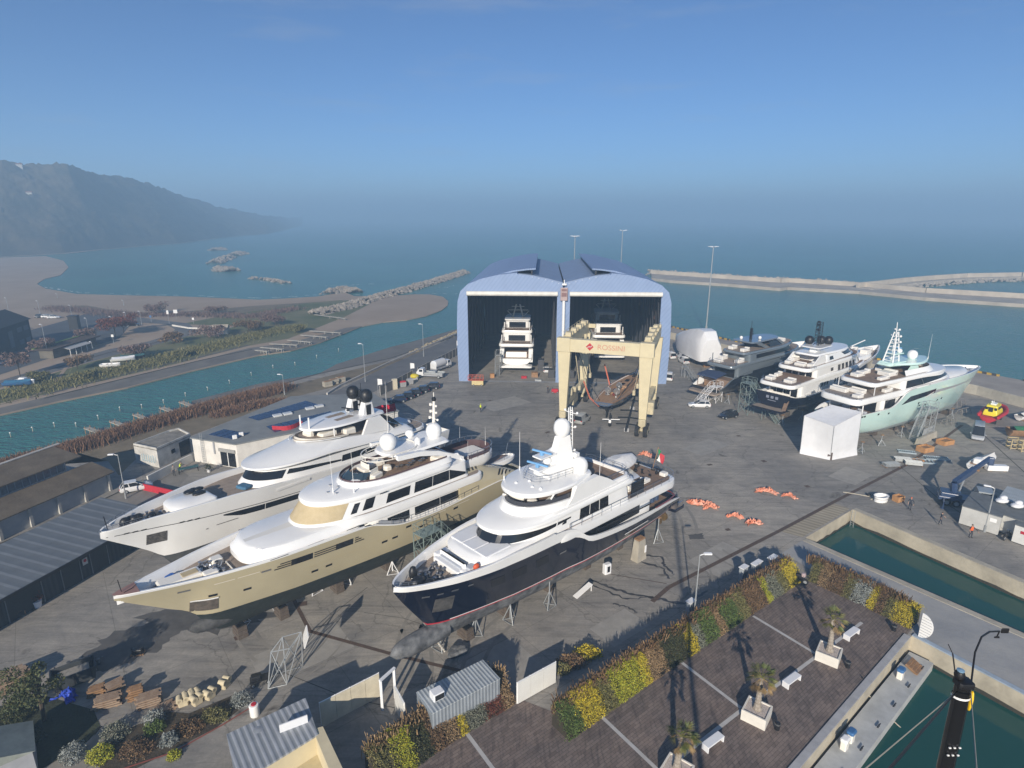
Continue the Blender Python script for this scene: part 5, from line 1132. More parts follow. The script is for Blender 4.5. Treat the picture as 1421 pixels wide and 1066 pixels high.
def navy_white_yacht():
    t=yacht('motor_yacht','white yacht with dark navy lower hull and stern, three black domes on its roof',47,49,107.5,38.5,group='yachts standing ashore')
    H=Hull(47,[(0,6.0),(2,5.5),(8,5.2),(20,5.6),(26,7.6),(30,8.2),(40,8.6),(47,9.0)],[(0,3.3),(6,3.9),(18,4.1),(30,3.95),(37,3.2),(42,2.0),(45,1.0),(47,.15)],[(0,3.2),(3,2.8),(9,1.7),(16,1.2),(39,1.2),(41,2),(42.4,3.6),(45,6.4),(47,8.3)],
             [(0,.22),(12,.24),(26,.34),(34,.55),(40,.9),(44,1.1),(47,.9)],3.0,[(0,5.95),(2,5.4),(8,4.9),(20,5.1),(26,6.4),(30,7.4),(40,8.2),(47,8.6)],.12)
    hull_parts(t,H,[M_AF3,M_NAVY,M_NAVY,M_WHITE],[(.05,20,lambda x:4.6,M_TEAK),(24,46.8,7.9,M_TEAKG)])
    mb=MB()
    for k in range(3):mb.box((-.03,.9-k*.9,5.15),(.03,.55,.5));
    mb.box((-.03,0,4.55),(.03,1.6,.12));mb.build('stern_name_marks',mat('pewter',(.22,.24,.30),.4,.1,2),t)
    mb=MB();[mb.box((7.2+k*.42,-H.y(7.2,4.2)-.03,4.35),(.3,.03,.2))for k in range(8)];mb.build('side_name_marks',M_WHITE,t)
    mb=MB();pl=half(-2.0,.5,3.1,.3,3,.5);tier([(pl,3.0),(pl,3.3)],mb);mb.build('swim_platform',M_NAVY,t);sheetdeck(inset(pl,.2),3.32).build('deck',M_TEAKG,t)
    for sd in(-1,):
        mb=MB()
        for k in range(8):mb.box((-.5+k*.12,sd*2.75,3.4+k*.22),(.22,.7,.2))
        mb.build('boarding_steps',M_TEAK,t)
    h=half(4.2,30,3.3,5);tier([(h,4.6),(h,7.3)]).build('main_deck_house',M_WHITE,t,30);Wm=Wall(h,4.6,h,7.3)
    windows(t,Wm,((12.2,12.9),(13.3,14.0),(14.4,15.1),(17.8,18.4),(19,19.6),(20.2,20.8),(23,23.6)),.42,.72)
    mb=MB();[mb.quad((4.15,y,4.9),(4.15,y+1.2,4.9),(4.15,y+1.2,6.7),(4.15,y,6.7))for y in(-2.6,-1.2,.2,1.5)];mb.build('glass_door',M_GLASS,t)
    furniture(t,((1.6,0,1.2,4.4,.9),(3,2.2,1.6,.8,.7)),4.65,'aft_sofa')
    for z,xa,xf,hw,nm in((7.0,.4,34,3.85,'upper_deck_overhang'),(9.2,6.3,31,3.6,'bridge_deck_overhang')):
        q=half(xa,xf,hw,6,2.3,1.2,hw-.35);zf=lambda x:.012*x
        tier([(inset(q,.35),lambda x:z+zf(x)),(inset(q,.03),lambda x:z+.2+zf(x)),(q,lambda x:z+.45+zf(x)),(inset(q,.12),lambda x:z+.8+zf(x)),(inset(q,.3),lambda x:z+.82+zf(x))]).build(nm,M_WHITE,t,40);sheetdeck(inset(q,.4),lambda x:z+.85+zf(x)).build('deck',M_TEAK,t)
        handrail(t,[(xa+2.5,hw-.2,z+.82),(xa+.8,hw-.7,z+.82),(xa+.25,hw-2,z+.82),(xa+.25,-hw+2,z+.82),(xa+.8,-hw+.7,z+.82),(xa+2.5,-hw+.2,z+.82)],.5,1.3,.03)
    h0=half(9.4,33,3.3,7,2.2);h1=half(9.4,31.5,3.25,6.5,2.2);tier([(h0,7.8),(h1,9.5)]).build('upper_deck_house',M_WHITE,t,40);Wu=Wall(h0,7.8,h1,9.5)
    windows(t,Wu,((18.6,19.7),(20.3,21.4),(22,23.1),(23.7,24.8),(25.3,26.2)),.12,.86,.12);windows(t,Wu,((15.5,16.6),),.35,.75);mb=MB();[mb.quad((9.35,y,8),(9.35,y+1.1,8),(9.35,y+1.1,9.3),(9.35,y,9.3))for y in(-2.5,-1.2,.2,1.5)];mb.build('glass_door',M_GLASS,t)
    mb=MB();Wu.wrap(mb,28.5,.4,.9);mb.build('window',M_GLASS,t)
    h2=half(13.5,30.5,2.9,7,2.1);h3=half(14.5,26.5,2.5,6,2.1);tier([(h2,10.1),(h3,11.6)]).build('wheelhouse',M_WHITE,t,40);W2=Wall(h2,10.1,h3,11.6);windows(t,W2,((15.6,17.2),),.3,.75);mb=MB();W2.wrap(mb,22,.45,.9);mb.build('window',M_GLASS,t)
    furniture(t,((8.4,1.8,1.8,1.0,.6),(9.5,-2.2,2.6,.9,.6),(11.5,2.2,2.4,.9,.7),(8.2,-.6,1.2,2.0,.55)),10.15,'sun_lounger');furniture(t,((2.4,2.0,1.8,1.4,.6),(3.0,-1.5,2,1.6,.6),(6,2.4,2,.8,.6)),7.9,'deck_sofa')
    for sd in(1,-1):mb=MB();mb.loft([[(x,sd*2.75,z)for x,z in((8.5,10.1),(14.5,10.1),(13.5,11.8),(11.5,11.9))],[(x,sd*2.5,z)for x,z in((8.5,10.1),(14.5,10.1),(13.5,11.8),(11.5,11.9))]]);mb.build('arch_wing',M_WHITE,t)
    rt=half(10.8,26.8,2.9,6,2.1,.8,2.3);tier([(inset(rt,.3),11.6),(rt,11.8),(inset(rt,.2),12.1)]).build('roof',M_WHITE,t,40);mb=MB();mb.rbox((14.6,0,12.6),(1.8,1.4,1.0),.2);q=half(12.4,19.6,2.1,2.5,2,.6);tier([(inset(q,.2),12.9),(q,13.0),(inset(q,.2),13.15)],mb);mb.build('mast_base',M_WHITE,t)
    radome(t,(15.6,1.7,13.15),.85,M_BLK,1.65);radome(t,(18.2,-.9,13.15),.85,M_BLK,1.65);radome(t,(17.4,.2,13.15),.85,M_BLK,1.65)
    mb=MB()
    for x,y in((15.0,.45),(15.0,-.45),(16.2,.4),(16.2,-.4)):mb.tube((x,y,13.0),(x-.1,y*.8,17.8),.06,5)
    for k in range(8):z=13.4+k*.58;mb.path([(15,.45,z),(15,-.45,z),(16.2,-.4,z+.2),(16.2,.4,z+.2),(15,.45,z)],.045,4);mb.tube((15,.45,z),(15,-.45,z+.5),.035,4)
    for z in(16.2,17.2,17.8):mb.rbox((15.6,.3,z),(.5,.5,.35),.1)
    mb.build('lattice_mast',M_BLK,t)
    mb=MB();mb.tube((33.5,.5,8),(33.5,.5,10.6),.13,6);mb.tube((33.5,.5,10.5),(36.5,-.8,11.6),.11,6);mb.build('davit',M_WHITE,t)
    tr=half(30,40,2.7,5,2,.5);tier([(tr,7.9),(inset(tr,.3),8.8)]).build('trunk',M_WHITE,t,40);furniture(t,((34.5,1,3.6,1.6,.9),(37,-1.2,3,1.5,.8)),8.8,'covered_tender')
    return t
navywhite=navy_white_yacht()
M_DGREY=mat('graphite_paint',(.016,.018,.023),.2,.06,.3,coat=.6);M_SILV=mat('silver_grey_paint',(.165,.195,.22),.25,.05,.3,coat=.6,metal=.2)
def grey_yacht():
    t=yacht('motor_yacht','graphite and silver grey yacht with a blue awning over its open stern',40,41.2,122.1,37,group='yachts standing ashore')
    H=Hull(40,[(0,2.9),(1.5,3.4),(4.4,5.0),(8,5.4),(14,6.2),(22,7.0),(30,7.4),(40,8.0)],[(0,3.5),(6,3.9),(16,4.0),(26,3.8),(32,3.0),(36,1.9),(39,.7),(40,.15)],[(0,1.8),(5,1.2),(30,1.0),(34,1.6),(36,3.2),(38.5,6),(40,7.4)],[(0,.2),(12,.24),(22,.34),(28,.55),(34,.95),(40,.9)],1.6,
             [(0,2.85),(1.5,3.3),(4.4,4.8),(8,5.0),(14,5.2),(22,5.6),(30,6.2),(40,7.2)],.1)
    hull_parts(t,H,[M_AF3,M_DGREY,M_DGREY,M_SILV],[(.05,10,lambda x:2.6 if x<4 else 4.2,M_TEAK),(22,39.8,6.6,M_TEAKG)],capm=M_SILV)
    for sd in(1,-1):mb=MB();H.panel(mb,11,20,5.0,5.7,sd,.03);H.panel(mb,5.8,7.5,4.6,5.2,sd,.03,sl=.3);mb.build('window',M_GLASS,t)
    h=half(6.5,26,3.2,3);tier([(h,4.2),(h,6.8)]).build('main_deck_house',M_SILV,t,30);mb=MB();mb.quad((6.45,-2.4,4.4),(6.45,2.4,4.4),(6.45,2.4,6.5),(6.45,-2.4,6.5));mb.build('glass_door',M_GLASS,t)
    hu=half(3.9,35,3.7,10,2.0,1,3.4);zf=lambda x:.02*x
    tier([(inset(hu,.4),lambda x:6.5+zf(x)),(inset(hu,.03),lambda x:6.75+zf(x)),(hu,lambda x:7.0+zf(x)),(inset(hu,.15),lambda x:7.35+zf(x))]).build('upper_deck_overhang',M_SILV,t,40);sheetdeck(inset(hu,.4),lambda x:7.38+zf(x)).build('deck',M_TEAKG,t)
    h0=half(10.5,32,3.3,10,2.0);h1=half(10.5,30.5,3.15,9.5,2.0);tier([(h0,7.4),(h1,9.1)]).build('upper_deck_house',M_SILV,t,40);Wu=Wall(h0,7.4,h1,9.1);mb=MB();Wu.wrap(mb,13,.35,.85);mb.build('window',M_GLASS,t)
    for sd in(1,-1):mb=MB();mb.tube((6,sd*3,7.4),(6,sd*3,9.1),.1,6);mb.build('deck_pillar',M_SILV,t)
    hs=half(8.8,32,3.3,10,2.0,1,3.0);tier([(inset(hs,.4),8.9),(hs,9.2),(inset(hs,.15),9.6)]).build('sun_deck_overhang',M_SILV,t,40);sheetdeck(inset(hs,.4),9.63).build('sun_deck',M_TEAKG,t)
    for sd in(1,-1):mb=MB();mb.loft([[(x,sd*2.5,z)for x,z in((13,11.3),(15,11.3),(19,9.6),(17.5,9.6))],[(x,sd*2.3,z)for x,z in((13,11.3),(15,11.3),(19,9.6),(17.5,9.6))]]);mb.build('roof_strut',M_SILV,t);mb=MB();mb.loft([[(x,sd*2.5,z)for x,z in((24.5,9.6),(26,9.6),(23,11.0),(22,11.0))],[(x,sd*2.3,z)for x,z in((24.5,9.6),(26,9.6),(23,11.0),(22,11.0))]]);mb.build('roof_strut',M_SILV,t)
    mb=MB();W2=Wall(half(18,27.5,2.7,5,2),9.6,half(18,24.5,2.4,4,2),10.9);W2.wrap(mb,19,0,1,0);mb.build('windscreen',M_GLASS,t)
    rt=half(12,24.5,2.7,4,2.2,.6);tier([(inset(rt,.3),11.1),(rt,11.25),(inset(rt,.2),11.5)]).build('hardtop',M_SILV,t,40)
    mb=MB();mb.box((15.3,0,12.7),(.5,.4,2.6));mb.box((15.5,0,13.2),(1.2,.3,.12));mb.box((15.6,0,12.6),(1.4,.3,.12));mb.tube((15.2,0,13.9),(15.2,0,15.6),.06,5);mb.build('mast',M_BLK,t);radome(t,(13.8,1.4,11.5),.35,h=.7);radome(t,(17,-1.2,11.5),.35,h=.7)
    furniture(t,((26.5,0,3.5,2.4,.6),(11,1.5,2,1.2,.6),(11,-1.5,2.4,1.0,.6)),9.65,'sun_lounger');furniture(t,((5.6,1.2,1.6,1.6,.6),(8.5,-2.0,2.4,1,.7),(8.5,2,2.2,1,.8)),7.5,'deck_sofa')
    handrail(t,[(6,3.4,7.4),(4.4,2.8,7.4),(4.1,0,7.4),(4.4,-2.8,7.4),(6,-3.4,7.4)],.6,1.2,.03,M_STEEL)
    mb=MB();mb.grid([[(1.0,3.0,5.2),(1.0,0,5.35),(1.0,-2.0,5.2)],[(4.5,3.0,5.6),(4.5,0,5.8),(4.5,-2.0,5.6)]]);mb.grid([[(1.0,3.0,5.16),(1.0,0,5.31),(1.0,-2.0,5.16)],[(.9,3.0,4.9),(.9,0,5.05),(.9,-2,4.9)]]);mb.build('stern_awning',mat('blue_awning',(.03,.05,.11),.8,.1,2),t)
    mb=MB();[mb.tube((1.1,y,2.8),(1.1,y,5.2),.05,5)for y in(2.8,-1.9)];mb.rbox((2.4,1,3.3),(1.8,1.4,.9),.2);mb.rbox((2.2,-1.2,3.1),(1.2,.8,.7),.1);mb.build('stern_gear',M_WOOD,t)
    mb=MB();pl=half(-1.6,1.0,3.3,.3,3,.6);tier([(pl,1.9),(pl,2.25)],mb);mb.build('swim_platform',M_TEAKG,t)
    return t
grey=grey_yacht()
# white shrink-wrapped boat
def wrapped():
    t=thing('shrink_wrapped_boat','boat shrink wrapped in white film beside the blue sheds','boat',(51.2,149.5,0),R(101.5))
    mb=MB();L=19.5;secs=[]
    for x,w,zt,zs in((0,2.9,7.6,3.6),(.4,3.1,8.2,3.6),(1.6,3.3,9.6,3.6),(4,3.3,9.9,3.7),(9,3.1,9.0,4.0),(14,2.4,7.4,4.5),(17.5,1.3,6.2,5.0),(19.5,.2,5.6,5.2)):
        j=rnd.uniform(-.08,.08);secs.append([(x,w,2.0 if x<15 else 3),(x,w+.1,zs),(x+j,w*.86,lerp(zs,zt,.55)),(x,w*.50,zt-.12),(x,0,zt+j),(x,-w*.50,zt-.12),(x+j,-w*.86,lerp(zs,zt,.55)),(x,-w-.1,zs),(x,-w,2.0 if x<15 else 3)])
    mb.loft(secs,True,True);mb.build('shrink_film',mat('shrink_film',(.74,.75,.77),.3,.06,.5,.5,.8,coat=.3),t,25)
    mb=MB();mb.loft([[(x,w*.9,2.1),(x,w*.35,.9),(x,-w*.35,.9),(x,-w*.9,2.1)]for x,w in((0.1,2.9),(8,3.1),(14,2.2),(18.5,.5))]);mb.build('hull',M_BLK,t)
    for x in(2,7,12):
        mb=MB();mb.box((x,0,.45),(.6,1.6,.9));mb.build('keel_block',M_WOOD,t)
    return t
wrapped()
# ---------- yachts under the sheds
def shed_yacht(label,loc,rz,navy=False):
    t=yacht('motor_yacht',label,36,loc[0],loc[1],rz,group='yachts standing in the sheds');t.scale=(1,1.2,.95)
    H=Hull(36,[(0,3.6),(2,4.6),(9,5.4),(20,7),(36,8)],[(0,3.3),(8,3.8),(18,3.9),(28,2.8),(36,.1)],[(0,1.9),(6,1.4),(30,1.2),(36,7.4)],[(0,.2),(18,.28),(30,.8),(36,1)],1.9,None,.15)
    hull_parts(t,H,[M_AF3,M_RED if navy else M_WHITE,mat('blue_hull',(.03,.06,.13),.2,.05,coat=.5)if navy else M_WHITE,M_WHITE],[(.05,14,lambda x:3.5 if x<2.5 else 4.2,M_TEAK)])
    mb=MB();mb.box((1.9,0,3.6),(.2,4.4,2.7),ry=.2);mb.build('garage_door',mat('blue_hull',(.03,.06,.13))if navy else M_CREAM,t)
    for sd in(1,-1):
        mb=MB();mb.loft([[(x,sd*3.5,z)for x,z in((.2,2.6),(3,2.6),(9,6.3),(2.6,5.6))],[(x,sd*2.6,z)for x,z in((.2,2.6),(3,2.6),(9,6.3),(2.6,5.6))]]);mb.build('quarter_wing',M_WHITE,t)
    z=6.4
    for k,(xa,hw,hh)in enumerate(((1.6,3.7,2.3),(5.0,3.3,2.1))):
        q=half(xa,26-3*k,hw,6,2.3,.8);tier([(inset(q,.2),z-.1),(q,z+.1),(q,z+.65),(inset(q,.1),z+.8)]).build('deck_overhang',M_WHITE,t,40);sheetdeck(inset(q,.3),z+.83).build('deck',M_TEAK,t)
        h=half(xa+3.5,24-3*k,hw-.7,5);tier([(h,z+.8),(h,z+.8+hh)]).build('deck_house',M_WHITE,t,30);mb=MB();mb.box((xa+3.45,0,z+1.7),(.05,3.6,1.6));mb.build('glass_door',M_GLASS,t)
        for sd in(1,-1):mb=MB();mb.tube((xa+.9,sd*(hw-.6),z+.8),(xa+.9,sd*(hw-.6),z+.8+hh),.1,6);mb.build('deck_pillar',M_WHITE,t)
        handrail(t,[(xa+2.5,hw-.2,z+.8),(xa+.3,hw-.4,z+.8),(xa+.2,-hw+.4,z+.8),(xa+2.5,-hw+.2,z+.8)],.8,1.1,.03);z+=hh+.7
    q=half(8,18,2.8,4,2.2);tier([(inset(q,.2),z),(q,z+.2),(q,z+.5)]).build('hardtop',M_WHITE,t,40)
    mb=MB()
    for sd in(1,-1):mb.tube((12,sd*1.1,z+.5),(12.4,sd*.4,z+4),.16,6);mb.tube((12,sd*1.1,z+.5),(12.2,sd*2.4,z+2.2),.09,5)
    mb.tube((12.4,-2.2,z+2.4),(12.4,2.2,z+2.4),.1,6);mb.tube((12.4,-1.4,z+3.4),(12.4,1.4,z+3.4),.1,6);mb.build('mast',M_CREAM,t)
    pl=half(-1.8,.6,3.4,.3,3,.6);tier([(pl,1.5),(pl,1.95)]).build('swim_platform',M_WHITE,t)
    return t
shed_yacht('white yacht seen stern first inside the shed on the left',(1.0,146.5),87)
shed_yacht('blue sterned yacht with red waterline deep inside the shed behind the travel lift',(26.3,158),87,True)
# ---------- sailing yacht in the slings
def sailing_yacht():
    a=R(63);t=thing('sailing_yacht','mastless sailing yacht with teak deck hanging under the travel lift','yacht',(17.3,107.6,0),a)
    L=25.5;H=Hull(L,[(0,4.1),(8,4.0),(18,4.2),(25.5,4.7)],[(0,1.9),(5,2.65),(11,2.95),(17,2.4),(22,1.2),(25.5,.1)],[(0,3.3),(3,2.6),(8,1.6),(15,1.6),(20,2.2),(24,3.6),(25.5,4.4)],[(0,.4),(12,.4),(20,.7),(25.5,.9)],2.9,None,.08)
    hull_parts(t,H,[M_BLK,M_WHITE,mat('slate_blue_hull',(.07,.10,.16),.2,.05,coat=.6),mat('slate_blue_hull',(.07,.10,.16))],[(.03,25.3,lambda x:interp([(0,4.0),(8,3.93),(18,4.13),(25.5,4.6)],x),mat('pale_teak',(.33,.195,.105),.7,.2,2))],capm=M_WOOD)  # deck teak in a lightened warm brown
    mb=MB()
    for i,sd in enumerate((1,-1)):pass
    h=half(11,18.6,1.2,4.5,2,.3);tier([(h,3.95),(inset(h,.15),4.5),(inset(h,.4),4.58)],mb);mb.build('coachroof',mat('pale_teak',(.33,.195,.105)),t,40)
    for x,w,l in((15.5,.8,1.6),(12.4,.7,1.4),(20.4,.6,.9)):mb=MB();mb.rbox((x,0,4.62 if x<19 else 4.35),(l,w,.12),.04);mb.build('hatch',M_GLASS,t)
    for sd in(1,-1):mb=MB();mb.rbox((13.4,sd*1.0,4.45),(3.4,.12,.25),.04);mb.build('window',M_GLASS,t)
    mb=MB();mb.loft([ring(half(6.5,11,1.1,.5,3,.3),4.0),ring(half(6.5,11,1.1,.5,3,.3),4.35),ring(half(6.7,10.8,.95,.5,3,.3),4.35),ring(half(6.7,10.8,.95,.5,3,.3),4.0)],False,False);mb.build('cockpit_coaming',mat('pale_teak',(.33,.195,.105)),t)
    for x,y in((9.6,0),(5.2,.9),(5.2,-.9)):
        mb=MB()
        mb.tube((x,y,4.0),(x,y,5.0),.1,6)
        mb.lathe([(.62,-.04),(.68,0),(.62,.04)],(x,y,5.0),14,axis='X');mb.build('steering_wheel',M_STEEL,t)
    mb=MB();winch_cluster(mb,(6.5,0,4.05),16,random.Random(31),2.4,1.4);mb.build('winch',M_STEEL,t);mb=MB();mb.rbox((8.4,.5,4.3),(.9,.6,.5),.1);mb.rbox((6.0,-.2,4.25),(1.3,.5,.4),.1);mb.build('cockpit_table',mat('varnish_red',(.16,.025,.015)),t);mb=MB();mb.rbox((22.6,-.3,4.9),(.9,.8,1.0),.1);mb.build('deck_box',M_WHITE,t)
    handrail(t,[(0.3,1.7,4.1),(5,2.5,4.0),(11,2.85,4.0),(17,2.3,4.2),(22,1.15,4.4),(25.2,.15,4.7)],.55,2.2,.02);handrail(t,[(0.3,-1.7,4.1),(5,-2.5,4.0),(11,-2.85,4.0),(17,-2.3,4.2),(22,-1.15,4.4),(25.2,-.15,4.7)],.55,2.2,.02)
    mb=MB();mb.loft([[(10,.15,1.7),(13.5,.15,1.7),(13.5,-.15,1.7),(10,-.15,1.7)],[(10.6,.12,.5),(13,.12,.5),(13,-.12,.5),(10.6,-.12,.5)]]);mb.ball((11.8,0,.5),(1.6,.4,.3),10);mb.build('keel',M_BLK,t);mb=MB();mb.box((2.2,0,1.7),(.8,.12,2.4));mb.build('rudder',M_BLK,t)
    mb=MB();[mb.box((-.05,-.7+k*.36,3.75),(.03,.26,.28))for k in range(5)];mb.build('stern_name_marks',M_STEEL,t)
    return t
sailer=sailing_yacht()
# ---------- white sheeted tent over the turquoise yacht's stern
def tent():
    t=thing('sheeted_tent','white sheeted scaffold tent around the stern of the turquoise yacht','tent')
    f=lambda px,py:g(px,py)
    A,B,C=g(1110,629),g(1152,638),g(1188,631);D=A+(C-B);
    tops=[(g(1116,577,6.7)),g(1157.5,592,6.1),g(1196,572,7.5)]
    a,b,c=tops;d=a+(c-b);d.z=7.6
    mb=MB();E=[A,B,C,D];T=[a,b,c,d];n=8
    for i in range(4):
        p0,p1,q0,q1=E[i],E[(i+1)%4],T[i],T[(i+1)%4];nn=Vector((p1.y-p0.y,p0.x-p1.x,0)).normalized();G=[]
        for j in range(n+1):
            v=j/n;row=[]
            for k in range(n+1):
                u=k/n;p=p0.lerp(p1,u).lerp(q0.lerp(q1,u),v);bulge=.18*math.sin(math.pi*u)*math.sin(math.pi*v)*(1 if i!=0 else-1.2*(1-abs(2*u-1)*.6));flare=.25*max(0,1-v*8)
                row.append(p+nn*(bulge+flare)+Vector((0,0,.01)))
            G.append(row)
        mb.grid(G)
    mb.build('side_sheet',mat('white_sheeting',(.70,.71,.73),.55,.05,.6,.5,1.2),t,50)
    mb=MB();G=[]
    for j in range(7):G.append([a.lerp(b,k/6).lerp(d.lerp(c,k/6),j/6)+Vector((0,0,.03-.22*math.sin(math.pi*k/6)*math.sin(math.pi*j/6)))for k in range(7)])
    mb.grid(G);mb.build('roof_sheet',mat('white_sheeting',(.70,.71,.73)),t,50)
    mb=MB();q=A.lerp(B,.9)+Vector((.2,-.35,0));mb.box((q.x,q.y,.65),(.7,.06,1.3),ang(A,B));mb.build('door_flap',mat('brown_panel',(.10,.07,.055),.7,.2),t)
    mb=MB();[mb.tube((p.x,p.y,0),(q.x,q.y,q.z),.05,5)for p,q in zip(E,T)];mb.build('scaffold_frame',M_GALV,t)
tent()
# ---------- the two blue boat sheds
M_BLUE=stripes('blue_cladding',(.185,.262,.43),(.215,.295,.465),.55,R(0),.5,.5,.12,.4,.3,'XZ')
def diag_cladding():
    m=bpy.data.materials.new('blue_cladding_diagonal');m.use_nodes=True;nt=m.node_tree;N=nt.nodes;Lk=nt.links;b=N['Principled BSDF'];b.inputs['Roughness'].default_value=.5
    tc=N.new('ShaderNodeTexCoord');mp=N.new('ShaderNodeMapping');mp.inputs['Rotation'].default_value=(0,R(-38),0);Lk.new(tc.outputs['Object'],mp.inputs['Vector'])
    w=N.new('ShaderNodeTexWave');w.inputs['Scale'].default_value=.42;w.bands_direction='X';w.inputs['Distortion'].default_value=.2;Lk.new(mp.outputs['Vector'],w.inputs['Vector'])
    cr=N.new('ShaderNodeValToRGB');e=cr.color_ramp.elements;e[0].position=.75;e[1].position=.95;e[0].color=(.215,.295,.465,1);e[1].color=(.178,.253,.42,1);Lk.new(w.outputs['Fac'],cr.inputs['Fac'])
    nz=N.new('ShaderNodeTexNoise');nz.inputs['Scale'].default_value=.5;nz.inputs['Detail'].default_value=6;Lk.new(tc.outputs['Object'],nz.inputs['Vector'])
    r=N.new('ShaderNodeValToRGB');r.color_ramp.elements[0].color=(.86,.86,.86,1);r.color_ramp.elements[1].color=(1.08,1.08,1.08,1);Lk.new(nz.outputs['Fac'],r.inputs['Fac'])
    x=N.new('ShaderNodeMix');x.data_type='RGBA';x.blend_type='MULTIPLY';x.inputs['Factor'].default_value=1;Lk.new(cr.outputs['Color'],x.inputs[6]);Lk.new(r.outputs['Color'],x.inputs[7]);Lk.new(x.outputs[2],b.inputs['Base Color'])
    return m
M_DIAG=diag_cladding()
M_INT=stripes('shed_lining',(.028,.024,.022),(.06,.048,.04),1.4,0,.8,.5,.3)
M_RIB=mat('dark_steel_rib',(.05,.05,.055),.6,.2,1)
PROF=[(24.3,0),(24.5,7),(24.45,14),(24.2,19),(23.5,21.3),(21.8,22.9),(18.5,24.2),(14.5,25.1),(10.5,25.5)]
VAL=[(10.5,25.3),(7,24.9),(3.5,24.2),(0,23.3)]
def shed(name,label,sgn,ox):
    t=thing(name,label,'boat shed',(ox,136.3,0),R(-3));Ln=60
    X=lambda u:sgn*u
    full=PROF+VAL
    # facade: gable sheet with a rectangular doorway
    u0,u1,zt=1.3,21.9,21.3
    mb=MB();out=[(0.0,0),(0,23.3)]+VAL[::-1][1:]+PROF[::-1]
    def gable(y):
        lo=[(X(u),z)for u,z in out];lo=[Vector((p[0],p[1],0))for p in lo];ho=[Vector((X(u),z,0))for u,z in((u0,0.02),(u0,zt),(u1,zt),(u1,.02))]
        tri=tessellate_polygon([lo,ho]);mb.add([(p.x,y,p.y)for p in lo+ho],[tuple(q)for q in tri])
    gable(0);gable(.7)
    ho=[(X(u),z)for u,z in((u0,0),(u0,zt),(u1,zt),(u1,0))]
    for a,b in zip(ho,ho[1:]):mb.quad((a[0],0,a[1]),(b[0],0,b[1]),(b[0],.7,b[1]),(a[0],.7,a[1]))
    mb.build('front_wall',M_DIAG,t,recalc=False)
    # roof shells
    mb=MB();th=.5;o=[(X(u),z+.12)for u,z in PROF];i=[(X(u-th if z<20 else u-.3),z-th+.12 if z>20 else z)for u,z in PROF]
    mb.loft([[(x,.02 if k==0 else Ln,z)for x,z in o+i[::-1]]for k in(0,1)]);mb.build('outer_roof',M_DIAG,t,40)
    mb=MB();o=[(X(u),z)for u,z in VAL];i=[(X(u),z-.45)for u,z in VAL];mb.loft([[(x,2.2 if k==0 else Ln,z)for x,z in o+i[::-1]]for k in(0,1)]);mb.build('valley_roof',mat('blue_roof_sheet',(.20,.27,.41),.55,.12,.4),t,40)
    mb=MB();o=[(X(u),z)for u,z in((14.5,25.2),(11.5,25.95),(8.5,26.35),(6.3,26.5))];i=[(p[0],p[1]-.35)for p in o];mb.loft([[(x,2.5 if k==0 else Ln,z)for x,z in o+i[::-1]]for k in(0,1)]);mb.build('ridge_hood',M_BLUE,t,40)
    mb=MB();mb.box((X(7.2),(2.9+Ln)/2,25.4),(.3,Ln-3.0,1.7));mb.build('hood_opening_shade',M_BLK,t)  # black slab painted as the shade inside the hood's open side
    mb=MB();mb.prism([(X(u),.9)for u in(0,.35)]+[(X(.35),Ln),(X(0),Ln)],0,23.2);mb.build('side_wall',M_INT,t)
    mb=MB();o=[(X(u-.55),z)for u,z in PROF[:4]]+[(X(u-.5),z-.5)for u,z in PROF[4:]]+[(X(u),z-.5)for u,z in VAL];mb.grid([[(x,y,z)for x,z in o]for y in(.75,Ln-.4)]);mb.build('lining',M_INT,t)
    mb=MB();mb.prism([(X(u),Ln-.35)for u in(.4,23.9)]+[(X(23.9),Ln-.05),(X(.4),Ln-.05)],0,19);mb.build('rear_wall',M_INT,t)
    pth=[(23.5,0),(23.6,10),(23.0,18.5),(21.3,21.8),(17,23.6),(10.5,24.6),(4,23.5),(1,22.8),(.8,0)]
    for k in range(7):mb=MB();y=4+k*8;mb.path([(X(u),y,z)for u,z in pth],.28,4);mb.path([(X(u-.9 if u>12 else u+.9),y+.2,z-1.1 if z>19 else z)for u,z in pth],.16,4);mb.build('rib',M_RIB,t)
    mb=MB();[mb.box((X(23.75),6+k*6,15.5),(.12,2.6,6))for k in range(8)];mb.build('translucent_panel',mat('rust_lining',(.16,.085,.06),.7,.3,1),t)
    mb=MB();mb.tube((X(u0-.1),-.25,20.95),(X(u1+.1),-.25,20.95),.55,12);mb.build('rolled_door_curtain',mat('white_curtain',(.66,.64,.58),.6,.12,.8,.4,2),t,40)
    mb=MB();[mb.rbox((X(2.2+k*2.6),5+k*7,1.0+.4*(k%3)),(1.6,2.2,2+.8*(k%3)),.1)for k in range(4)];mb.build('storage_rack',M_RIB,t)
    mb=MB();[mb.ball((X(u),-.04,z),.09,6)for u,z in((1,23.3),(2.5,23.7),(4,24.1),(5.5,24.4),(7,24.7))];mb.build('cladding_bolt',M_WHITE,t)
    return t
shed('boat_shed','blue arched boat shed on the left with a white yacht inside',-1,11.6)
shed('boat_shed','blue arched boat shed on the right, behind the travel lift',1,11.95)
t=thing('downpipe','white pipe with a red sign box between the two blue sheds','downpipe',(11.78,135.55,0));mb=MB();mb.tube((0,0,4),(0,0,19.5),.33,10);mb.build('pipe',M_WHITE,t)
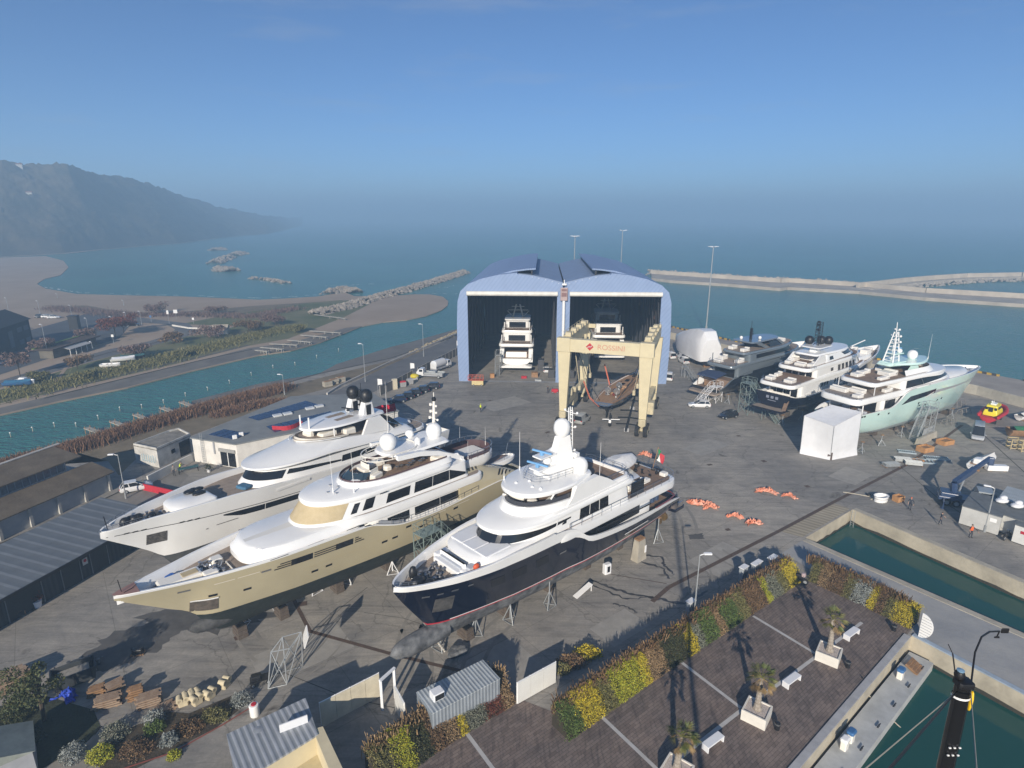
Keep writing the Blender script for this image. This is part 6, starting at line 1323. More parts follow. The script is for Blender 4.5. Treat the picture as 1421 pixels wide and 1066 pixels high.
mb=MB();mb.rbox((0,-.1,21),(1.6,.35,2.9),.08);b=mb.build('sign_box',mat('sign_pink',(.40,.30,.285),.5,.1),t);mb=MB();mb.box((0,-.29,21.9),(1.2,.03,.5));mb.box((0,-.29,20.9),(1.2,.03,.9));mb.build('sign_stripe',mat('sign_maroon',(.20,.11,.105),.5,.1),t);mb=MB();mb.box((0,0,23.2),(1.0,.6,.4));mb.tube((0,0,23.3),(0,0,24.2),.12,6);mb.build('floodlight',M_WHITE,t)
# ---------- travel lift
M_LIFT=mat('lift_ivory',(.56,.49,.32),.5,.08,.6);M_LIFT2=mat('lift_dull_ivory',(.48,.42,.28),.6,.2,1.5);M_TYRE=mat('tyre_rubber',(.015,.015,.016),.85,.2,3)  # second ivory is slightly darker, for lower beams, bogies and fittings
def travel_lift():
    t=thing('travel_lift','ivory four legged travel lift with red lettering on its front beam','travel lift',(9.6,106.0,0),R(-19.2));Wd,Dp,Ht=14.6,17.2,16.2
    for x in(0,Wd):
        for y in(0,Dp):
            mb=MB();s=1 if x==0 else-1;a,b=.62,1.15
            mb.loft([[(x-a,y-.5,3.0),(x+a,y-.5,3.0),(x+a,y+.5,3.0),(x-a,y+.5,3.0)],[(x-b,y-.6,Ht-1.5),(x+b,y-.6,Ht-1.5),(x+b,y+.6,Ht-1.5),(x-b,y+.6,Ht-1.5)]]);mb.build('leg',M_LIFT,t)
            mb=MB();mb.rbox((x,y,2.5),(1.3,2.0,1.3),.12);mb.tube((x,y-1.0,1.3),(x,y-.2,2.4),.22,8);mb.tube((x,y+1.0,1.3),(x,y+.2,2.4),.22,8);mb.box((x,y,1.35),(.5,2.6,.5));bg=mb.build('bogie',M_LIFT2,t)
            for sx in(-.75,.75):
                for sy in(-1.05,1.05):
                    mb=MB();mb.lathe([(.55,-.36),(.95,-.34),(1.0,-.2),(1.0,.2),(.95,.34),(.55,.36)],(x+sx,y+sy,1.0),18,axis='X');mb.build('wheel',M_TYRE,bg,40)
                    mb=MB();mb.lathe([(.1,-.37),(.5,-.38),(.5,.38),(.1,.37)],(x+sx,y+sy,1.0),14,axis='X');mb.build('hub',M_LIFT2,bg,40)
    for x in(0,Wd):
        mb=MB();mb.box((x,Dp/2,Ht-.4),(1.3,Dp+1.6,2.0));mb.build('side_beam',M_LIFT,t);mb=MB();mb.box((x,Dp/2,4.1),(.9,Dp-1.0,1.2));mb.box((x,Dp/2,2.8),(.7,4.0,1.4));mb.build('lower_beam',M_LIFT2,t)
        s=1 if x==0 else-1
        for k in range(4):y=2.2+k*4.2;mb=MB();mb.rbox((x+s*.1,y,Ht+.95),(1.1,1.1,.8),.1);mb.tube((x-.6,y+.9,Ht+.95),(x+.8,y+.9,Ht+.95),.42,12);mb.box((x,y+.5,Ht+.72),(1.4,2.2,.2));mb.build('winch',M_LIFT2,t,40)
        for k in range(3):
            y=3.4+k*4.8;mb=MB();z=4.5;mb.box((x+s*1.0,y,Ht-1.4),(.5,.7,.9))
            for q in(-.2,0,.2):mb.tube((x+s*1.05,y+q,Ht-1.8),(x+s*2.2,y+q,7.2),.035,4)
            mb.rbox((x+s*2.2,y,6.8),(.5,.9,.9),.08);mb.build('hoist_block',M_LIFT2,t)
        mb=MB();rail(mb,[(x-s*.5,.5,Ht+.6),(x-s*.5,Dp-.5,Ht+.6)],1.0,.04,2.2,1);mb.build('railing',M_LIFT,t)
    mb=MB();mb.box((Wd/2,-.1,Ht-.55),(Wd+2.5,1.2,2.3));mb.rbox((-.1,-.1,Ht-.5),(2.5,1.5,2.5),.1);mb.rbox((Wd+.1,-.1,Ht-.5),(2.5,1.5,2.5),.1);fb=mb.build('front_beam',M_LIFT,t)
    RED=mat('sign_red',(.42,.03,.03),.5,.05)
    letters(fb,'beam_lettering','ROSSINI',1.3,mat('faded_red_letter',(.50,.24,.16),.5,.05),(8.5,-.72,Ht-.55),(R(90),0,0),'CENTER',.01,1.05)
    mb=MB();mb.add([(4.7+x,y,Ht-.55+z)for y in(-.73,-.70)for x,z in((-.7,0),(0,.7),(.7,0),(0,-.7))],[(0,1,2,3),(4,5,6,7),(0,1,5,4),(1,2,6,5),(2,3,7,6),(3,0,4,7)]);mb.build('diamond_emblem',RED,fb);mb=MB();mb.path([(4.3,-.76,Ht-.7),(4.6,-.76,Ht-.5),(4.8,-.76,Ht-.6),(5.1,-.76,Ht-.35)],.05,4);mb.build('emblem_stroke',M_WHITE,fb)
    mb=MB();mb.box((.6,Dp+.2,Ht+.0),(3.0,.6,.8));mb.box((Wd-.6,Dp+.2,Ht),(2.0,.6,.8));mb.build('rear_bracket',M_LIFT,t)
    mb=MB();mb.rbox((Wd+.95,2.6,4.6),(1.4,2.2,2.2),.15);c=mb.build('drive_cabinet',M_LIFT2,t);mb=MB();mb.rbox((-.2,4.5,5.6),(1.6,1.4,1.5),.4);mb.tube((-.9,6.5,5.4),(.9,6.5,5.4),.6,12);mb.build('engine_housing',M_LIFT2,t,40)
    mb=MB()
    for k,(xa,ya)in enumerate(((3.4,5.5),(11.2,7.0),(11.4,11.5))):mb.path([(1.0 if xa<7 else Wd-1.0,ya,Ht-2),(xa,ya,7.5),(7.3,ya,1.6)],.06,5)
    mb.build('sling',M_BLK,t)
    mb=MB();[mb.path([(2.2,6.5+o,7.2),(3.6,6.2+o,4.0),(5.6,5.8+o,2.6)],.06,5)for o in(0,.5)];[mb.path([(4.8,14+o,9.0),(6.2,13+o,5.0)],.07,5)for o in(0,.6)];mb.build('sling_cover',mat('orange_sling',(.55,.14,.07),.7,.1),t)
    return t
lift=travel_lift()
# ---------- buildings on the river side
M_WALL=mat('white_render',(.62,.60,.56),.85,.12,.6);M_ROOFG=mat('grey_membrane',(.20,.212,.215),.85,.15,.4,.1,4)
def office():
    t=thing('office_building','low white office building with solar panels on its grey roof','building')
    A,B,C,D,E,F=g(266,608,4),g(327.5,617,4),g(422,597.5,4),g(552,571,4),g(517,547,4),g(404,551.5,4)
    lp=[A,B,C,D,E,F];mb=MB();mb.prism(lp,0,3.95);mb.build('wall',M_WALL,t)
    c=sum(lp,Vector())/6;ov=[p+(p-c).normalized()*.25 for p in lp];mb=MB();mb.prism(ov,3.96,4.14);mb.build('roof',M_ROOFG,t)
    M_SOL=mat('solar_cell',(.02,.042,.105),.15,.25,.8)
    ul=(B-A).normalized();vl=(D-B).normalized();
    def array(name,px,nx,ny,grp):
        P=[g(x,y,4.2)for x,y in px]
        for i in range(nx):
            for j in range(ny):
                q=lambda u,v:P[0].lerp(P[1],u).lerp(P[3].lerp(P[2],u),v);e=.025/1
                a,b,c_,d=q((i+.06)/nx,(j+.06)/ny),q((i+.94)/nx,(j+.06)/ny),q((i+.94)/nx,(j+.94)/ny),q((i+.06)/nx,(j+.94)/ny);mb=MB();mb.loft([[Vector((p.x,p.y,4.15))for p in(a,b,c_,d)],[Vector((p.x,p.y,4.24+.04*(k>1)))for k,p in enumerate((a,b,c_,d))]]);mb.build_one('solar_panel',M_SOL,t)
    array('a',[(289,603),(325,610),(345,602),(310,596)],4,3,1);array('b',[(344,579.5),(358,583.5),(442,562),(424,556.5)],3,10,1);array('c',[(369,592),(381,600),(470,578),(458,571)],3,10,1)
    for x,y in((385,577),(399,574.5),(430,567),(443,564)):p=g(x,y,4.2);mb=MB();mb.rbox((p.x,p.y,4.3),(1.5,1.0,.3),.06,R(38));mb.build('skylight',mat('skylight_dome',(.55,.57,.58),.3,.05),t)
    for x,y in((326,608),(335,604)):p=g(x,y,4.3);mb=MB();mb.rbox((p.x,p.y,4.5),(.7,.4,.6),.08,.6);mb.build('roof_unit',M_WHITE,t)
    a=g(301,643,0);b=g(322,648,0);d=(b-a).normalized();nn=Vector((d.y,-d.x,0));mb=MB();w=ang(a,b)
    p=A.lerp(B,.62)+nn*.03;q=A.lerp(B,.95)+nn*.03
    mb=MB();mb.quad((p.x,p.y,.1),(q.x,q.y,.1),(q.x,q.y,2.5),(p.x,p.y,2.5));mb.build('glass_door',M_GLASS,t)
    mb=MB();mb.box(((p.x+q.x)/2,(p.y+q.y)/2,2.75),((q-p).length+.3,.35,.5),ang(p,q));mb.build('roller_shutter',mat('shutter_grey',(.28,.28,.27),.6,.1),t);mb=MB();m_=p.lerp(q,.5)+nn*.03;mb.box((m_.x,m_.y,1.3),(.12,.06,2.4),w);mb.build('door_frame',M_WHITE,t)
    p=A.lerp(B,.25)+nn*.25;mb=MB();s=d*.25
    for k in(-1,1):mb.tube((p.x+s.x*k,p.y+s.y*k,.1),(p.x+s.x*k,p.y+s.y*k,5.2),.035,5)
    for k in range(12):z=.5+k*.38;mb.tube((p.x-s.x,p.y-s.y,z),(p.x+s.x,p.y+s.y,z),.025,4)
    mb.build('roof_ladder',M_GALV,t);p=A.lerp(B,.5)+nn*.06;mb=MB();mb.box((p.x,p.y,3.0),(.3,.12,2.2),w);mb.build('downpipe',M_GREY,t)
    # red curved stair parapet
    mb=MB();G=[]
    for k in range(10):
        u=k/9;p=g(379+42*u,606-7*u,3.0)+Vector((0,0,0));o=Vector((.5,-.8,0))*math.sin(math.pi*min(1,u*1.1))*1.4;G.append([(p.x+o.x,p.y+o.y,z)for z in(1.2,4.9)])
    mb.grid(G);mb.build('red_parapet',M_RED,t)
    return t
office()
def block(name,label,cat,px_pts,zr,m,mr,grp=None):
    t=thing(name,label,cat,group=grp);P=[g(x,y,zr)for x,y in px_pts];mb=MB();mb.prism(P,0,zr-.25);mb.build('wall',m,t);c=sum(P,Vector())/len(P);mb=MB();mb.prism([c+(p-c)*1.01 for p in P],zr-.24,zr-.1);mb.build('roof',mr,t);return t,P
t,P=block('outbuilding','small weathered white flat roofed building with pale blue graffiti','building',[(185,617),(217,623.6),(264,603),(248,595),(234,598.5)],3.1,mat('stained_render',(.46,.45,.42),.85,.3,.7),mat('dirty_roof',(.22,.205,.18),.9,.35,.8))
mb=MB();n=len(P);nn=Vector(((P[1]-P[0]).y,-(P[1]-P[0]).x,0)).normalized()
for k in range(6):u=.3+k*.1;p=P[0].lerp(P[1],u)+nn*.02;q=P[0].lerp(P[1],u+.09)+nn*.02;mb.path([(p.x,p.y,.6),(p.x,p.y,1.7),(q.x,q.y,1.9-.2*(k%2)),(q.x,q.y,.9),(p.x,p.y,.7)],.05,4)
mb.build('graffiti',mat('pale_blue_spray',(.30,.42,.48),.8,.1),t);nn=Vector(((P[2]-P[1]).y,-(P[2]-P[1]).x,0)).normalized()
for u0,u1,z0,z1,nm in((.38,.5,1.3,2.0,'window'),(.62,.95,.1,2.6,'veranda_glazing')):p,q=P[1].lerp(P[2],u0)+nn*.04,P[1].lerp(P[2],u1)+nn*.04;mb=MB();mb.quad((p.x,p.y,z0),(q.x,q.y,z0),(q.x,q.y,z1),(p.x,p.y,z1));mb.build(nm,M_GLASS,t)
mb=MB();
for i in range(n):a,b=P[i],P[(i+1)%n];d=(b-a).normalized();w_=Vector((-d.y,d.x,0))*.18;mb.prism([a,b,b+w_,a+w_],3.0,3.3)
mb.build('parapet',mat('stained_render',(.46,.45,.42)),t)
def wallrun(name,label,pts,h,th,m,cat='wall',grp=None):
    t=MB()
    for a,b in zip(pts,pts[1:]):d=(b-a).normalized();nn=Vector((-d.y,d.x,0))*th/2;t.prism([a-nn,b-nn,b+nn,a+nn],0,h)
    return tag(t.build(name,m),label,cat,grp)
wallrun('courtyard_wall','low white wall running from the small flat roofed building to the gate',W((268,640),(206,672)),1.3,.25,M_WALL)
wallrun('gate_barrier','bright red low barrier behind the bow of the white yacht',W((199,680),(243,690)),1.0,.15,M_RED,'barrier')
def oldshed():
    a,b=g(155,680),g(0,751);d=(b-a).normalized();t=thing('old_workshop','old long workshop with a raised brown roof and a row of clerestory windows','workshop',a,math.atan2(d.y,d.x));Ln=34
    M_OW=mat('peeling_wall',(.30,.32,.34),.9,.35,.5,rgb2=(.46,.45,.42));M_OR=mat('lichen_roof',(.085,.065,.045),.95,.35,.5,.4,3,rgb2=(.15,.12,.085))
    # local: x along the wall, y toward the camera side is negative (wall face at y=0), building extends to -y
    s=-1
    mb=MB();mb.box((Ln/2,s*5,1.35),(Ln,10,2.7));mb.build('wall',M_OW,t)
    mb=MB();[mb.box((k*3.6+.2,.12,1.35),(.35,.25,2.7))for k in range(10)];mb.build('pilaster',mat('pilaster',(.42,.41,.38),.9,.2),t)
    mb=MB();mb.loft([[(x,.5,2.6),(x,.5,2.75),(x,s*3.6,3.75),(x,s*3.6,3.6)]for x in(-.5,Ln)]);mb.build('lower_roof',M_OR,t)
    mb=MB();mb.box((Ln/2+1.5,s*6.2,3.9),(Ln-3,5.0,2.7));mb.build('clerestory_wall',M_OW,t);mb=MB();mb.box((Ln/2+1.5,s*3.68,4.5),(Ln-3.4,.06,1.2));mb.build('clerestory_glazing',mat('grey_glazing',(.09,.11,.13),.25,.3,2),t)
    mb=MB();[mb.box((3.4+k*.9,s*3.63,4.5),(.09,.06,1.3))for k in range(34)];mb.build('glazing_bars',mat('grey_bar',(.20,.23,.26),.7,.1),t)
    mb=MB();mb.loft([[(x,s*3.2,5.15),(x,s*3.2,5.3),(x,s*8.6,6.1),(x,s*8.6,5.95)]for x in(1.0,Ln)]);mb.loft([[(x,s*8.6,6.1),(x,s*8.6,5.95),(x,s*11,4.6),(x,s*11,4.75)]for x in(1.0,Ln)]);mb.build('upper_roof',M_OR,t)
    mb=MB();mb.box((Ln/2,s*8.62,6.15),(Ln,.5,.1));mb.build('ridge_cap',M_KERB,t);return t
oldshed()
def warehouse():
    a,b=g(214,747),g(10,867);d=(b-a).normalized();t=thing('storage_shed','long low storage shed with a striped grey metal roof and dark doors','shed',a,math.atan2(d.y,d.x));Ln=34;s=-1
    M_DW=stripes('dark_cladding',(.035,.042,.048),(.05,.058,.065),.5,0,.7,.5,.2,1,.2);M_RS=stripes('striped_roof',(.135,.148,.16),(.195,.21,.225),1.25,0,.55,.16,.2,.6,.2)
    mb=MB();mb.box((Ln/2,s*4.2,1.6),(Ln,8.4,3.2));mb.build('wall',M_DW,t);mb=MB();mb.loft([[(x,.9,3.22),(x,.9,3.36),(x,s*8.9,3.75),(x,s*8.9,3.6)]for x in(-1.0,Ln+.5)]);mb.build('roof',M_RS,t)
    mb=MB();mb.box((Ln/2,.95,3.2),(Ln+1.4,.12,.3));mb.build('gutter',M_BLK,t)
    for x0,x1 in((9.2,11.2),(13.2,16.6),(22,25),(6,8)):mb=MB();mb.box(((x0+x1)/2,.05,1.35),(x1-x0,.06,2.6));dd=mb.build('door',mat('dark_door',(.025,.032,.038),.6,.15),t);mb=MB();[mb.box((x,.1,1.35),(.09,.06,2.7))for x in(x0,x1)];mb.build('door_frame',mat('door_post',(.16,.17,.18),.6,.1),dd)  # doors in a plain dark blue grey
    for x,z in((8.6,2.0),(17.6,1.9)):mb=MB();mb.box((x,.1,z),(.55,.05,.75));sg=mb.build('notice_board',mat('sign_white',(.55,.55,.55),.5,.05),t);mb=MB();mb.lathe([(.17,0),(.17,.03)],(x,.13,z+.1),14,axis='Y');mb.build('red_symbol',M_RED,sg)
    return t
warehouse()
# ---------- bottom edge: site office, container, gates
def site_office():
    t=thing('site_office','cream site office with ribbed metal roof and terracotta terrace at the bottom edge','building')
    M_RR=stripes('ribbed_roof',(.24,.26,.28),(.40,.42,.45),.42,R(-38),.45,.45,.2,1,.35)
    z=3.0;P=[g(318,1020,z),g(422,972,z),g(438,1020,z),g(332,1085,z)];mb=MB();mb.prism([Vector((p.x,p.y,0))for p in P],0,2.9);mb.build('wall',mat('cream_wall',(.56,.49,.33),.85,.1,.5),t)
    c=sum(P,Vector())/4;mb=MB();mb.prism([c+(p-c)*1.06 for p in P],2.92,3.06);mb.build('roof',M_RR,t)
    Q=[g(434,1012,3),g(448,1008,3),g(482,1080,3),g(470,1100,3)];mb=MB();mb.prism(Q,0,3.0);mb.build('gable_wall',mat('cream_wall',(.56,.49,.33)),t)
    T=[g(400,1080,.8),g(448,1040,.8),g(470,1085,.8),g(420,1130,.8)];mb=MB();mb.prism(T,0,.8);mb.build('terrace',mat('terracotta',(.15,.07,.035),.8,.2,2),t)
    F=[g(340,1078,2.0),g(438,1022,2.0)];mb=MB();a,b=F;d=(b-a).normalized();nn=Vector((d.y,-d.x,0));mb.prism([a+nn*.1,b+nn*.1,b+nn*3,a+nn*3],1.2,1.3);mb.build('awning',mat('cream_awning',(.50,.43,.27),.8,.1),t)
    p=g(405,1055);mb=MB();mb.tube((p.x,p.y,1.3),(p.x,p.y,3.2),.06,6);sp=mb.build('sign_post',M_WHITE,t);mb=MB();mb.box((p.x+.5,p.y-.1,3.3),(1.9,.08,.8),.5);mb.build('sign_board',M_WHITE2,sp)
    mb=MB();q=g(365,1060);mb.lathe([(.02,.0),(.5,-.06),(1.1,-.3)],(q.x,q.y,3.1),12);mb.tube((q.x,q.y,1.2),(q.x,q.y,3.05),.04,5);mb.build('parasol',mat('grey_parasol',(.25,.27,.30),.8,.1),t,40)
site_office()
def container():
    t=thing('shipping_container','ribbed grey container cabin with an air conditioning unit on its roof','container',g(592,990),0)
    z=2.7;a,b=g(578,961,z),g(670,916,z);d=(b-a);L=d.length;w=2.5;t.location=(a.x,a.y,0);t.rotation_euler=(0,0,math.atan2(d.y,d.x))
    M_C=stripes('container_ribs',(.30,.34,.37),(.46,.49,.50),.30,0,.5,.5,.2,1.2,.5);M_C2=stripes('container_side',(.22,.25,.28),(.30,.33,.36),.30,0,.5,.5,.2,1.2,.5)
    mb=MB();mb.box((L/2,-w/2,1.33),(L,w,2.6));mb.build('body',M_C2,t);mb=MB();mb.box((L/2,-w/2,2.67),(L+.05,w+.05,.08));mb.build('roof',M_C,t)
    mb=MB();mb.rbox((1.1,-1.3,3.0),(.95,.8,.6),.06);ac=mb.build('air_conditioner',M_WHITE2,t);mb=MB();mb.box((1.1,-1.72,3.0),(.75,.03,.45));mb.build('vent_grille',M_BLK,ac);mb=MB();mb.box((-.03,-.8,1.4),(.04,.5,.7));mb.build('window',M_GLASS,t)
container()
M_GATE=stripes('gate_boards',(.50,.49,.46),(.58,.57,.54),.9,0,.6,.5,.15)
def panelgate(name,label,pts,h,m,cat):
    t=thing(name,label,cat,pts[0],ang(pts[0],pts[1]));L=(pts[1]-pts[0]).length;mb=MB();n=max(2,round(L/1.3))
    for k in range(n):mb.box((L*(k+.5)/n,0,h/2+.1),(L/n-.03,.08,h));
    mb.build('panel',m,t);mb=MB();[mb.box((L*k/n,.06,h/2+.1),(.07,.07,h+.1))for k in range(n+1)];mb.box((L/2,.06,h+.08),(L,.08,.08));mb.build('frame',M_WHITE,t);return t
panelgate('sliding_gate','clean white sliding gate standing between two hedges at the plaza entrance',W((718,978),(771,948)),2.0,mat('white_gate',(.66,.66,.63),.5,.06,.6),'gate')
panelgate('boundary_fence','cream boarded fence beside the site office roof',W((447,1010),(528,967)),2.2,mat('cream_boards',(.55,.50,.38),.7,.15,.8),'fence')
panelgate('swing_gate','open white gate leaf next to the ribbed grey container',W((549,985),(562,1010)),2.2,mat('white_gate',(.66,.66,.63)),'gate')
t=thing('gate_portal','white open gate frame between the cream fence and the container','gate frame',g(531,985));a,b=g(531,985),g(549,968);d=b-a;mb=MB();[mb.box((p.x-a.x,p.y-a.y,1.4),(.2,.2,2.8))for p in(a,b)];mb.build('post',M_WHITE2,t);mb=MB();mb.box((d.x/2,d.y/2,2.85),(d.length+.2,.2,.16),math.atan2(d.y,d.x));mb.build('lintel',M_WHITE2,t)
# road fence beside the sheds
def slatfence(a,b,h,label):
    t=thing('slat_fence',label,'fence',a,ang(a,b),'fence along the access road');L=(b-a).length;n=max(2,round(L/2.4));mb=MB();mb.box((L/2,0,h/2+.1),(L,.05,h));mb.build('slat_panel',stripes('slats',(.10,.095,.085),(.20,.185,.165),.28,0,.8,.5,.2),t);mb=MB()
    for k in range(n+1):mb.box((L*k/n,0,h/2+.1),(.12,.12,h+.15))
    mb.build('post',mat('pale_post',(.42,.40,.36),.8,.1),t);mb=MB();mb.box((L/2,0,h+.16),(L,.1,.07));mb.build('top_rail',mat('pale_post',(.42,.40,.36)),t)
slatfence(g(528,549),g(545,541),2.0,'short slatted fence bay beside the row of dark cars');slatfence(g(551,538),g(573,526),2.0,'slatted fence behind the refuse bins');slatfence(g(580,522),g(637,492),2.0,'long slatted fence between the road and the parked lorries')
tag(MB().box(tuple(g(548,540)+Vector((0,0,1.2))),(1.0,.8,2.4),.6).build('gate_pillar',mat('cream_pillar',(.60,.54,.40),.8,.1)),'cream gate pillar between two bays of slatted fence','pillar')
for(x,y),lb in(((525,549),'white banner flag on the fence next to the solar roof'),((570,525),'white banner flag near the lorries'),((634,491),'white banner flag next to the blue shed corner')):
    p=g(x,y);t=thing('banner_flag',lb,'flag',p,0,'white banners on the fence');mb=MB();mb.tube((0,0,0),(0,0,3.9),.05,5);mb.build('pole',M_GALV,t);mb=MB();mb.grid([[(0,0,3.8),(0,0,2.4)],[(.5,.1,3.75),(.5,-.05,2.5)],[(1.0,0,3.7),(1.0,.1,2.5)]]);mb.build('cloth',M_WHITE,t)
# ---------- vehicles
M_CARGL=mat('car_glass',(.02,.022,.026),.08,0);M_HEAD=mat('headlamp',(.6,.6,.58),.15,0);M_TAIL=mat('tail_lamp',(.35,.01,.01),.2,0)
def wheels(t,xs,y,r=.32,w=.22):
    for x in xs:
        for sd in(1,-1):
            mb=MB();mb.lathe([(r*.55,-w/2),(r*.95,-w/2),(r,-w*.3),(r,w*.3),(r*.95,w/2),(r*.55,w/2)],(x,sd*y,r),16,axis='Y');o=mb.build('wheel',M_TYRE,t,40);mb=MB();mb.lathe([(.05,-w*.52),(r*.56,-w*.5),(r*.56,w*.5),(.05,w*.52)],(x,sd*y,r),12,axis='Y');mb.build('rim',M_GALV,o,40)
def make_car(label,color,loc,rz,style='hatch',group=None,cat='car'):
    t=thing('parked_car' if cat=='car' else cat.replace(' ','_'),label,cat,loc,rz,group);m=color
    L,Wd,Hh=dict(hatch=(4.1,1.74,1.50),wagon=(4.5,1.8,1.5),van=(4.3,1.8,1.85),bigvan=(5.4,2.0,2.5))[style];hl=L/2;y=Wd/2;b=.92 if style in('hatch','wagon')else 1.05
    st=[(-hl,.80*y,.45,b-.12),(-hl+.12,.95*y,.30,b),(-hl+.8,y,.22,b+.03),(hl*.3,y,.22,b),(hl*.62,y*.99,.24,b-.10),(hl-.18,y*.92,.28,b-.24),(hl,y*.74,.38,b-.36)]
    mb=MB();mb.loft([[(x,-w,lerp(z0,z1,.25)),(x,-w*.9,z0),(x,w*.9,z0),(x,w,lerp(z0,z1,.25)),(x,w,lerp(z0,z1,.7)),(x,w*.9,z1),(x,-w*.9,z1),(x,-w,lerp(z0,z1,.7))]for x,w,z0,z1 in st]);mb.build('body',m,t,40)
    xb,xf,tb,tf=dict(hatch=(-hl+.15,hl*.48,-hl+.55,hl*.02),wagon=(-hl+.1,hl*.42,-hl+.5,-.05),van=(-hl+.05,hl*.62,-hl+.15,hl*.28),bigvan=(-hl+.05,hl*.72,-hl+.1,hl*.45))[style]
    lo=[(xb,-y*.9),(xf,-y*.86),(xf+.15,0),(xf,y*.86),(xb,y*.9),(xb-.05,0)];hi=[(tb,-y*.74),(tf,-y*.72),(tf+.1,0),(tf,y*.72),(tb,y*.74),(tb-.03,0)]
    mb=MB();mb.loft([[(p[0],p[1],b-.06)for p in lo],[(p[0],p[1],Hh-.06)for p in hi]]);mb.build('window',M_CARGL,t)
    mb=MB();mb.loft([[(p[0],p[1],Hh-.07)for p in hi],[(p[0]*.97,p[1]*.93,Hh)for p in hi]]);mb.build('roof',m,t,50)
    mb=MB()
    for sd in(1,-1):
        for u in((0,.02),(.38,.40),(.98,1))if style in('hatch','wagon')else((0,.55),(.62,.66),(.97,1)):
            q=[];
            for uu in u:q.append(Vector((lerp(xb,xf,uu),sd*(lerp(y*.9,y*.86,uu)+.012),b-.06)));q.append(Vector((lerp(tb,tf,uu),sd*(lerp(y*.74,y*.72,uu)+.012),Hh-.06)))
            d=Vector((.03,0,0));mb.quad(q[0]-d,q[2]+d,q[3]+d,q[1]-d)
    mb.build('pillar_trim',m,t)
    for sd in(1,-1):
        mb=MB();mb.rbox((hl-.14,sd*y*.68,b-.40),(.2,.34,.16),.04);mb.build('headlight',M_HEAD,t);mb=MB();mb.rbox((-hl+.05,sd*y*.74,b-.16),(.12,.24,.22),.04);mb.build('tail_light',M_TAIL,t);mb=MB();mb.rbox((xf-.35,sd*(y+.08),b+.05),(.14,.18,.13),.03);mb.build('door_mirror',m,t)
    wheels(t,(-hl*.62,hl*.62),y-.1);return t
CW=mat('car_white',(.66,.67,.68),.25,.02,coat=.6);CB=mat('car_black',(.012,.014,.018),.18,.1,coat=.8);CBL=mat('car_navy',(.012,.02,.05),.18,.1,coat=.8);CS=mat('car_silver',(.42,.43,.42),.3,.05,metal=.3,coat=.5)
# ---------- people: one continuous skinned body each
def person_mesh(key,J,R_):
    # J joints, R_ radii; edges by naming order
    me=bpy.data.meshes.new(key);names=list(J);idx={n:i for i,n in enumerate(names)};ed=[]
    for a,b in(('pelvis','waist'),('waist','chest'),('chest','neck'),('neck','head'),('head','crown')):ed.append((idx[a],idx[b]))
    for s in 'lr':
        for a,b in(('pelvis','hip'),('hip','knee'),('knee','ankle'),('ankle','toe')):ed.append((idx[a if a=='pelvis' else a+s],idx[b+s]))
        for a,b in(('chest','sho'),('sho','elb'),('elb','wri'),('wri','palm')):ed.append((idx[a if a=='chest' else a+s],idx[b+s]))
        for k in range(5):ed.append((idx['palm'+s],idx['f%d%s'%(k,s)]))
    me.from_pydata([J[n]for n in names],ed,[]);o=bpy.data.objects.new(key,me);COL.objects.link(o)
    md=o.modifiers.new('s','SKIN');md.use_smooth_shade=True;sv=me.skin_vertices[0].data
    for n in names:r=R_[n];sv[idx[n]].radius=(r,r*.8)if n in('chest','waist','pelvis')else(r,r)
    sv[idx['pelvis']].use_root=True;ss=o.modifiers.new('u','SUBSURF');ss.levels=1;ss.render_levels=1
    bpy.context.view_layer.update();m2=bpy.data.meshes.new_from_object(o.evaluated_get(bpy.context.evaluated_depsgraph_get()));bpy.data.objects.remove(o);return m2
def skeleton(lean=0,step=.12,armf=(0,0),arml=(.0,.0)):
    J={};Rr={}
    def put(n,p,r):J[n]=Vector(p);Rr[n]=r
    put('pelvis',(0,0,.95),.14);put('waist',(lean*.12,0,1.12),.13);put('chest',(lean*.32,0,1.38),.155);put('neck',(lean*.40,0,1.53),.055);put('head',(lean*.46+.01,0,1.63),.088);put('crown',(lean*.48,0,1.72),.075)
    for s,q,st in(('l',1,step),('r',-1,-step)):
        put('hip'+s,(0,q*.09,.90),.095);put('knee'+s,(st*.6+.03,q*.10,.50),.065);put('ankle'+s,(st,q*.11,.09),.045);put('toe'+s,(st+.17,q*.13,.04),.04)
        i=0 if q>0 else 1;put('sho'+s,(lean*.34,q*.20,1.42),.062);e=(lean*.34+armf[i]*.5,q*(.25+arml[i]*.3),1.14+abs(armf[i])*.12);put('elb'+s,e,.045);w=(e[0]+.08+armf[i]*.6,q*(.25+arml[i]*.1),.92+abs(armf[i])*.35);put('wri'+s,w,.03)
        p=(w[0]+.06,w[1],w[2]-.06);put('palm'+s,p,.032)
        for k in range(5):put('f%d%s'%(k,s),(p[0]+(.02 if k else.05)+.012*k,p[1]+q*(-.03 if k==0 else(k-2.5)*.018),p[2]-(.05 if k==0 else.085-.008*abs(k-2))),.009)
    return J,Rr
PM={}
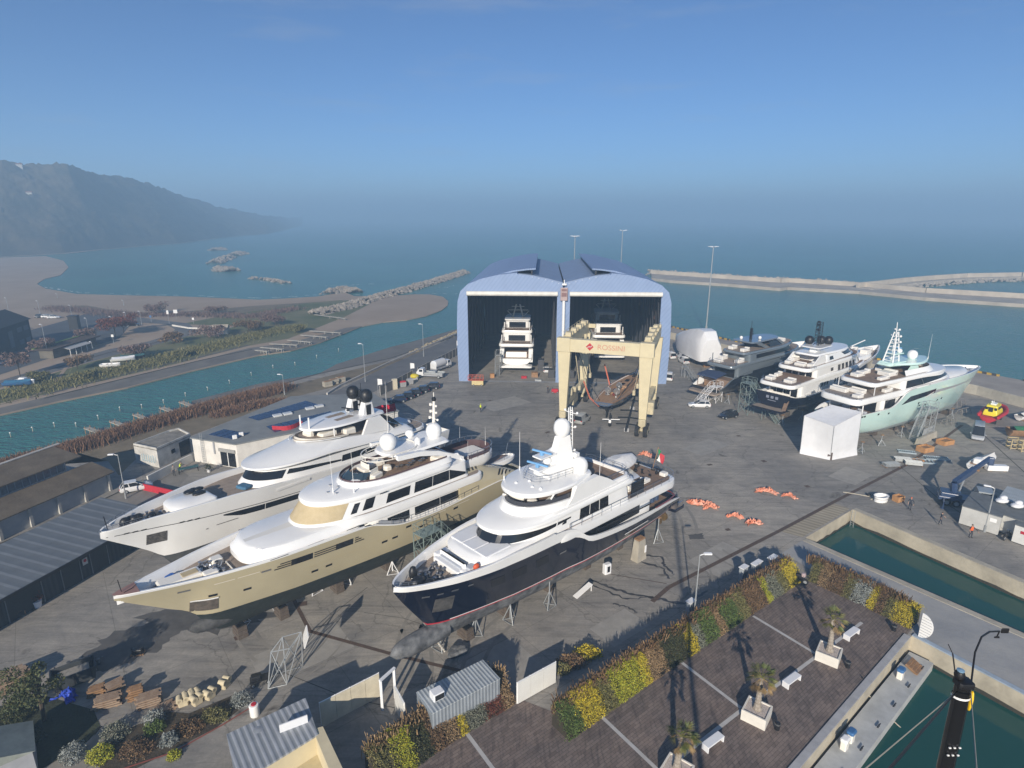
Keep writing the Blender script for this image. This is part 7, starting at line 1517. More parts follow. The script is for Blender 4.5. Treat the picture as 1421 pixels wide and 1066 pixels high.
def person(label,loc,rz,top,legs,pose=0,vest=None,hat=None,group=None):
    if pose not in PM:PM[pose]=person_mesh('person',*skeleton(*[(0,.13,(0,0),(0,0)),(.1,.22,(.35,-.2),(0,0)),(.55,.16,(.5,.45),(0,0)),(0,.08,(.5,0),(.3,.2))][pose]))
    me=PM[pose].copy();sk=mat('skin',(.42,.25,.18),.6,.05);me.materials.clear()
    for m in(top,legs,sk,mat('boot',(.02,.018,.016),.6,.1)):me.materials.append(m)
    for p in me.polygons:
        z=p.center.z;y=abs(p.center.y);p.material_index=3 if z<.10 else 1 if z<.97 and not(y>.2 and z>.55)else 0
        if z>1.50 and y<.14:p.material_index=2
        if y>.2 and z<.93+.2*(pose>0)and z>.6:p.material_index=2
    o=bpy.data.objects.new('person',me);COL.objects.link(o);o.location=loc;o.rotation_euler=(0,0,rz);tag(o,label,'person',group)
    J,_=skeleton(*[(0,.13,(0,0),(0,0)),(.1,.22,(.35,-.2),(0,0)),(.55,.16,(.5,.45),(0,0)),(0,.08,(.5,0),(.3,.2))][pose]);h=J['crown'];c=J['chest']
    mb=MB();mb.ball((h.x-.012,0,h.z-.005),(.105,.088,.085),12);mb.build('hard_hat' if hat else 'hair',hat or mat('dark_hair',(.03,.02,.014),.7,.2),o,60)
    mb=MB();mb.box((J['head'].x+.095,0,J['head'].z+.0),(.03,.022,.04));mb.build('nose',sk,o)
    if vest:
        mb=MB();mb.loft([[(lerp(J['waist'].x,c.x,f)+r*math.cos(a*math.pi/6)*.82,r*1.02*math.sin(a*math.pi/6),z)for a in range(12)]for f,r,z in((-.3,.185,1.02),(.3,.185,1.2),(1,.205,1.38),(1.2,.14,1.5))],False,False);mb.build('hi_vis_vest',vest,o,50)
    return o
# ---------- yard gear
def lamp_post(label,p,h,arm=.9,rz=0,name='street_lamp',group=None,r=.09,heads=1):
    t=thing(name,label,'lamp post',p,rz,group);mb=MB();mb.tube((0,0,0),(0,0,h),r,8,r*.55);mb.tube((0,0,0),(0,0,.9),r*1.6,8);mb.build('pole',M_GALV,t)
    for k in range(heads):
        a=2*math.pi*k/heads;d=(math.cos(a),math.sin(a));mb=MB();mb.tube((0,0,h-.1),(d[0]*arm,d[1]*arm,h+.1),r*.5,6);mb.rbox((d[0]*(arm+.25),d[1]*(arm+.25),h+.1),(.75,.34,.14),.05,a);mb.build('lamp_head',M_WHITE2,t)
    return t
def hull_stand(p,h,rz,label,group,m=None,prop=None):
    t=thing('hull_stand',label,'boat stand',p,rz,group);m=m or M_GALV;mb=MB();mb.tube((0,0,.25),(0,0,h-.1),.07,6)
    for k in range(3):a=2*math.pi*k/3;mb.tube((.75*math.cos(a),.75*math.sin(a),.03),(0,0,h*.55),.05,5);mb.tube((.75*math.cos(a),.75*math.sin(a),.05),(.75*math.cos(a+2.094),.75*math.sin(a+2.094),.05),.03,4)
    mb.build('tripod',m,t);mb=MB();mb.box((0,0,h),(.4,.4,.12));mb.build('pad',M_WOOD,t);return t
def keel_block(p,rz,label,group,s=(1.0,1.6,1.15),m=None):
    t=thing('keel_block',label,'keel block',p,rz,group);n=3;mb=MB()
    for k in range(n):mb.box((0,0,s[2]*(k+.5)/n),(s[0]*(1-.04*k),s[1]*(1-.05*k),s[2]/n-.02))
    mb.build('timber_stack',m or mat('shaded_old_timber',(.09,.07,.055),.9,.3,2),t);mb=MB();mb.box((0,0,s[2]+.04),(s[0]*.8,s[1]*.7,.08));mb.build('pad',M_BLK,t);return t  # old timber colour darkened to stand in for the shadow under the hulls
def stair_tower(label,base,top,width,m,h,rz,name='access_stairs',tower=(2.0,1.6),cat='stairs'):
    # landing tower with a flight of steps; local x from the foot of the flight to the tower
    t=thing(name,label,cat,base,rz);Ln=top;n=max(5,int(h/.25));mb=MB();hw=width/2
    for s in(hw,-hw):mb.loft([[(0,s-.03,0),(0,s+.03,0),(0,s+.03,.2),(0,s-.03,.2)],[(Ln,s-.03,h-.2),(Ln,s+.03,h-.2),(Ln,s+.03,h),(Ln,s-.03,h)]])
    mb.build('stringer',m,t);mb=MB()
    for k in range(n):u=(k+.5)/n;mb.box((Ln*u,0,h*u),(.26,width,.04))
    mb.build('treads',m,t);mb=MB()
    for s in(hw,-hw):rail(mb,[(Ln*k/8,s,h*k/8)for k in range(9)],1.0,.035,1.2,1)
    rail(mb,[(Ln,hw,h),(Ln+tower[0],hw,h),(Ln+tower[0],hw-tower[1],h)],1.0,.035,1.0,1);rail(mb,[(Ln,hw-tower[1],h),(Ln+tower[0],hw-tower[1],h)],1.0,.035,1.0,1);mb.build('handrail',m,t)
    mb=MB();xs=(Ln,Ln+tower[0]);ys=(hw,hw-tower[1])
    for x in xs:
        for y in ys:mb.tube((x,y,0),(x,y,h),.055,5)
    nb=max(1,int(h/1.6))
    for k in range(nb):
        z0,z1=h*k/nb,h*(k+1)/nb
        for y in ys:mb.tube((xs[0],y,z0),(xs[1],y,z1),.035,4);mb.tube((xs[0],y,z1),(xs[1],y,z1),.035,4);mb.tube((xs[1],y,z0),(xs[0],y,z1),.03,4)
        for x in xs:mb.tube((x,ys[0],z0),(x,ys[1],z1),.035,4);mb.tube((x,ys[0],z1),(x,ys[1],z1),.035,4)
    mb.tube((Ln*.5,hw,0),(Ln*.5,hw,h*.5),.05,5);mb.tube((Ln*.5,-hw,0),(Ln*.5,-hw,h*.5),.05,5);mb.build('frame',m,t);mb=MB();mb.box((Ln+tower[0]/2,hw-tower[1]/2,h+.02),(tower[0],tower[1],.05));mb.build('landing',m,t);return t
def small_boat(label,p,rz,L,W_,m,cover=None,name='small_boat',cat='boat',group=None,h=.9,cabin=None):
    t=thing(name,label,cat,p,rz,group);hb=half(0,L,W_/2,L*.5,1.9,.15,W_*.42);mb=MB();q=lambda f,z:[(x,y*f,z(x)if callable(z)else z)for x,y,_ in ring(hb,0)]
    mb.loft([q(.3,lambda x:.25+.3*max(0,x/L-.5)),q(.85,lambda x:.25+h*.5+.2*max(0,x/L-.5)),q(1.0,lambda x:.25+h+.25*max(0,x/L-.5)),q(.86,lambda x:.27+h+.25*max(0,x/L-.5)),q(.8,lambda x:.25+h*.6)],True,True);mb.build('hull',m,t,40)
    if cover:mb=MB();G=[[(x,y*.95*s,.3+h+.25*max(0,x/L-.5)+.45*(1-abs(s)))for s in(-1,-.5,0,.5,1)]for x,y in hb[6:]];mb.grid(G);mb.build('cover',cover,t,50)
    else:mb=MB();[mb.box((L*u,0,.25+h*.8),(.3,W_*.75,.08))for u in(.3,.5)];mb.build('thwart',M_WOOD,t)
    if cabin:mb=MB();mb.rbox((L*.45,0,.5+h),(L*.3,W_*.55,.9),.2);mb.build('cabin',cabin,t)
    mb=MB();[mb.box((L*u,0,.12),(.2,W_*.7,.25))for u in(.25,.65)];mb.build('cradle',M_WOOD,t);return t
# ---------- planting
def leaf_mesh(mb,pts,size,rr,nm=3,up=.4,asp=1.6):
    for p in pts:
        s=size*rr.uniform(.6,1.3);a=rr.uniform(0,6.283);n=Vector((rr.gauss(0,1),rr.gauss(0,1),rr.gauss(up,.7)));n=n.normalized()if n.length>.01 else Vector((0,0,1));u=n.orthogonal().normalized();u=Matrix.Rotation(a,3,n)@u;w=n.cross(u);p=Vector(p)
        mb.add([p-u*s*asp*.5,p+w*s*.32,p+u*s*asp*.5,p-w*s*.32],[(0,1,2,3)],rr.randrange(nm))
def leafset(name,a,b,c):return[mat(name+'_leaf_a',a,.7,.25,1.2),mat(name+'_leaf_b',b,.7,.25,1.2),mat(name+'_leaf_c',c,.75,.25,1.2)]
LS=dict(yellow=leafset('yellow_shrub',(.48,.37,.018),(.42,.34,.02),(.30,.265,.022)),lime=leafset('lime_shrub',(.30,.31,.02),(.23,.265,.02),(.37,.34,.02)),green=leafset('green_shrub',(.075,.125,.024),(.115,.155,.03),(.045,.075,.018)),
    dark=leafset('dark_shrub',(.035,.045,.014),(.055,.055,.018),(.02,.025,.01)),grey=leafset('grey_shrub',(.16,.17,.125),(.11,.125,.09),(.21,.215,.17)),brown=leafset('brown_shrub',(.14,.08,.04),(.20,.125,.06),(.085,.055,.03)),red=leafset('red_shrub',(.15,.032,.018),(.10,.03,.018),(.17,.06,.03)),tan=leafset('tan_grass',(.26,.175,.09),(.19,.125,.06),(.32,.22,.12)),olive=leafset('olive_shrub',(.15,.14,.045),(.19,.17,.06),(.10,.10,.035)),
    silver=leafset('silver_shrub',(.24,.26,.25),(.17,.19,.18),(.31,.33,.31)),reed=leafset('reed',(.17,.09,.052),(.22,.125,.07),(.11,.06,.038)),bare=leafset('bare_twig',(.16,.10,.085),(.12,.08,.07),(.20,.13,.11)),pine=leafset('pine',(.04,.055,.018),(.06,.075,.025),(.09,.09,.03)))
def shrub(label,p,r,kind,n,size,seed,name='shrub',cat='shrub',group=None,core=True,h0=0.0):
    rr=random.Random(seed);mb=MB();P=[]
    for k in range(n):
        d=Vector((rr.gauss(0,1),rr.gauss(0,1),rr.gauss(0,1))).normalized();q=Vector((d.x,d.y,abs(d.z)));b=1+.30*noise.noise(d*1.9+Vector((seed,0,0)))+.15*noise.noise(d*4.5+Vector((seed,2,0)));f=b*(rr.random()**.22)
        P.append((q.x*r[0]*f,q.y*r[1]*f,h0+q.z*r[2]*f))
    leaf_mesh(mb,P,size,rr);t=mb.build(name,LS[kind],loc=p,recalc=False);tag(t,label,cat,group)
    if core:mb=MB();[mb.tube((0,0,0),(rr.uniform(-.6,.6)*r[0],rr.uniform(-.6,.6)*r[1],h0+r[2]*.75),.035,4,.012)for k in range(7)];mb.build('stem',mat('bark',(.06,.045,.03),.9,.3,3),t)
    return t
def hedge_patch(label,a,b,kind,wd,h,seed,n=800,size=.17,group=None,ends=0):
    # planted bank, low on the plaza side (-) and high on the yard side (+)
    t0=a.lerp(b,.5);d=(b-a).normalized();nn=Vector((-d.y,d.x,0));L=(b-a).length;rr=random.Random(seed);mb=MB();P=[]
    for k in range(n):
        u,v=(rr.uniform(-.5,.5)+rr.gauss(0,.11))*L,rr.random();w=rr.uniform(-.1,.12);bump=.22*noise.noise(Vector((u*1.1+seed,v*3,0)))+.15*noise.noise(Vector((u*2.7,v*5,seed)))
        if v<.72:f=v/.72;y=f*wd*.7;z=f**.75*h
        else:y=wd*(.7+.3*(v-.72)/.28);z=h
        P.append((u,y-.25*bump,max(.03,z*(1+.12*bump)+bump+w)))
    leaf_mesh(mb,P,size,rr,3,.6);t=mb.build('hedge',LS[kind],loc=t0,rz=math.atan2(d.y,d.x),recalc=False);tag(t,label,'hedge',group)
    mb=MB();mb.loft([[(x,.1,0),(x,wd*.35,h*.5),(x,wd*.7,h*.86),(x,wd*.95,h*.86),(x,wd,0)]for x in(-L/2+.02,L/2-.02)]);mb.build('stem_mass',mat('hedge_twigs',(.035,.028,.016),.95,.4,3),t);return t
def palm(label,p,h,seed,group):
    rr=random.Random(seed);t=thing('palm_tree',label,'palm tree',p,0,group);mb=MB();rings=[]
    bx,by=rr.uniform(-.15,.15),rr.uniform(-.15,.15)
    for k in range(22):f=k/21;r=.26*(1-.45*f)*(1.10 if k%2 else.92)+(.10*(1-f*6)if f<.16 else 0);rings.append([(bx*f*f*2+r*math.cos(a*math.pi/5),by*f*f*2+r*math.sin(a*math.pi/5),h*f)for a in range(10)])
    mb.loft(rings);mb.build('trunk',mat('palm_trunk',(.20,.165,.13),.9,.4,4,.5,8,rgb2=(.36,.32,.27)),t);top=Vector((bx*2,by*2,h));cr=MB()
    for k in range(34):
        el=rr.uniform(-.75,1.25);az=rr.uniform(0,6.283);ln=rr.uniform(.55,.8);d=Vector((math.cos(az)*math.cos(el),math.sin(az)*math.cos(el),math.sin(el)));b=top+d*ln;cr.tube(top,b,.022,4,.012,mi=1 if el>-.3 else 2)
        side=d.cross(Vector((0,0,1)));side=side.normalized()if side.length>.05 else Vector((1,0,0));mi=2 if el<-.35 else rr.randrange(2)
        for j in range(-5,6):a=j*.22;e=(d*math.cos(a)+side*math.sin(a)+Vector((0,0,-.25-.05*abs(j)))).normalized();L=rr.uniform(.48,.72)*(1-.04*abs(j));w=side*.035*math.cos(a)+d.cross(side)*.02;m_=b+e*L*.5;cr.add([b,m_+w*1.2,b+e*L+Vector((0,0,-.06)),m_-w*1.2],[(0,1,2,3)],mi)
    cr.build('crown',[mat('palm_leaf_green',(.075,.095,.022),.6,.3,2),mat('palm_leaf_olive',(.13,.125,.03),.6,.3,2),mat('palm_leaf_dry',(.20,.135,.06),.8,.3,2)],t,recalc=False);return t
def tree(label,p,h,r,kind,n,seed,name='tree',cat='tree',group=None,size=.3,trunk_r=.18,flat=.6):
    rr=random.Random(seed);t=thing(name,label,cat,p,0,group);mb=MB();mb.path([(0,0,0),(rr.uniform(-.2,.2),rr.uniform(-.2,.2),h*.35),(rr.uniform(-.4,.4),rr.uniform(-.4,.4),h*.7)],trunk_r,7);cl=[]
    for k in range(9):
        a=rr.uniform(0,6.283);q=rr.uniform(.3,.9)*r;c=Vector((q*math.cos(a),q*math.sin(a),h*rr.uniform(.55,.95)));cl.append((c,r*rr.uniform(.32,.55)));mb.tube((0,0,h*rr.uniform(.3,.6)),c,trunk_r*.45,5,.02)
    mb.build('trunk',mat('bark',(.06,.045,.03)),t);cr=MB();P=[]
    for k in range(n):c,q=cl[k%9];d=Vector((rr.gauss(0,1),rr.gauss(0,1),rr.gauss(0,1))).normalized();f=rr.random()**.35;P.append((c.x+d.x*q*f,c.y+d.y*q*f,c.z+d.z*q*f*flat))
    leaf_mesh(cr,P,size,rr);cr.build('crown',LS[kind],t,recalc=False);return t
# ---------- parked vehicles
for k,(x,y,c,w)in enumerate(((551,558,CBL,'navy car nearest the red flag in the row of dark cars'),(562,553.5,CB,'black hatchback second from the red flag in the row of dark cars'),(572,549,CB,'black car in the middle of the row of dark cars'),(583,544.5,CB,'black car next to last in the row of dark cars'),(597,539.5,CB,'black estate car closest to the lorries in the row of dark cars'))):
    make_car(w,c,g(x,y),R(196-k*3),'hatch' if k<4 else 'wagon','dark cars parked by the fence')
make_car('small white hatchback parked on the lane near the courtyard gate',CW,g(190,680),R(32),'hatch');make_car('white estate car under the white stairs by the grey yacht',CW,g(970,565),R(174),'wagon');make_car('black hatchback alone on the concrete near the green stair tower',CB,g(1010,580),R(205),'hatch')
make_car('beige van below the stern of the sailing yacht',CS,g(808,586),R(60),'van',None,'van')
make_car('white van closest to the seawall beyond the blue sheds',CW,g(930,497),R(100),'van','white vans by the seawall','van');make_car('white van with dark rear window, next to the shrink wrapped boat',CW,g(945,498),R(96),'van','white vans by the seawall','van');make_car('white van in front of the others near the shrink wrapped boat',CW,g(948.5,504),R(96),'van','white vans by the seawall','van')
make_car('white van in the shadow edge of the blue shed, near the lift wheels',CW,g(929,527),R(70),'van','white vans by the seawall','van')
make_car('white car half hidden beside the corner of the right blue shed',CW,g(921,519),R(80),'hatch');make_car('white car inside the left shed beside the yacht',CW,g(759,516),R(85),'hatch')
make_car('silver sheeted minibus parked beside the yellow lifeboat',mat('silver_sheet',(.38,.40,.43),.35,.2,1.2,.4,3),g(1356,607),R(232),'bigvan',None,'minibus')
def lorry(label,loc,rz,tank=False):
    t=thing('flatbed_lorry' if not tank else 'tank_lorry',label,'lorry',loc,rz);mb=MB();mb.rbox((0,0,.75),(6.4,1.9,.35),.06);mb.build('chassis',M_GREY,t);mb=MB()
    mb.loft([[(1.6,-.95,.6),(3.3,-.95,.6),(3.3,.95,.6),(1.6,.95,.6)],[(1.6,-.95,1.5),(3.35,-.95,1.45),(3.35,.95,1.45),(1.6,.95,1.5)],[(1.65,-.85,2.3),(2.7,-.85,2.3),(2.7,.85,2.3),(1.65,.85,2.3)]]);mb.build('cab',CW,t);mb=MB();mb.box((3.06,0,1.88),(.05,1.5,.7),ry=-.62);[mb.box((2.25,s*.93,1.85),(.8,.06,.55),rx=s*.12)for s in(1,-1)];mb.build('window',M_CARGL,t)
    mb=MB()
    if tank:mb.lathe([(.4,-2.2),(1.0,-2.0),(1.05,0),(1.0,2.0),(.4,2.2)],(-1.0,0,1.95),16,axis='X');mb.box((-3.1,0,1.6),(.15,1.8,1.5));mb.build('tank',CW,t,40)
    else:mb.box((-.9,0,1.05),(4.6,2.0,.12));[mb.box((-.9,s*1.0,1.28),(4.6,.06,.4))for s in(1,-1)];mb.rbox((-.5,0,1.45),(1.8,1.2,.6),.1);mb.build('load_bed',M_GALV,t)
    wheels(t,(-2.2,2.4),.85,.42,.3)
lorry('white crew cab flatbed lorry beside the fence',g(598,524),R(170));lorry('white tank lorry parked behind the flatbed lorry',g(612,513),R(60),True)
for k,(x,y,c,lb)in enumerate(((559,537,M_RED,'grey refuse bin with red lid beside the fence pillar'),(569,533.5,M_GREY,'plain grey refuse bin beside the one with the red lid'))):
    t=thing('refuse_bin',lb,'bin',g(x,y),.5,'refuse bins');mb=MB();mb.box((0,0,.65),(1.3,1.0,1.1),taper=1.1);mb.build('body',mat('bin_grey',(.30,.30,.30),.6,.1),t);mb=MB();mb.loft([[(x_,y_,z)for x_,y_ in((-.7,-.55),(.7,-.55),(.7,.55),(-.7,.55))]if z<1.3 else[(x_,y_,z)for x_,y_ in((-.6,-.3),(.6,-.3),(.6,.3),(-.6,.3))]for z in(1.2,1.45)]);mb.build('lid',c,t);wheels(t,(-.5,.5),.4,.1,.08)
t=thing('skip_cover','yellow domed cover beside the refuse bins','cover',g(575,527),0);mb=MB();mb.ball((0,0,.9),(1.2,1.0,.6),12);mb.build('dome',mat('yellow_plastic',(.55,.45,.02),.6,.1),t,60);mb=MB();mb.box((0,0,.5),(1.8,1.4,1));mb.build('body',M_GREY,t)
# ---------- people
HV=mat('hi_vis_yellow',(.55,.68,.03),.7,.05);HO=mat('hi_vis_orange',(.75,.12,.02),.7,.05);DK=mat('dark_workwear',(.025,.03,.045),.8,.2,4);GR=mat('grey_workwear',(.22,.21,.20),.8,.2,4)
person('person in a yellow high visibility vest walking alone across the open yard',g(667,572),R(60),DK,DK,1,HV,HV)
person('person in a grey jacket standing in the courtyard',g(242,660),R(-60),GR,DK,0);person('person in a yellow vest bending over a bench in the courtyard',g(250.5,656),R(20),DK,DK,2,HV)
person('person in dark clothes by the red box at the travel lift',g(760,546),R(-30),DK,DK,0);person('person with an orange collar standing on the quay beside the wooden crate',g(1262,707),R(-120),DK,DK,3,None,HO);person('person all in dark clothes walking on the quay toward the grey cabin',g(1304,728),R(-20),DK,DK,1);person('person in orange shoulder vest standing in front of the grey cabin',g(1346,746),R(-80),DK,DK,3,HO)
t=thing('red_pump','small red machine on the ground beside the left leg of the travel lift','machine',g(770,545));mb=MB();mb.rbox((0,0,.5),(1.5,.8,.8),.15);mb.build('housing',M_RED,t);mb=MB();mb.tube((-.6,0,.9),(-.6,0,1.3),.05,6);mb.path([(.6,0,.9),(1.0,0,1.1),(1.2,.2,.3)],.05,5);mb.build('hose',M_BLK,t);wheels(t,(-.5,.5),.4,.18,.1)
# ---------- lamp posts
lamp_post('slim white lamp post behind the long hedge in the middle of the yard',g(962,866),7.6,.5,R(0));lamp_post('lamp post leaning over the side lane in front of the striped roof',g(175,692),6.6,.6,R(190));lamp_post('lamp post on the river road near the stacked blocks',g(507,530),9.2,.5,R(180),group='lamp posts along the river road');lamp_post('lamp post on the river road closest to the blue sheds',g(588,495),9.2,.5,R(180),group='lamp posts along the river road');lamp_post('short lamp post behind the solar roof',g(395,548),4.6,.5,R(180))
lamp_post('tall floodlight mast on the quay behind the shrink wrapped boat',g(980,456),28,1.2,0,'light_mast',None,.26,4);p=gY(798,328,205);lamp_post('floodlight mast rising between and behind the two blue sheds',(p.x,205,0),p.z,1.0,0,'light_mast',None,.24,4);p=gY(862,320,206);lamp_post('thinner floodlight mast behind the right blue shed',(p.x+.5,206,0),p.z,.9,0,'light_mast',None,.18,3)
for k,(bx,by,tx,ty)in enumerate(((67.6,497,61.5,451),(99.7,439,97,424),(177,453.5,174.5,434),(197,451.5,193.5,432.5),(55.7,435.5,54,418),(123,461,121.5,442),(156,452,155.3,440),(129,486,128.4,475),(14,440,13,414),(80,414,79.5,408),(172,424,171,417))):
    p=g(bx,by,ZF);h=gY(tx,ty,p.y).z-ZF;lamp_post(('tall road lamp in front of the pavilion with the green edged roof','road lamp beside the parked cars by the beach','road lamp by the dark van at the bend','road lamp at the inside of the bend','road lamp near the dark house gable','road lamp behind the black kiosk','thin lamp at the car park edge','short lamp on the road verge below the green roof','road lamp in front of the beach left of the dark house','small white post standing alone on the beach sand','small white post on the sand toward the sea')[k],p,h,.6,R(150),'street_lamp','lamp posts across the river',.1)
# ---------- supports under the foreground yachts
def stands(px,h,grp,desc,m=None):
    for k,(x,y)in enumerate(px):hull_stand(g(x,y),h,rnd.uniform(0,2),desc[k],grp,m)
stands([(610,900),(762,842),(708,862),(660,880),(912,752)],3.3,'stands along the navy yacht',['tripod stand under the bow of the navy yacht beside its bulb','tripod stand under the middle of the navy yacht','tripod stand under the navy yacht left of the middle one','rusty tripod stand under the navy yacht close to its bulb','tall tripod stand at the stern of the navy yacht'])
stands([(338,868),(385,845),(438,822),(483,808),(545,795)],2.6,'stands along the beige yacht',['white stand under the beige yacht nearest its bow','white stand under the beige yacht, second from its bow','white stand under the beige yacht, third from its bow','tripod stand with long shores under the beige yacht','tripod stand under the beige yacht near the green stair tower'],M_WHITE2)
stands([(1195,628),(1222,618),(1250,606),(1320,580)],1.9,'stands along the turquoise yacht',['stand at the stern of the turquoise yacht next to the tent','second stand from the tent under the turquoise yacht','stand under the turquoise yacht just before the ladder tower','stand under the bow of the turquoise yacht'])
stands([(1085,590),(1112,583),(1010,560),(1035,552)],2.0,'stands along the dark hulled yachts',['stand beside the stern of the white and navy yacht','stand under the side of the white and navy yacht','stand under the graphite yacht near its stern','stand under the graphite yacht toward its middle'])
for root,xs,sz,lb in((navy,(8,14,20,26,31),1.15,'navy'),(champagne,(8,14,20,26,32,36),1.2,'beige'),(whitey,(8,16,24,32,36),1.35,'all white'),(turquoise,(6,12,18,24,30,36),.95,'turquoise'),(navywhite,(6,13,20,28,36),1.15,'white and navy'),(grey,(6,13,20,28),.95,'graphite')):
    a=root.rotation_euler.z;o=root.location
    for k,x in enumerate(xs):keel_block((o.x+x*math.cos(a),o.y+x*math.sin(a),0),a,'timber keel block stack under the keel of the %s yacht'%lb,'keel blocks under the %s yacht'%lb,(.9,1.5,sz))
t=thing('concrete_block','pale concrete support block under the stern half of the navy yacht','block',g(886,776),R(40));mb=MB();mb.loft([[(x*s,y*s,z)for x,y in((-.8,-.5),(.8,-.5),(.8,.5),(-.8,.5))]for z,s in((0,1.0),(2.6,.72))]);mb.build('body',M_QUAY,t);mb=MB();mb.box((0,0,2.7),(1.1,.7,.18));mb.build('pad',M_WOOD,t);mb=MB();mb.rbox((.5,-.52,1.4),(.3,.08,.9),.03);mb.build('plate',M_WHITE,t)
t=thing('white_chock','small white square chock on the concrete beside the navy yacht','chock',g(842,795),R(30));mb=MB();mb.rbox((0,0,.6),(.9,.6,1.2),.1);mb.build('body',M_WHITE2,t);mb=MB();mb.box((0,-.31,.6),(.35,.03,.7));mb.build('slot',M_BLK,t)
t=thing('loading_ramp','white metal ramp plate lying against the side of the navy yacht','ramp',g(800,828),R(38));mb=MB();mb.box((.9,0,.35),(2.4,.6,.08),ry=-.3);mb.build('plate',M_WHITE,t);mb=MB();[mb.box((1.9,s*.25,.33),(.08,.08,.66))for s in(1,-1)];mb.build('foot',M_WHITE,t)
t=thing('anchor_chain','pale anchor chain hanging from the navy yacht bow to the ground','chain',g(617,905));a0=Vector(navy.matrix_basis@Vector((34.2,H_NAVY_Y,5.6)))if False else None
p=g(616,902);q=Vector((-9.0,45.2,6.0));pth=[q.lerp(Vector((p.x,p.y,.1)),f)-p+Vector((0,0,-.25*math.sin(math.pi*f)))for f in[k/24 for k in range(25)]];mb=MB();mb.path(pth,.07,5);mb.build('links',M_ROPE,t);mb=MB();[mb.lathe([(.09,-.05),(.12,0),(.09,.05)],v,6)for v in pth[::1]];mb.build('link_studs',mat('galv_link',(.45,.44,.42),.6,.2),t)
t=thing('sea_growth_heap','grey lump of stripped material on the ground behind the navy yacht bulb','heap',g(637,906),.5);mb=MB();[mb.ball((rnd.uniform(-.8,.8),rnd.uniform(-.35,.35),.2),(rnd.uniform(.4,.7),rnd.uniform(.3,.5),rnd.uniform(.3,.5)),8)for k in range(7)];mb.build('lump',M_AF3,t,30)
# green scaffold stair at the beige yacht, towers elsewhere
def world(root,x,y):a=root.rotation_euler.z;o=root.location;return Vector((o.x+x*math.cos(a)-y*math.sin(a),o.y+x*math.sin(a)+y*math.cos(a),0))
stair_tower('grey green scaffold stairs leading to the deck of the beige yacht',world(champagne,12.0,6.2),5.5,1.0,M_TEAL,6.6,R(-135.5+4),tower=(2.4,1.6))
stair_tower('tall grey green scaffold stairs at the stern of the white and navy yacht',g(1079,588),6.2,1.1,M_TEAL,6.3,ang(g(1079,588),g(1043,577)),tower=(2.2,2.0));stair_tower('short white stairs with a landing behind the white estate car',g(966,563),4.6,1.2,M_WHITE2,3.4,ang(g(966,563),g(990,557)),tower=(2.0,1.8))
t=stair_tower('thin silver scaffold ladder tower against the turquoise yacht',g(1266,612),2.6,1.2,M_GALV,5.6,R(30),tower=(2.0,1.6));stair_tower('small scaffold stairs beside the yacht in the left shed',g(690,521),2.0,1.2,M_GALV,4.6,R(88),tower=(1.8,1.5));stair_tower('narrow stairs alongside the shrink wrapped boat',g(965,530),4.0,.9,M_GALV,2.6,R(108),tower=(1.2,1.0))
# ---------- orange tarpaulins
def tarp(px,label,seed,c=None,spread=1.6):
    rr=random.Random(seed);p=g(*px);t=MB();n=16;G=[];rx,ry=spread*rr.uniform(.9,1.4),spread*rr.uniform(.45,.6);ph=rr.uniform(0,3)
    for j in range(n+1):
        row=[]
        for i in range(n+1):
            u,v=i/n*2-1,j/n*2-1;w=.9+.22*noise.noise(Vector((u*1.8+seed,v*1.8,0)));e=max(0,1-(u*u+v*v)*.48);z=.03+e*(.15+.95*abs(noise.noise(Vector((u*3.4+seed,v*3.4,3))))+.3*noise.noise(Vector((u*9,v*9,seed))));row.append((u*rx*w+.2*math.sin(v*4+ph),v*ry*w+.25*math.sin(u*3+ph),z))
        G.append(row)
    t.grid(G);o=t.build('orange_tarpaulin',c or mat('orange_tarp',(.60,.16,.065),.55,.25,.9,.5,3,rgb2=(.66,.36,.27)),smooth=35,loc=p,rz=rr.uniform(-.6,.2));tag(o,label,'tarpaulin','crumpled orange tarpaulins')
for px,lb,sd,sp in(((897,632),'crumpled orange tarpaulin behind the flag of the navy yacht',1,1.3),((974,700),'longest orange tarpaulin heap in line with the navy yacht stern',2,1.5),((986,705),'orange tarpaulin heap touching the end of the longest one',3,1.0),((1020,718),'small pink orange tarpaulin between two larger heaps',4,.95),((1046,727),'orange tarpaulin heap nearest the slipway ramp',5,.95),((1064,683),'flat orange tarpaulin beside the round orange heap',6,1.25),((1096,690),'round orange heap farthest right of the tarpaulins',7,.95)):tarp(px,lb,sd,None,sp)
# ---------- spar lying below the sailing yacht
t=thing('yacht_mast','long black mast with spreaders laid on the ground beside the sailing yacht','mast',g(868,604),0);a,b=g(866,606),g(886,530);d=b-a;t.rotation_euler=(0,0,math.atan2(d.y,d.x));L=d.length;mb=MB();mb.tube((0,0,.9),(L,0,.9),.22,8,.15);mb.build('spar',M_BLK,t)
for u in(.1,.2,.32,.5):mb=MB();mb.path([(L*u-.6,-2.1,.95),(L*u,0,.9),(L*u-.6,2.1,.95)],.09,5);mb.build('spreader',M_BLK,t)
mb=MB();[mb.box((L*u,0,.35),(.3,.9,.7))for u in(.05,.4,.8)];mb.build('trestle',M_GREY,t)
t=thing('folded_boom','black and white boom gear standing under the sailing yacht stern','boom',g(846,592),R(80));mb=MB();mb.tube((0,0,.2),(1.2,0,2.3),.3,8,.12);mb.tube((0,0,.2),(-.9,0,.9),.25,8,.1);mb.build('fin',M_BLK,t);mb=MB();mb.tube((.5,-1.8,1.3),(.5,1.4,1.2),.09,6);mb.rbox((-.2,0,1.1),(.5,.5,.5),.1);mb.build('bracket',M_WHITE,t)
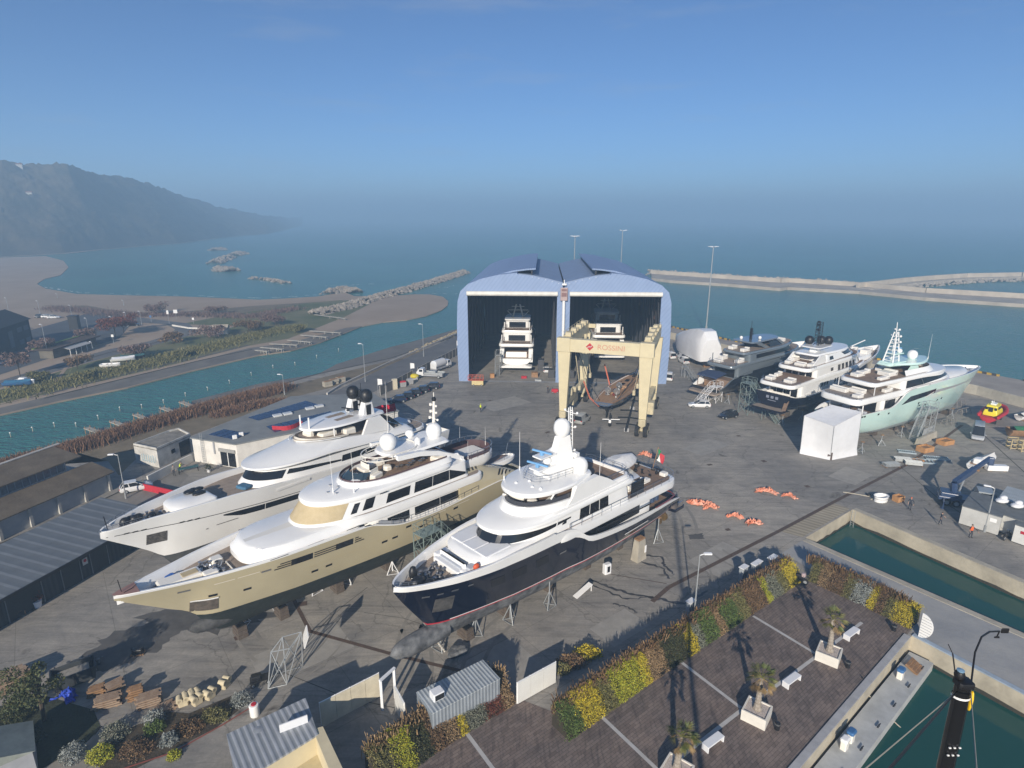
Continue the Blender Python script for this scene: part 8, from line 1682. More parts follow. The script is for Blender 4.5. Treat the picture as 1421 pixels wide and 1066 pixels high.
# work platform and pallets at the shed door
t=thing('work_platform','low work platform with red guard rail at the left shed door','platform',g(663,535),R(-3));mb=MB();mb.rbox((0,0,.75),(2.7,1.3,1.0),.08);mb.build('base',mat('pale_yellow',(.55,.45,.22),.6,.1),t);mb=MB();rail(mb,[(-2.2,-.6,1.4),(1.3,-.6,1.4),(1.3,.6,1.4),(-2.2,.6,1.4),(-2.2,-.6,1.4)],1.0,.05,.9,1);mb.box((-.4,0,1.35),(3.6,1.3,.08));mb.build('guard_rail',mat('red_orange',(.50,.10,.05),.6,.1),t);wheels(t,(-.9,.9),.6,.22,.15)
for px,s,m,lb,nm in(((683,524),(1.0,1.0,.9),mat('orange_crate',(.42,.22,.09),.8,.2,2),'orange crate near the scaffold in the left shed','crate'),((742,523),(1.6,1.2,1.1),M_WOOD,'timber box behind the stern of the shed yacht','box'),((727,525),(1.3,.6,.5),M_RED,'red and blue tool case on the shed floor','tool_case'),((747,529),(1.6,.5,.35),M_GALV,'low grey trestle in the left shed doorway','trestle')):
    t=thing(nm,lb,nm.replace('_',' '),g(*px),rnd.uniform(-.3,.3));mb=MB();mb.rbox((0,0,s[2]/2),s,.06);mb.build('body',m,t);mb=MB();mb.box((0,0,s[2]+.04),(s[0]*1.03,s[1]*1.03,.07));mb.build('lid',m,t)
# ---------- right hand working area
def crane_truck():
    base=g(1338,702);t=thing('crane_truck','dark blue crane truck with its boom raised, behind the grey cabin','crane truck',base,R(-28));M_CR=mat('crane_blue',(.03,.055,.12),.35,.2,1,coat=.3)
    mb=MB();mb.rbox((0,0,1.0),(6.4,2.2,.5),.08);mb.rbox((-1.8,0,1.5),(2.4,2.0,.6),.1);mb.build('chassis',M_CR,t);mb=MB();mb.loft([[(.9,-1.1,.8),(3.1,-1.1,.8),(3.1,1.1,.8),(.9,1.1,.8)],[(.9,-1.1,1.9),(3.15,-1.1,1.8),(3.15,1.1,1.8),(.9,1.1,1.9)],[(1.0,-1.0,2.8),(2.7,-1.0,2.8),(2.7,1.0,2.8),(1.0,1.0,2.8)]]);mb.build('cab',mat('cab_grey',(.25,.28,.30),.3,.1,coat=.4),t);mb=MB();mb.box((2.97,0,2.3),(.06,1.8,.8),ry=-.42);[mb.box((1.9,s*1.07,2.3),(1.2,.06,.7),rx=s*.1)for s in(1,-1)];mb.build('window',M_CARGL,t)
    wheels(t,(-2.2,-1.1,2.1),1.0,.5,.35)
    inv=Matrix.Rotation(R(28),3,'Z');tip=gY(1374,636,base.y+5)-base;tip=inv@tip;p0=Vector((-1.4,0,1.6));p1=Vector((-1.6,0,3.1));mb=MB();mb.tube(p0,p1,.45,8,.38);mb.build('slewing_column',M_CR,t)
    def beam(a,b,w,h):
        d=(b-a).normalized();s=d.cross(Vector((0,0,1))).normalized()*w;u=s.cross(d).normalized()*h;q=MB();q.loft([[p+s+u,p-s+u,p-s-u,p+s-u]for p in(a,b)]);return q
    k=p1.lerp(tip,.55);beam(p1,k,.28,.34).build('boom',M_CR,t);beam(p1.lerp(tip,.45),tip,.2,.25).build('boom_extension',M_CR,t);mb=MB();mb.tube(p0+Vector((.5,0,.4)),p1.lerp(tip,.3)-Vector((0,0,.4)),.12,8);mb.build('hydraulic_ram',M_GALV,t);mb=MB();mb.rbox(tip+Vector((.1,-.3,-.3)),(.7,.6,1.1),.1);mb.tube(tip-Vector((0,0,.6)),tip-Vector((0,0,1.6)),.04,5);mb.build('hook_block',M_CR,t)
    for sd in(1,-1):mb=MB();mb.tube((-2.6,sd*1.0,1.0),(-2.7,sd*2.3,.9),.12,6);mb.tube((-2.7,sd*2.3,1.0),(-2.7,sd*2.3,.05),.1,6);mb.lathe([(.3,0),(.3,.08)],(-2.7,sd*2.3,.01),10);mb.build('outrigger',M_CR,t)
crane_truck()
def cabin(label,pts,h,m,mr,door=None,name='site_cabin'):
    t=thing(name,label,'cabin');P=[g(*p)for p in pts];D=P[0]+(P[2]-P[1]);Q=[P[0],P[1],P[2],D];mb=MB();mb.prism(Q,.12,h);mb.build('wall',m,t);c=sum(Q,Vector())/4;mb=MB();mb.prism([c+(p-c)*1.03 for p in Q],h+.004,h+.12);mb.build('roof',mr,t);mb=MB();mb.prism([c+(p-c)*.94 for p in Q],0,.118);mb.build('plinth',M_BLK,t);return t,Q
M_CAB=mat('cabin_white',(.46,.46,.44),.6,.12,.7);M_CABR=mat('cabin_roof_grey',(.13,.14,.145),.7,.25,.8)
t,Q=cabin('grey white site cabin with dark roof in front of the crane truck',[(1330,727),(1384,744),(1396,722)],2.5,M_CAB,M_CABR);a,b=Q[0],Q[1];nn=Vector((b.y-a.y,a.x-b.x,0)).normalized();p=a.lerp(b,.82)+nn*.03;d=(b-a).normalized()*.35;mb=MB();mb.quad((p-d).to_3d()+Vector((0,0,1.6)),(p+d)+Vector((0,0,1.6)),(p+d)+Vector((0,0,2.1)),(p-d)+Vector((0,0,2.1)));mb.build('notice',M_WHITE,t)
cabin('white double door cabin behind the motorbike',[(1384,738),(1416,750),(1421,728)],2.4,M_CAB,M_CABR);t,Q=cabin('white cabin with a small red mark at the right edge of the quay',[(1403,752),(1440,765),(1446,745)],2.3,mat('cabin_bright',(.60,.60,.58),.6,.08),M_CABR);a,b=Q[0],Q[1];nn=Vector((b.y-a.y,a.x-b.x,0)).normalized();p=a.lerp(b,.33)+nn*.02;mb=MB();mb.box((p.x,p.y,1.6),(.4,.03,.35),ang(a,b));mb.build('red_mark',M_RED,t)
t,Q=cabin('ribbed steel container with white sacks on its roof',[(1380,716),(1424,730),(1435,712)],2.5,M_GREY,stripes('container_ribs',(.30,.34,.37),(.46,.49,.50),.3),name='shipping_container')
for px,lb in(((1390,697),'heap of white sacks on the ribbed container roof'),((1411,704),'white wrapped bundle on the ribbed container roof')):p=g(px[0],px[1],2.7);t=thing('white_sack',lb,'sack',p,.2,'white bundles on the container roof');mb=MB();mb.ball((0,0,.25),(.9,.6,.3),10);mb.ball((.3,.1,.55),(.5,.4,.3),10);mb.build('bag',M_WHITE2,t,60)
lamp_post('bent pipe lamp standing in front of the grey white site cabin',g(1366,738),6.0,.5,R(150),'pipe_lamp',None,.11);t=thing('motorbike','dark motorbike parked between the two white cabins','motorbike',g(1396,748),R(30));wheels(t,(-.65,.65),.04,.32,.12);mb=MB();mb.rbox((0,0,.65),(1.1,.35,.4),.12);mb.build('body',M_BLK,t);mb=MB();mb.rbox((-.3,0,.9),(.7,.32,.14),.06);mb.build('seat',M_BLK,t);mb=MB();mb.tube((.5,-.35,1.05),(.5,.35,1.05),.03,5);mb.tube((.5,0,1.05),(.68,0,.4),.05,5);mb.build('handlebar',M_STEEL,t)
t=thing('motorbike','motorbike with pale fairing parked at the inner corner of the hedge','motorbike',g(1108,808),R(-40));wheels(t,(-.65,.65),.04,.32,.12);mb=MB();mb.rbox((.1,0,.75),(1.0,.45,.6),.15);mb.build('body',M_BLK,t);mb=MB();mb.rbox((.4,0,1.1),(.4,.5,.35),.1);mb.build('fairing',mat('pink_grey',(.42,.33,.33),.4,.1),t);mb=MB();mb.tube((.5,-.35,1.1),(.5,.35,1.1),.03,5);mb.build('handlebar',M_STEEL,t)
def lifeboat():
    t=thing('rescue_boat','yellow and red rescue boat on the yard near the seawall','rescue boat',g(1368,590),R(40));L,Wb=9.0,3.3;hb=half(0,L,Wb/2,4.2,1.9,.3,1.45);q=lambda f,z:[(x,y*f,z(x)if callable(z)else z)for x,y,_ in ring(hb,0)]
    mb=MB();mb.loft([q(.3,lambda x:.5+.09*max(0,x-5)**1.4),q(.85,lambda x:1.1+.07*max(0,x-5)**1.4),q(.92,lambda x:1.5+.05*max(0,x-5)**1.4)]);mb.build('hull',M_RED,t,40);mb=MB();up=[(x,y+.05,1.75+.05*max(0,x-5)**1.4)for x,y in hb[2:]];mb.path(up+[(p[0],-p[1],p[2])for p in up[::-1]],.32,8);mb.build('fender_tube',M_RED,t,50);M_Y=mat('rescue_yellow',(.72,.60,.02),.4,.05)
    mb=MB();mb.loft([ring(half(1.2,7.6,1.15,2.4,2,.2),1.6),ring(half(1.2,7.0,1.1,2.2,2,.2),2.2),ring(half(1.3,5.6,1.0,1.0,2.4,.2),2.5),ring(half(1.6,4.9,.85,.8,2.6,.2),3.5)]);mb.build('cabin',M_Y,t,40);mb=MB();mb.box((1.28,0,2.5),(.06,.7,1.5));[mb.box((1.4,s*.7,2.95),(.1,.4,.5))for s in(1,-1)];[mb.box((3.2,s*.95,3.0),(2.2,.08,.45),rx=s*.15)for s in(1,-1)];mb.box((5.3,0,3.05),(.08,1.3,.5),ry=-.5);mb.build('window',M_BLK,t);mb=MB();mb.rbox((3,0,3.65),(1.4,.9,.25),.08);mb.tube((2.6,0,3.6),(2.6,0,4.3),.05,5);mb.ball((2.9,.3,3.95),.2,8);mb.build('radar',M_WHITE,t);mb=MB();[mb.box((u,0,.3),(.4,2.2,.6))for u in(2,6)];mb.build('cradle',M_BLK,t)
lifeboat()
small_boat('long boat under a green tarpaulin at the right edge of the yard',g(1398,606),R(-6),11,2.6,M_WOOD,mat('green_tarp',(.03,.16,.07),.7,.25,2,.5,4),'covered_boat','boat',None,1.3);small_boat('white dinghy with a dark bottom beyond the green covered boat',g(1412,585),R(20),5.5,2.2,M_WHITE,M_CUSH,'dinghy','dinghy',None,.9);small_boat('white dinghy on a trolley behind the crane boom',g(1347,655),R(35),5.2,2.0,M_WHITE,None,'dinghy','dinghy',None,.8,M_WHITE);small_boat('white centre console boat close to the crane hook',g(1358,648),R(30),4.6,1.8,M_WHITE,M_CUSH,'dinghy','dinghy',None,.7)
t=thing('long_box','white long box beside the crane hook','box',g(1382,653),R(-5));mb=MB();mb.rbox((0,0,.5),(3.0,.9,.8),.06);mb.build('body',M_WHITE,t);mb=MB();[mb.box((x,0,.05),(.2,.8,.1))for x in(-1,1)];mb.build('skid',M_WOOD,t)
for px,lb in(((1406,622),'pale wooden frame crate in front of the green covered boat'),((1421,626),'pale wooden frame crate cut by the picture edge')):
    t=thing('wooden_frame',lb,'crate',g(*px),R(-8),'wooden frame crates');mb=MB()
    for x in(-.8,.8):
        for y in(-.6,.6):mb.box((x,y,.9),(.12,.12,1.8))
    for z in(.2,.9,1.7):[mb.box((0,y,z),(1.6,.08,.14))for y in(-.66,.66)];[mb.box((x,0,z),(.08,1.2,.14))for x in(-.86,.86)]
    mb.build('frame',mat('pale_timber',(.42,.34,.19),.8,.15,2),t)
for px,lb,s in(((1283,626),'orange tan timber crate beside the concrete barrier',(2.2,1.5,.9)),((1311,616),'open orange tan crate behind the metal gratings',(2.4,1.5,.8)),((1272,640),'flat orange board between the gratings',(1.8,1.2,.25)),((1246,695),'broken orange timber crate next to the white tub',(1.2,.9,.8))):
    t=thing('timber_crate',lb,'crate',g(*px),R(20),'orange timber crates');mb=MB();m=mat('orange_crate',(.42,.22,.09));[mb.box((x,0,s[2]/2),(.08,s[1],s[2]))for x in(-s[0]/2,s[0]/2)];[mb.box((0,y,s[2]/2),(s[0],.08,s[2]-.02))for y in(-s[1]/2,s[1]/2)];mb.box((0,0,.08),(s[0]-.1,s[1]-.1,.1));mb.build('sides',m,t);mb=MB();mb.box((.1,0,s[2]*.55),(s[0]*.8,s[1]*.7,s[2]*.3));mb.build('contents',M_WOOD,t)
t=thing('concrete_barrier','pale concrete barrier leaning sheets behind the timber crates','barrier',g(1283,613),ang(g(1275,620),g(1318,600)));mb=MB();mb.loft([[(x,-.4,0),(x,.4,0),(x,.2,1.2),(x,-.2,1.2)]for x in(-3,4)]);mb.build('wall',M_QUAY,t);mb=MB();mb.box((1.6,.35,1.2),(4.2,.08,2.2),rx=.1);mb.build('leaning_sheet',mat('grey_sheet',(.34,.35,.35),.6,.15),t)
def grating(px,label,rz,n,L,w):
    t=thing('metal_grating',label,'grating',g(*px),rz,'stacked metal gratings');mb=MB();[mb.box((0,s*w/2,.12),(L,.1,.24))for s in(1,-1)];[mb.box((-L/2+L*(k+.5)/n,0,.15),(.14,w-.12,.10))for k in range(n)];mb.build('frame',mat('blue_galv',(.30,.36,.40),.5,.2,2,metal=.2),t)
grating((1300,637),'long metal grating with dark slots behind the bundles',R(-14),11,3.6,1.3);grating((1281,641),'plain metal grating lying in front of the long slotted one',R(-14),6,3.2,1.5);grating((1258,628),'metal grating leaning nearest the turquoise yacht',R(-20),8,2.6,1.0)
for px,lb,rz in(((1236,647),'bundle of galvanised scaffold frames nearest the tent',.1),((1252,640),'bundle of silver scaffold tubes behind the first bundle',-.2),((1267,645),'loose blue grey scaffold boards in front of the gratings',-.3)):
    t=thing('scaffold_bundle',lb,'scaffolding',g(*px),rz,'scaffold bundles');mb=MB();[mb.tube((-1.2,-.5+.14*(k%8),.15+.2*(k//8)),(1.2,-.5+.14*(k%8),.17+.2*(k//8)),.05,5)for k in range(24)];mb.build('tubes',M_GALV,t);mb=MB();[mb.box((x,0,.05),(.14,1.3,.1))for x in(-1.1,1.1)];mb.build('bearer',M_WOOD,t)
for px,lb in(((1337,574),'dark low trestle under the turquoise bow, nearer the seawall'),((1316,588),'dark trestle frame near the turquoise yacht bow'),((1330,563),'low steel trestle beyond the bow of the turquoise yacht')):
    t=thing('steel_trestle',lb,'trestle',g(*px),R(25),'steel trestles');mb=MB();[mb.tube((x,y,0),(x*.8,y*.5,1.1),.06,5)for x in(-1.6,0,1.6)for y in(-.6,.6)];mb.tube((-1.5,0,1.12),(1.5,0,1.12),.09,6);[mb.tube((-1.6,y,.5),(1.6,y,.5),.04,5)for y in(-.45,.45)];mb.build('frame',mat('dark_galv',(.16,.15,.14),.6,.2,2),t)
t=thing('white_tub','white oval tub standing on the quay near the slipway','tub',g(1222,695),.3);mb=MB();pr=[(1.0,.7,0),(1.05,.75,.75),(1.1,.8,.8),(.95,.68,.8),(.9,.62,.15)];mb.loft([[(a*math.cos(k*math.pi/8),b*math.sin(k*math.pi/8),z)for k in range(16)]for a,b,z in pr]);mb.build('shell',M_WHITE,t,40);mb=MB();mb.loft([[(1.07*math.cos(k*math.pi/8),.77*math.sin(k*math.pi/8),z)for k in range(16)]for z in(.45,.52)],False,False);mb.build('band',M_GREY,t)
t=thing('mooring_rope','pale rope lying across the quay beside the white tub','rope',g(1205,688));p0=g(1205,688);mb=MB();mb.path([g(x,y,.05)-p0 for x,y in((1170,683),(1190,686),(1205,689),(1212,686),(1216,692),(1208,693))],.07,5);mb.build('line',M_ROPE,t);mb=MB();mb.ball((0,0,.2),(.3,.3,.2),8);mb.build('knot',M_BLK,t)
for px,lb in(((1182,712),'dark fender ladder hanging at the inner corner of the slip basin'),):p=g(*px);t=thing('quay_ladder',lb,'ladder',(p.x+.2,p.y-.1,0),R(38));mb=MB();[mb.tube((0,s*.2,-2.2),(0,s*.2,.4),.035,5)for s in(1,-1)];[mb.tube((0,-.2,-2+k*.3),(0,.2,-2+k*.3),.025,4)for k in range(8)];mb.build('rails',M_GALV,t)
for px,w_,lb in(((1030,806),1.0,'grey service pedestal behind the hedge nearest the pier'),((1048,800),1.4,'wide grey panel leaning behind the hedge'),((957,855),.9,'grey cabinet at the foot of the slim lamp post'),((1070,792),1.2,'blue grey hut roof behind the top of the hedge')):
    t=thing('service_pedestal',lb,'pedestal',g(*px),R(38),'service boxes behind the hedge');mb=MB();mb.rbox((0,0,.85),(w_,.5,1.7),.05);mb.build('housing',mat('pedestal_grey',(.30,.33,.36),.6,.1),t);mb=MB();mb.box((0,0,1.74),(w_*1.1,.6,.08));mb.build('top',M_WHITE2,t);mb=MB();mb.box((0,-.26,.8),(w_*.4,.02,.9));mb.build('door',M_GREY,t)
# ---------- plaza furniture
LBP=['palm tree in the white planter farthest up the plaza, by the hedge corner','palm tree in the white planter in the middle of the plaza','palm tree in the white planter at the bottom picture edge']
for k,(x,y,h)in enumerate(((1149,914,3.6),(1049,996,3.6),(938,1080,3.6))):
    p=g(x,y);t=thing('planter','white cube planter holding the '+('palm nearest the hedge corner','middle palm of the plaza','palm cut by the bottom picture edge')[k],'planter',p,R(52),'white cube planters');mb=MB();s,hh=.92,.95
    mb.loft([[(x_*q,y_*q,z)for x_,y_ in((-s,-s),(s,-s),(s,s),(-s,s))]for z,q in((0,1),(hh,1),(hh,.88),(hh-.15,.87))]);mb.build('box',mat('planter_white',(.64,.61,.55),.7,.08,1),t);mb=MB();mb.box((0,0,hh-.12),(s*1.72,s*1.72,.06));mb.build('gravel',mat('white_gravel',(.46,.40,.36),.95,.3,6,.6,12),t);palm(LBP[k],(p.x,p.y,hh-.1),h-.5,40+k,'palms in the planters')
for x,y,lb in((1181,883,'white bench closest to the hedge corner'),(1098,948,'white bench midway along the plaza line'),(989,1034,'white bench nearest the bottom of the picture')):
    t=thing('bench',lb,'bench',g(x,y),ang(g(1031,984),g(1196,864)),'white plaza benches');mb=MB();mb.rbox((0,0,.49),(1.9,.62,.10),.03);mb.build('seat',M_WHITE2,t)
    for s in(-.88,.88):mb=MB();mb.rbox((s,0,.22),(.10,.60,.44),.02);mb.build('leg',M_WHITE2,t)
for x,y,lb in((1240,875,'black rounded pot near the yellow end of the hedge'),(1176,926,'black rounded pot beside the upper planter'),(1078,1012,'black rounded pot beside the middle planter')):t=thing('black_pot',lb,'bollard',g(x,y),0,'black pots');mb=MB();mb.lathe([(.2,0),(.2,.35),(.24,.45),(.2,.62),(.05,.7)],(0,0,0),14);mb.build('body',M_BLK,t,40);mb=MB();mb.lathe([(.205,.48),(.245,.5),(.22,.58)],(0,0,0),14);mb.build('lens',mat('pot_band',(.08,.08,.08),.2,0),t)  # round black pots; the lens part is only a dark band
# semicircular white platform gate at the hedge end
t=thing('round_gate','white slatted semicircular gate standing at the seaward end of the hedge','gate',g(1274,884),R(-58));mb=MB();A_=[]
for k in range(13):a=math.pi*k/12-math.pi/2;A_.append((1.05*math.cos(a),1.3+1.25*math.sin(a)))
mb.loft([[(x,-.05,z+.05)for x,z in A_],[(x,.05,z+.05)for x,z in A_]]);mb.build('panel',M_WHITE,t);mb=MB();[mb.box((.45,-.07,.3+k*.28),(1.0*math.sqrt(max(.05,1-((.3+k*.28-1.3)/1.3)**2)),.03,.03))for k in range(8)];mb.build('slats',M_GREY,t)
# pontoon fittings
nn=Vector((-dW.y,dW.x,0));M_BLU=mat('blue_cover',(.04,.13,.30),.5,.1)
for k,(u,lb,m)in enumerate(((5.2,'blue topped service post on the pontoon near the round gate',M_BLU),(15.5,'blue topped service post on the pontoon lower down',M_BLU),(16.6,'white life ring cabinet on the pontoon',M_WHITE))):p=P0+dW*u+nn*.9;t=thing('pontoon_post',lb,'service post',(p.x,p.y,-1.15),R(38),'pontoon service posts');mb=MB();mb.rbox((0,0,.4),(.6,.45,.8),.06);mb.build('housing',M_CREAM,t);mb=MB();mb.rbox((0,0,.9),(.8,.55,.25),.1);mb.build('hood',m,t)
for k in range(6):p=P0+dW*(2.5+k*3.3)+nn*1.8;t=thing('mooring_cleat','dark mooring cleat on the edge of the pontoon','cleat',(p.x,p.y,-1.15),R(38),'pontoon cleats');mb=MB();mb.tube((-.3,0,.15),(.3,0,.15),.05,6);[mb.tube((x,0,0),(x,0,.15),.05,6)for x in(-.1,.1)];mb.build('horn',M_BLK,t)
p=P0+dW*3.0+nn*1.2;t=thing('gangway_steps','small timber steps down to the pontoon below the round gate','steps',(p.x,p.y,-1.15),R(38));mb=MB();[mb.box((0,-.5+k*.25,.12+k*.12),(1.3,.26,.1))for k in range(4)];mb.build('treads',M_WOOD,t);mb=MB();[mb.box((x,-.1,.25),(.08,1.1,.2),rx=.45)for x in(-.68,.68)];mb.build('stringer',M_WOOD,t)
for a_,b_,lb in(((1203,962),(1250,1010),'taut mooring line running from the pontoon edge into the dark water'),):a=g(*a_,-1.1);b=g(*b_,-2.0);t=thing('mooring_line',lb,'rope',a);mb=MB();mb.path([Vector((0,0,0)),(b-a)*.5+Vector((0,0,-.15)),b-a],.05,5);mb.build('line',M_ROPE,t);mb=MB();mb.tube((-.1,.1,-.1),(-.35,.5,1.3),.05,5);mb.build('stake',M_BLK,t)
# ---------- tall carbon mast rising from the lower basin
def carbon_mast():
    top=gY(1337,950,8.3);bot=Vector((top.x+.55,top.y-.3,-2));t=thing('carbon_mast','tall black carbon mast with yellow sensor rising from the lower basin','mast',(bot.x,bot.y,-2));d=top-bot;mb=MB();rings=[]
    for k in range(12):f=k/11;c=d*f;rx,ry=lerp(.30,.135,f),lerp(.18,.10,f);rings.append([(c.x+rx*math.cos(a*math.pi/10),c.y+ry*math.sin(a*math.pi/10),c.z)for a in range(20)])
    mb.loft(rings);mb.build('spar',mat('carbon_black',(.012,.012,.013),.25,.1,2,coat=.6),t,50);e=d
    mb=MB();mb.loft([[(e.x+.15*math.cos(a*math.pi/10),e.y+.115*math.sin(a*math.pi/10),e.z+z)for a in range(20)]for z in(-.24,-.2)],False,False);mb.build('white_band',M_WHITE,t);mb=MB();[mb.box((e.x+x,e.y-.13,e.z-1.2-z),(.035,.02,.02))for x in(-.08,.0,.09)for z in(0,.16)];mb.build('fasteners',M_WHITE,t)
    mb=MB();mb.rbox((e.x,e.y,e.z+.04),(.26,.22,.1),.03);mb.lathe([(.07,0),(.085,.06),(.06,.12),(.01,.14)],(e.x-.06,e.y+.05,e.z+.1),12);mb.build('masthead',M_BLK,t,40);mb=MB();mb.lathe([(.055,0),(.06,.02),(.01,.03)],(e.x-.06,e.y+.05,e.z+.23),12);mb.build('sensor_lens',mat('blue_lens',(.20,.33,.45),.15,0),t);mb=MB();mb.ball((e.x+.17,e.y-.02,e.z-.32),(.03,.05,.21),10);mb.build('yellow_sensor',mat('sensor_yellow',(.75,.48,.02),.4,.05),t,60)
    tip=gY(1387,876,top.y+1.0)-bot;k1=gY(1353,905,top.y+.4)-bot;k2=gY(1362,884,top.y+.6)-bot;mb=MB();mb.path([e+Vector((.12,0,.05)),(e+Vector((.12,0,0))).lerp(k1,.6),k1,k2,k2.lerp(tip,.4)+Vector((0,0,.06)),tip],.016,5);mb.build('wind_wand',M_BLK,t);mb=MB();mb.rbox(tip+Vector((.1,0,.01)),(.14,.03,.09),.01);mb.tube(tip,tip-Vector((.02,0,.12)),.012,5);mb.rbox(tip+Vector((-.02,0,-.13)),(.1,.02,.03),.008);mb.build('wind_vane',M_BLK,t)
    mb=MB();mb.tube(e+Vector((-.1,.05,.05)),e+Vector((-.13,.2,.45)),.012,5);mb.tube(e+Vector((-.13,.2,.45)),e+Vector((-.2,.25,.6)),.008,4);mb.build('masthead_aerial',M_BLK,t)
    for tx,ty,Y,r in((1199,1066,5.0,.008),(1237,1066,4.6,.016),(1346,1066,5.6,.009)):q=gY(tx,ty,Y)-bot;mb=MB();mb.tube(e+Vector((-.12 if tx<1300 else.14,-.02,-.15)),q+(q-e)*2.2,r,5);mb.build('stay',M_ROPE if r<.01 else M_BLK,t)
carbon_mast()
# ---------- bottom left: trestle, blocks, pallets, skip, garden
t=thing('lattice_stand','tubular steel lattice stand with a tilted white board on its end','frame',g(378,940));p0=g(378,940);mb=MB();pts={}
A_=[g(372,956),g(398,950),g(420,925),g(385,935)];T_=[g(376,905,2.6),g(392,884,3.6),g(418,877,3.4),g(402,900,2.8)]
for q in(A_,T_):
    for a,b in zip(q,q[1:]+q[:1]):mb.tube(a-p0,b-p0,.045,5)
for k in range(4):mb.tube(A_[k]-p0,T_[k]-p0,.05,5);mb.tube(A_[k]-p0,T_[(k+1)%4]-p0,.035,5);mb.tube(A_[(k+1)%4]-p0,T_[k]-p0,.035,5)
mb.build('tubes',M_GALV,t);c=g(424,884,3.2)-p0;mb=MB();mb.box(c,(.08,1.2,1.5),.5,.3,.25);mb.build('board',M_WHITE,t)
for k,(x,y)in enumerate(((255,978),(263,972),(271,970),(274,976),(292,968),(313,953))):
    t=thing('pipe_block',('cream round ended pipe block at the left end of its row','second cream pipe block from the left end','upper cream pipe block of the tight pair','lower cream pipe block of the tight pair','cream pipe block standing apart in the middle','cream pipe block at the right end of its row')[k],'block',g(x,y),R(30+k*9),'cream pipe blocks');mb=MB();mb.rbox((0,0,.28),(.75,.55,.5),.08);mb.build('base',mat('cream_concrete',(.50,.43,.29),.8,.15,2),t);mb=MB();[mb.lathe([(.24,-.3),(.24,.3),(.12,.3),(.12,-.3)],(x_,0,.62),12,axis='Y')for x_ in(-.25,.25)];mb.build('pipe_saddle',mat('cream_concrete',(.50,.43,.29)),t,40)
def pallet_pile(px,label,s,n,m,seed,nm='timber_pile'):
    rr=random.Random(seed);t=thing(nm,label,'timber pile',g(*px),R(rr.uniform(20,50)),'timber and pallet piles');mb=MB()
    for k in range(n):
        for j in range(5):mb.box((rr.uniform(-.15,.15),-s[1]/2+s[1]*(j+.5)/5,.1+k*.2),(s[0]*rr.uniform(.8,1.05),s[1]/6,.12),rr.uniform(-.04,.04))
    mb.build('boards',m,t);mb=MB();[mb.box((x,0,.02),(.14,s[1],.08))for x in(-s[0]*.35,s[0]*.35)];mb.build('bearer',M_WOOD,t)
M_W2=mat('weathered_boards',(.20,.13,.085),.9,.3,2,rgb2=(.33,.25,.18));pallet_pile((150,978),'heap of reddish boards under the blue tarpaulin edge',(1.9,1.0,0),4,M_W2,1);pallet_pile((160,958),'pile of stones and boards behind the reddish boards',(1.2,.9,0),4,M_W2,2);pallet_pile((207,976),'wide brown timber stack in the middle of the row',(1.7,1.1,0),4,M_W2,3);pallet_pile((190,968),'timber stack with a pale box on top',(1.1,.8,0),5,M_WOOD,4);pallet_pile((228,985),'low heap of broken boards next to the cream pipe blocks',(1.9,1.0,0),2,M_W2,5);pallet_pile((10,955),'grey plank stack at the left picture edge',(3.2,1.8,0),6,M_W2,6);pallet_pile((135,962),'small dark timber stack left of the stone pile',(1.2,.9,0),3,M_WOOD,7)
t=thing('open_skip','dark open steel skip with a pale load near the pine tree','skip',g(105,945),R(38));mb=MB();mb.loft([[(x*q,y*q,z)for x,y in((-1.6,-.9),(1.6,-.9),(1.6,.9),(-1.6,.9))]for z,q in((.1,.85),(1.3,1),(1.3,.94),(.6,.85))]);mb.build('body',mat('dark_skip',(.035,.04,.045),.6,.2,2),t);mb=MB();mb.box((0,0,.85),(2.2,1.2,.3));mb.build('load',mat('pale_rubble',(.25,.23,.20),.9,.3,4),t);mb=MB();[mb.box((x,s*.95,.8),(.1,.08,1.1))for x in(-1.2,0,1.2)for s in(1,-1)];mb.build('rib',M_BLK,t)
t=thing('scrap_machine','tangled dark machine parts behind the open skip','machine',g(116,928),R(20));mb=MB();winch_cluster(mb,(0,0,0),22,random.Random(77),1.3,.8);mb.rbox((0,0,.5),(1.6,.9,.7),.1);mb.tube((-1.5,.6,.3),(.8,-.4,1.4),.07,6);mb.build('body',mat('greasy_steel',(.05,.055,.06),.5,.4,3,metal=.3,rgb2=(.2,.2,.2)),t);wheels(t,(-.6,.6),.5,.3,.2)
tarp((95,968),'bright blue tarpaulin beside the pine tree',21,mat('bright_blue_tarp',(.012,.05,.42),.6,.2,2,.4,4),.95);bpy.data.objects[-1]if False else None
t=thing('scaffold_trolley','dark wheeled trolley beside the lattice stand','trolley',g(362,948),R(25));mb=MB();mb.box((0,0,.5),(1.6,.8,.1));mb.rbox((-.3,0,.75),(.8,.6,.4),.08);mb.build('deck',M_BLK,t);wheels(t,(-.6,.6),.35,.2,.12)
t=thing('small_engine','small dark engine left lying on the open concrete','engine',g(192,907),R(10));mb=MB();winch_cluster(mb,(0,0,0),9,random.Random(3),.5,.35);mb.rbox((0,0,.3),(.9,.5,.5),.1);mb.build('block',M_BLK,t);mb=MB();mb.box((0,0,.05),(1.1,.7,.1));mb.build('pallet',M_WOOD,t)
t=thing('white_drum','white drum with a red top beside the ribbed office roof','drum',g(354,992));mb=MB();mb.lathe([(.36,0),(.38,.05),(.38,.95),(.33,1.0)],(0,0,0),16);mb.build('shell',M_WHITE,t,40);mb=MB();mb.lathe([(.2,1.0),(.2,1.08)],(0,0,0),12);mb.build('cap',M_RED,t)
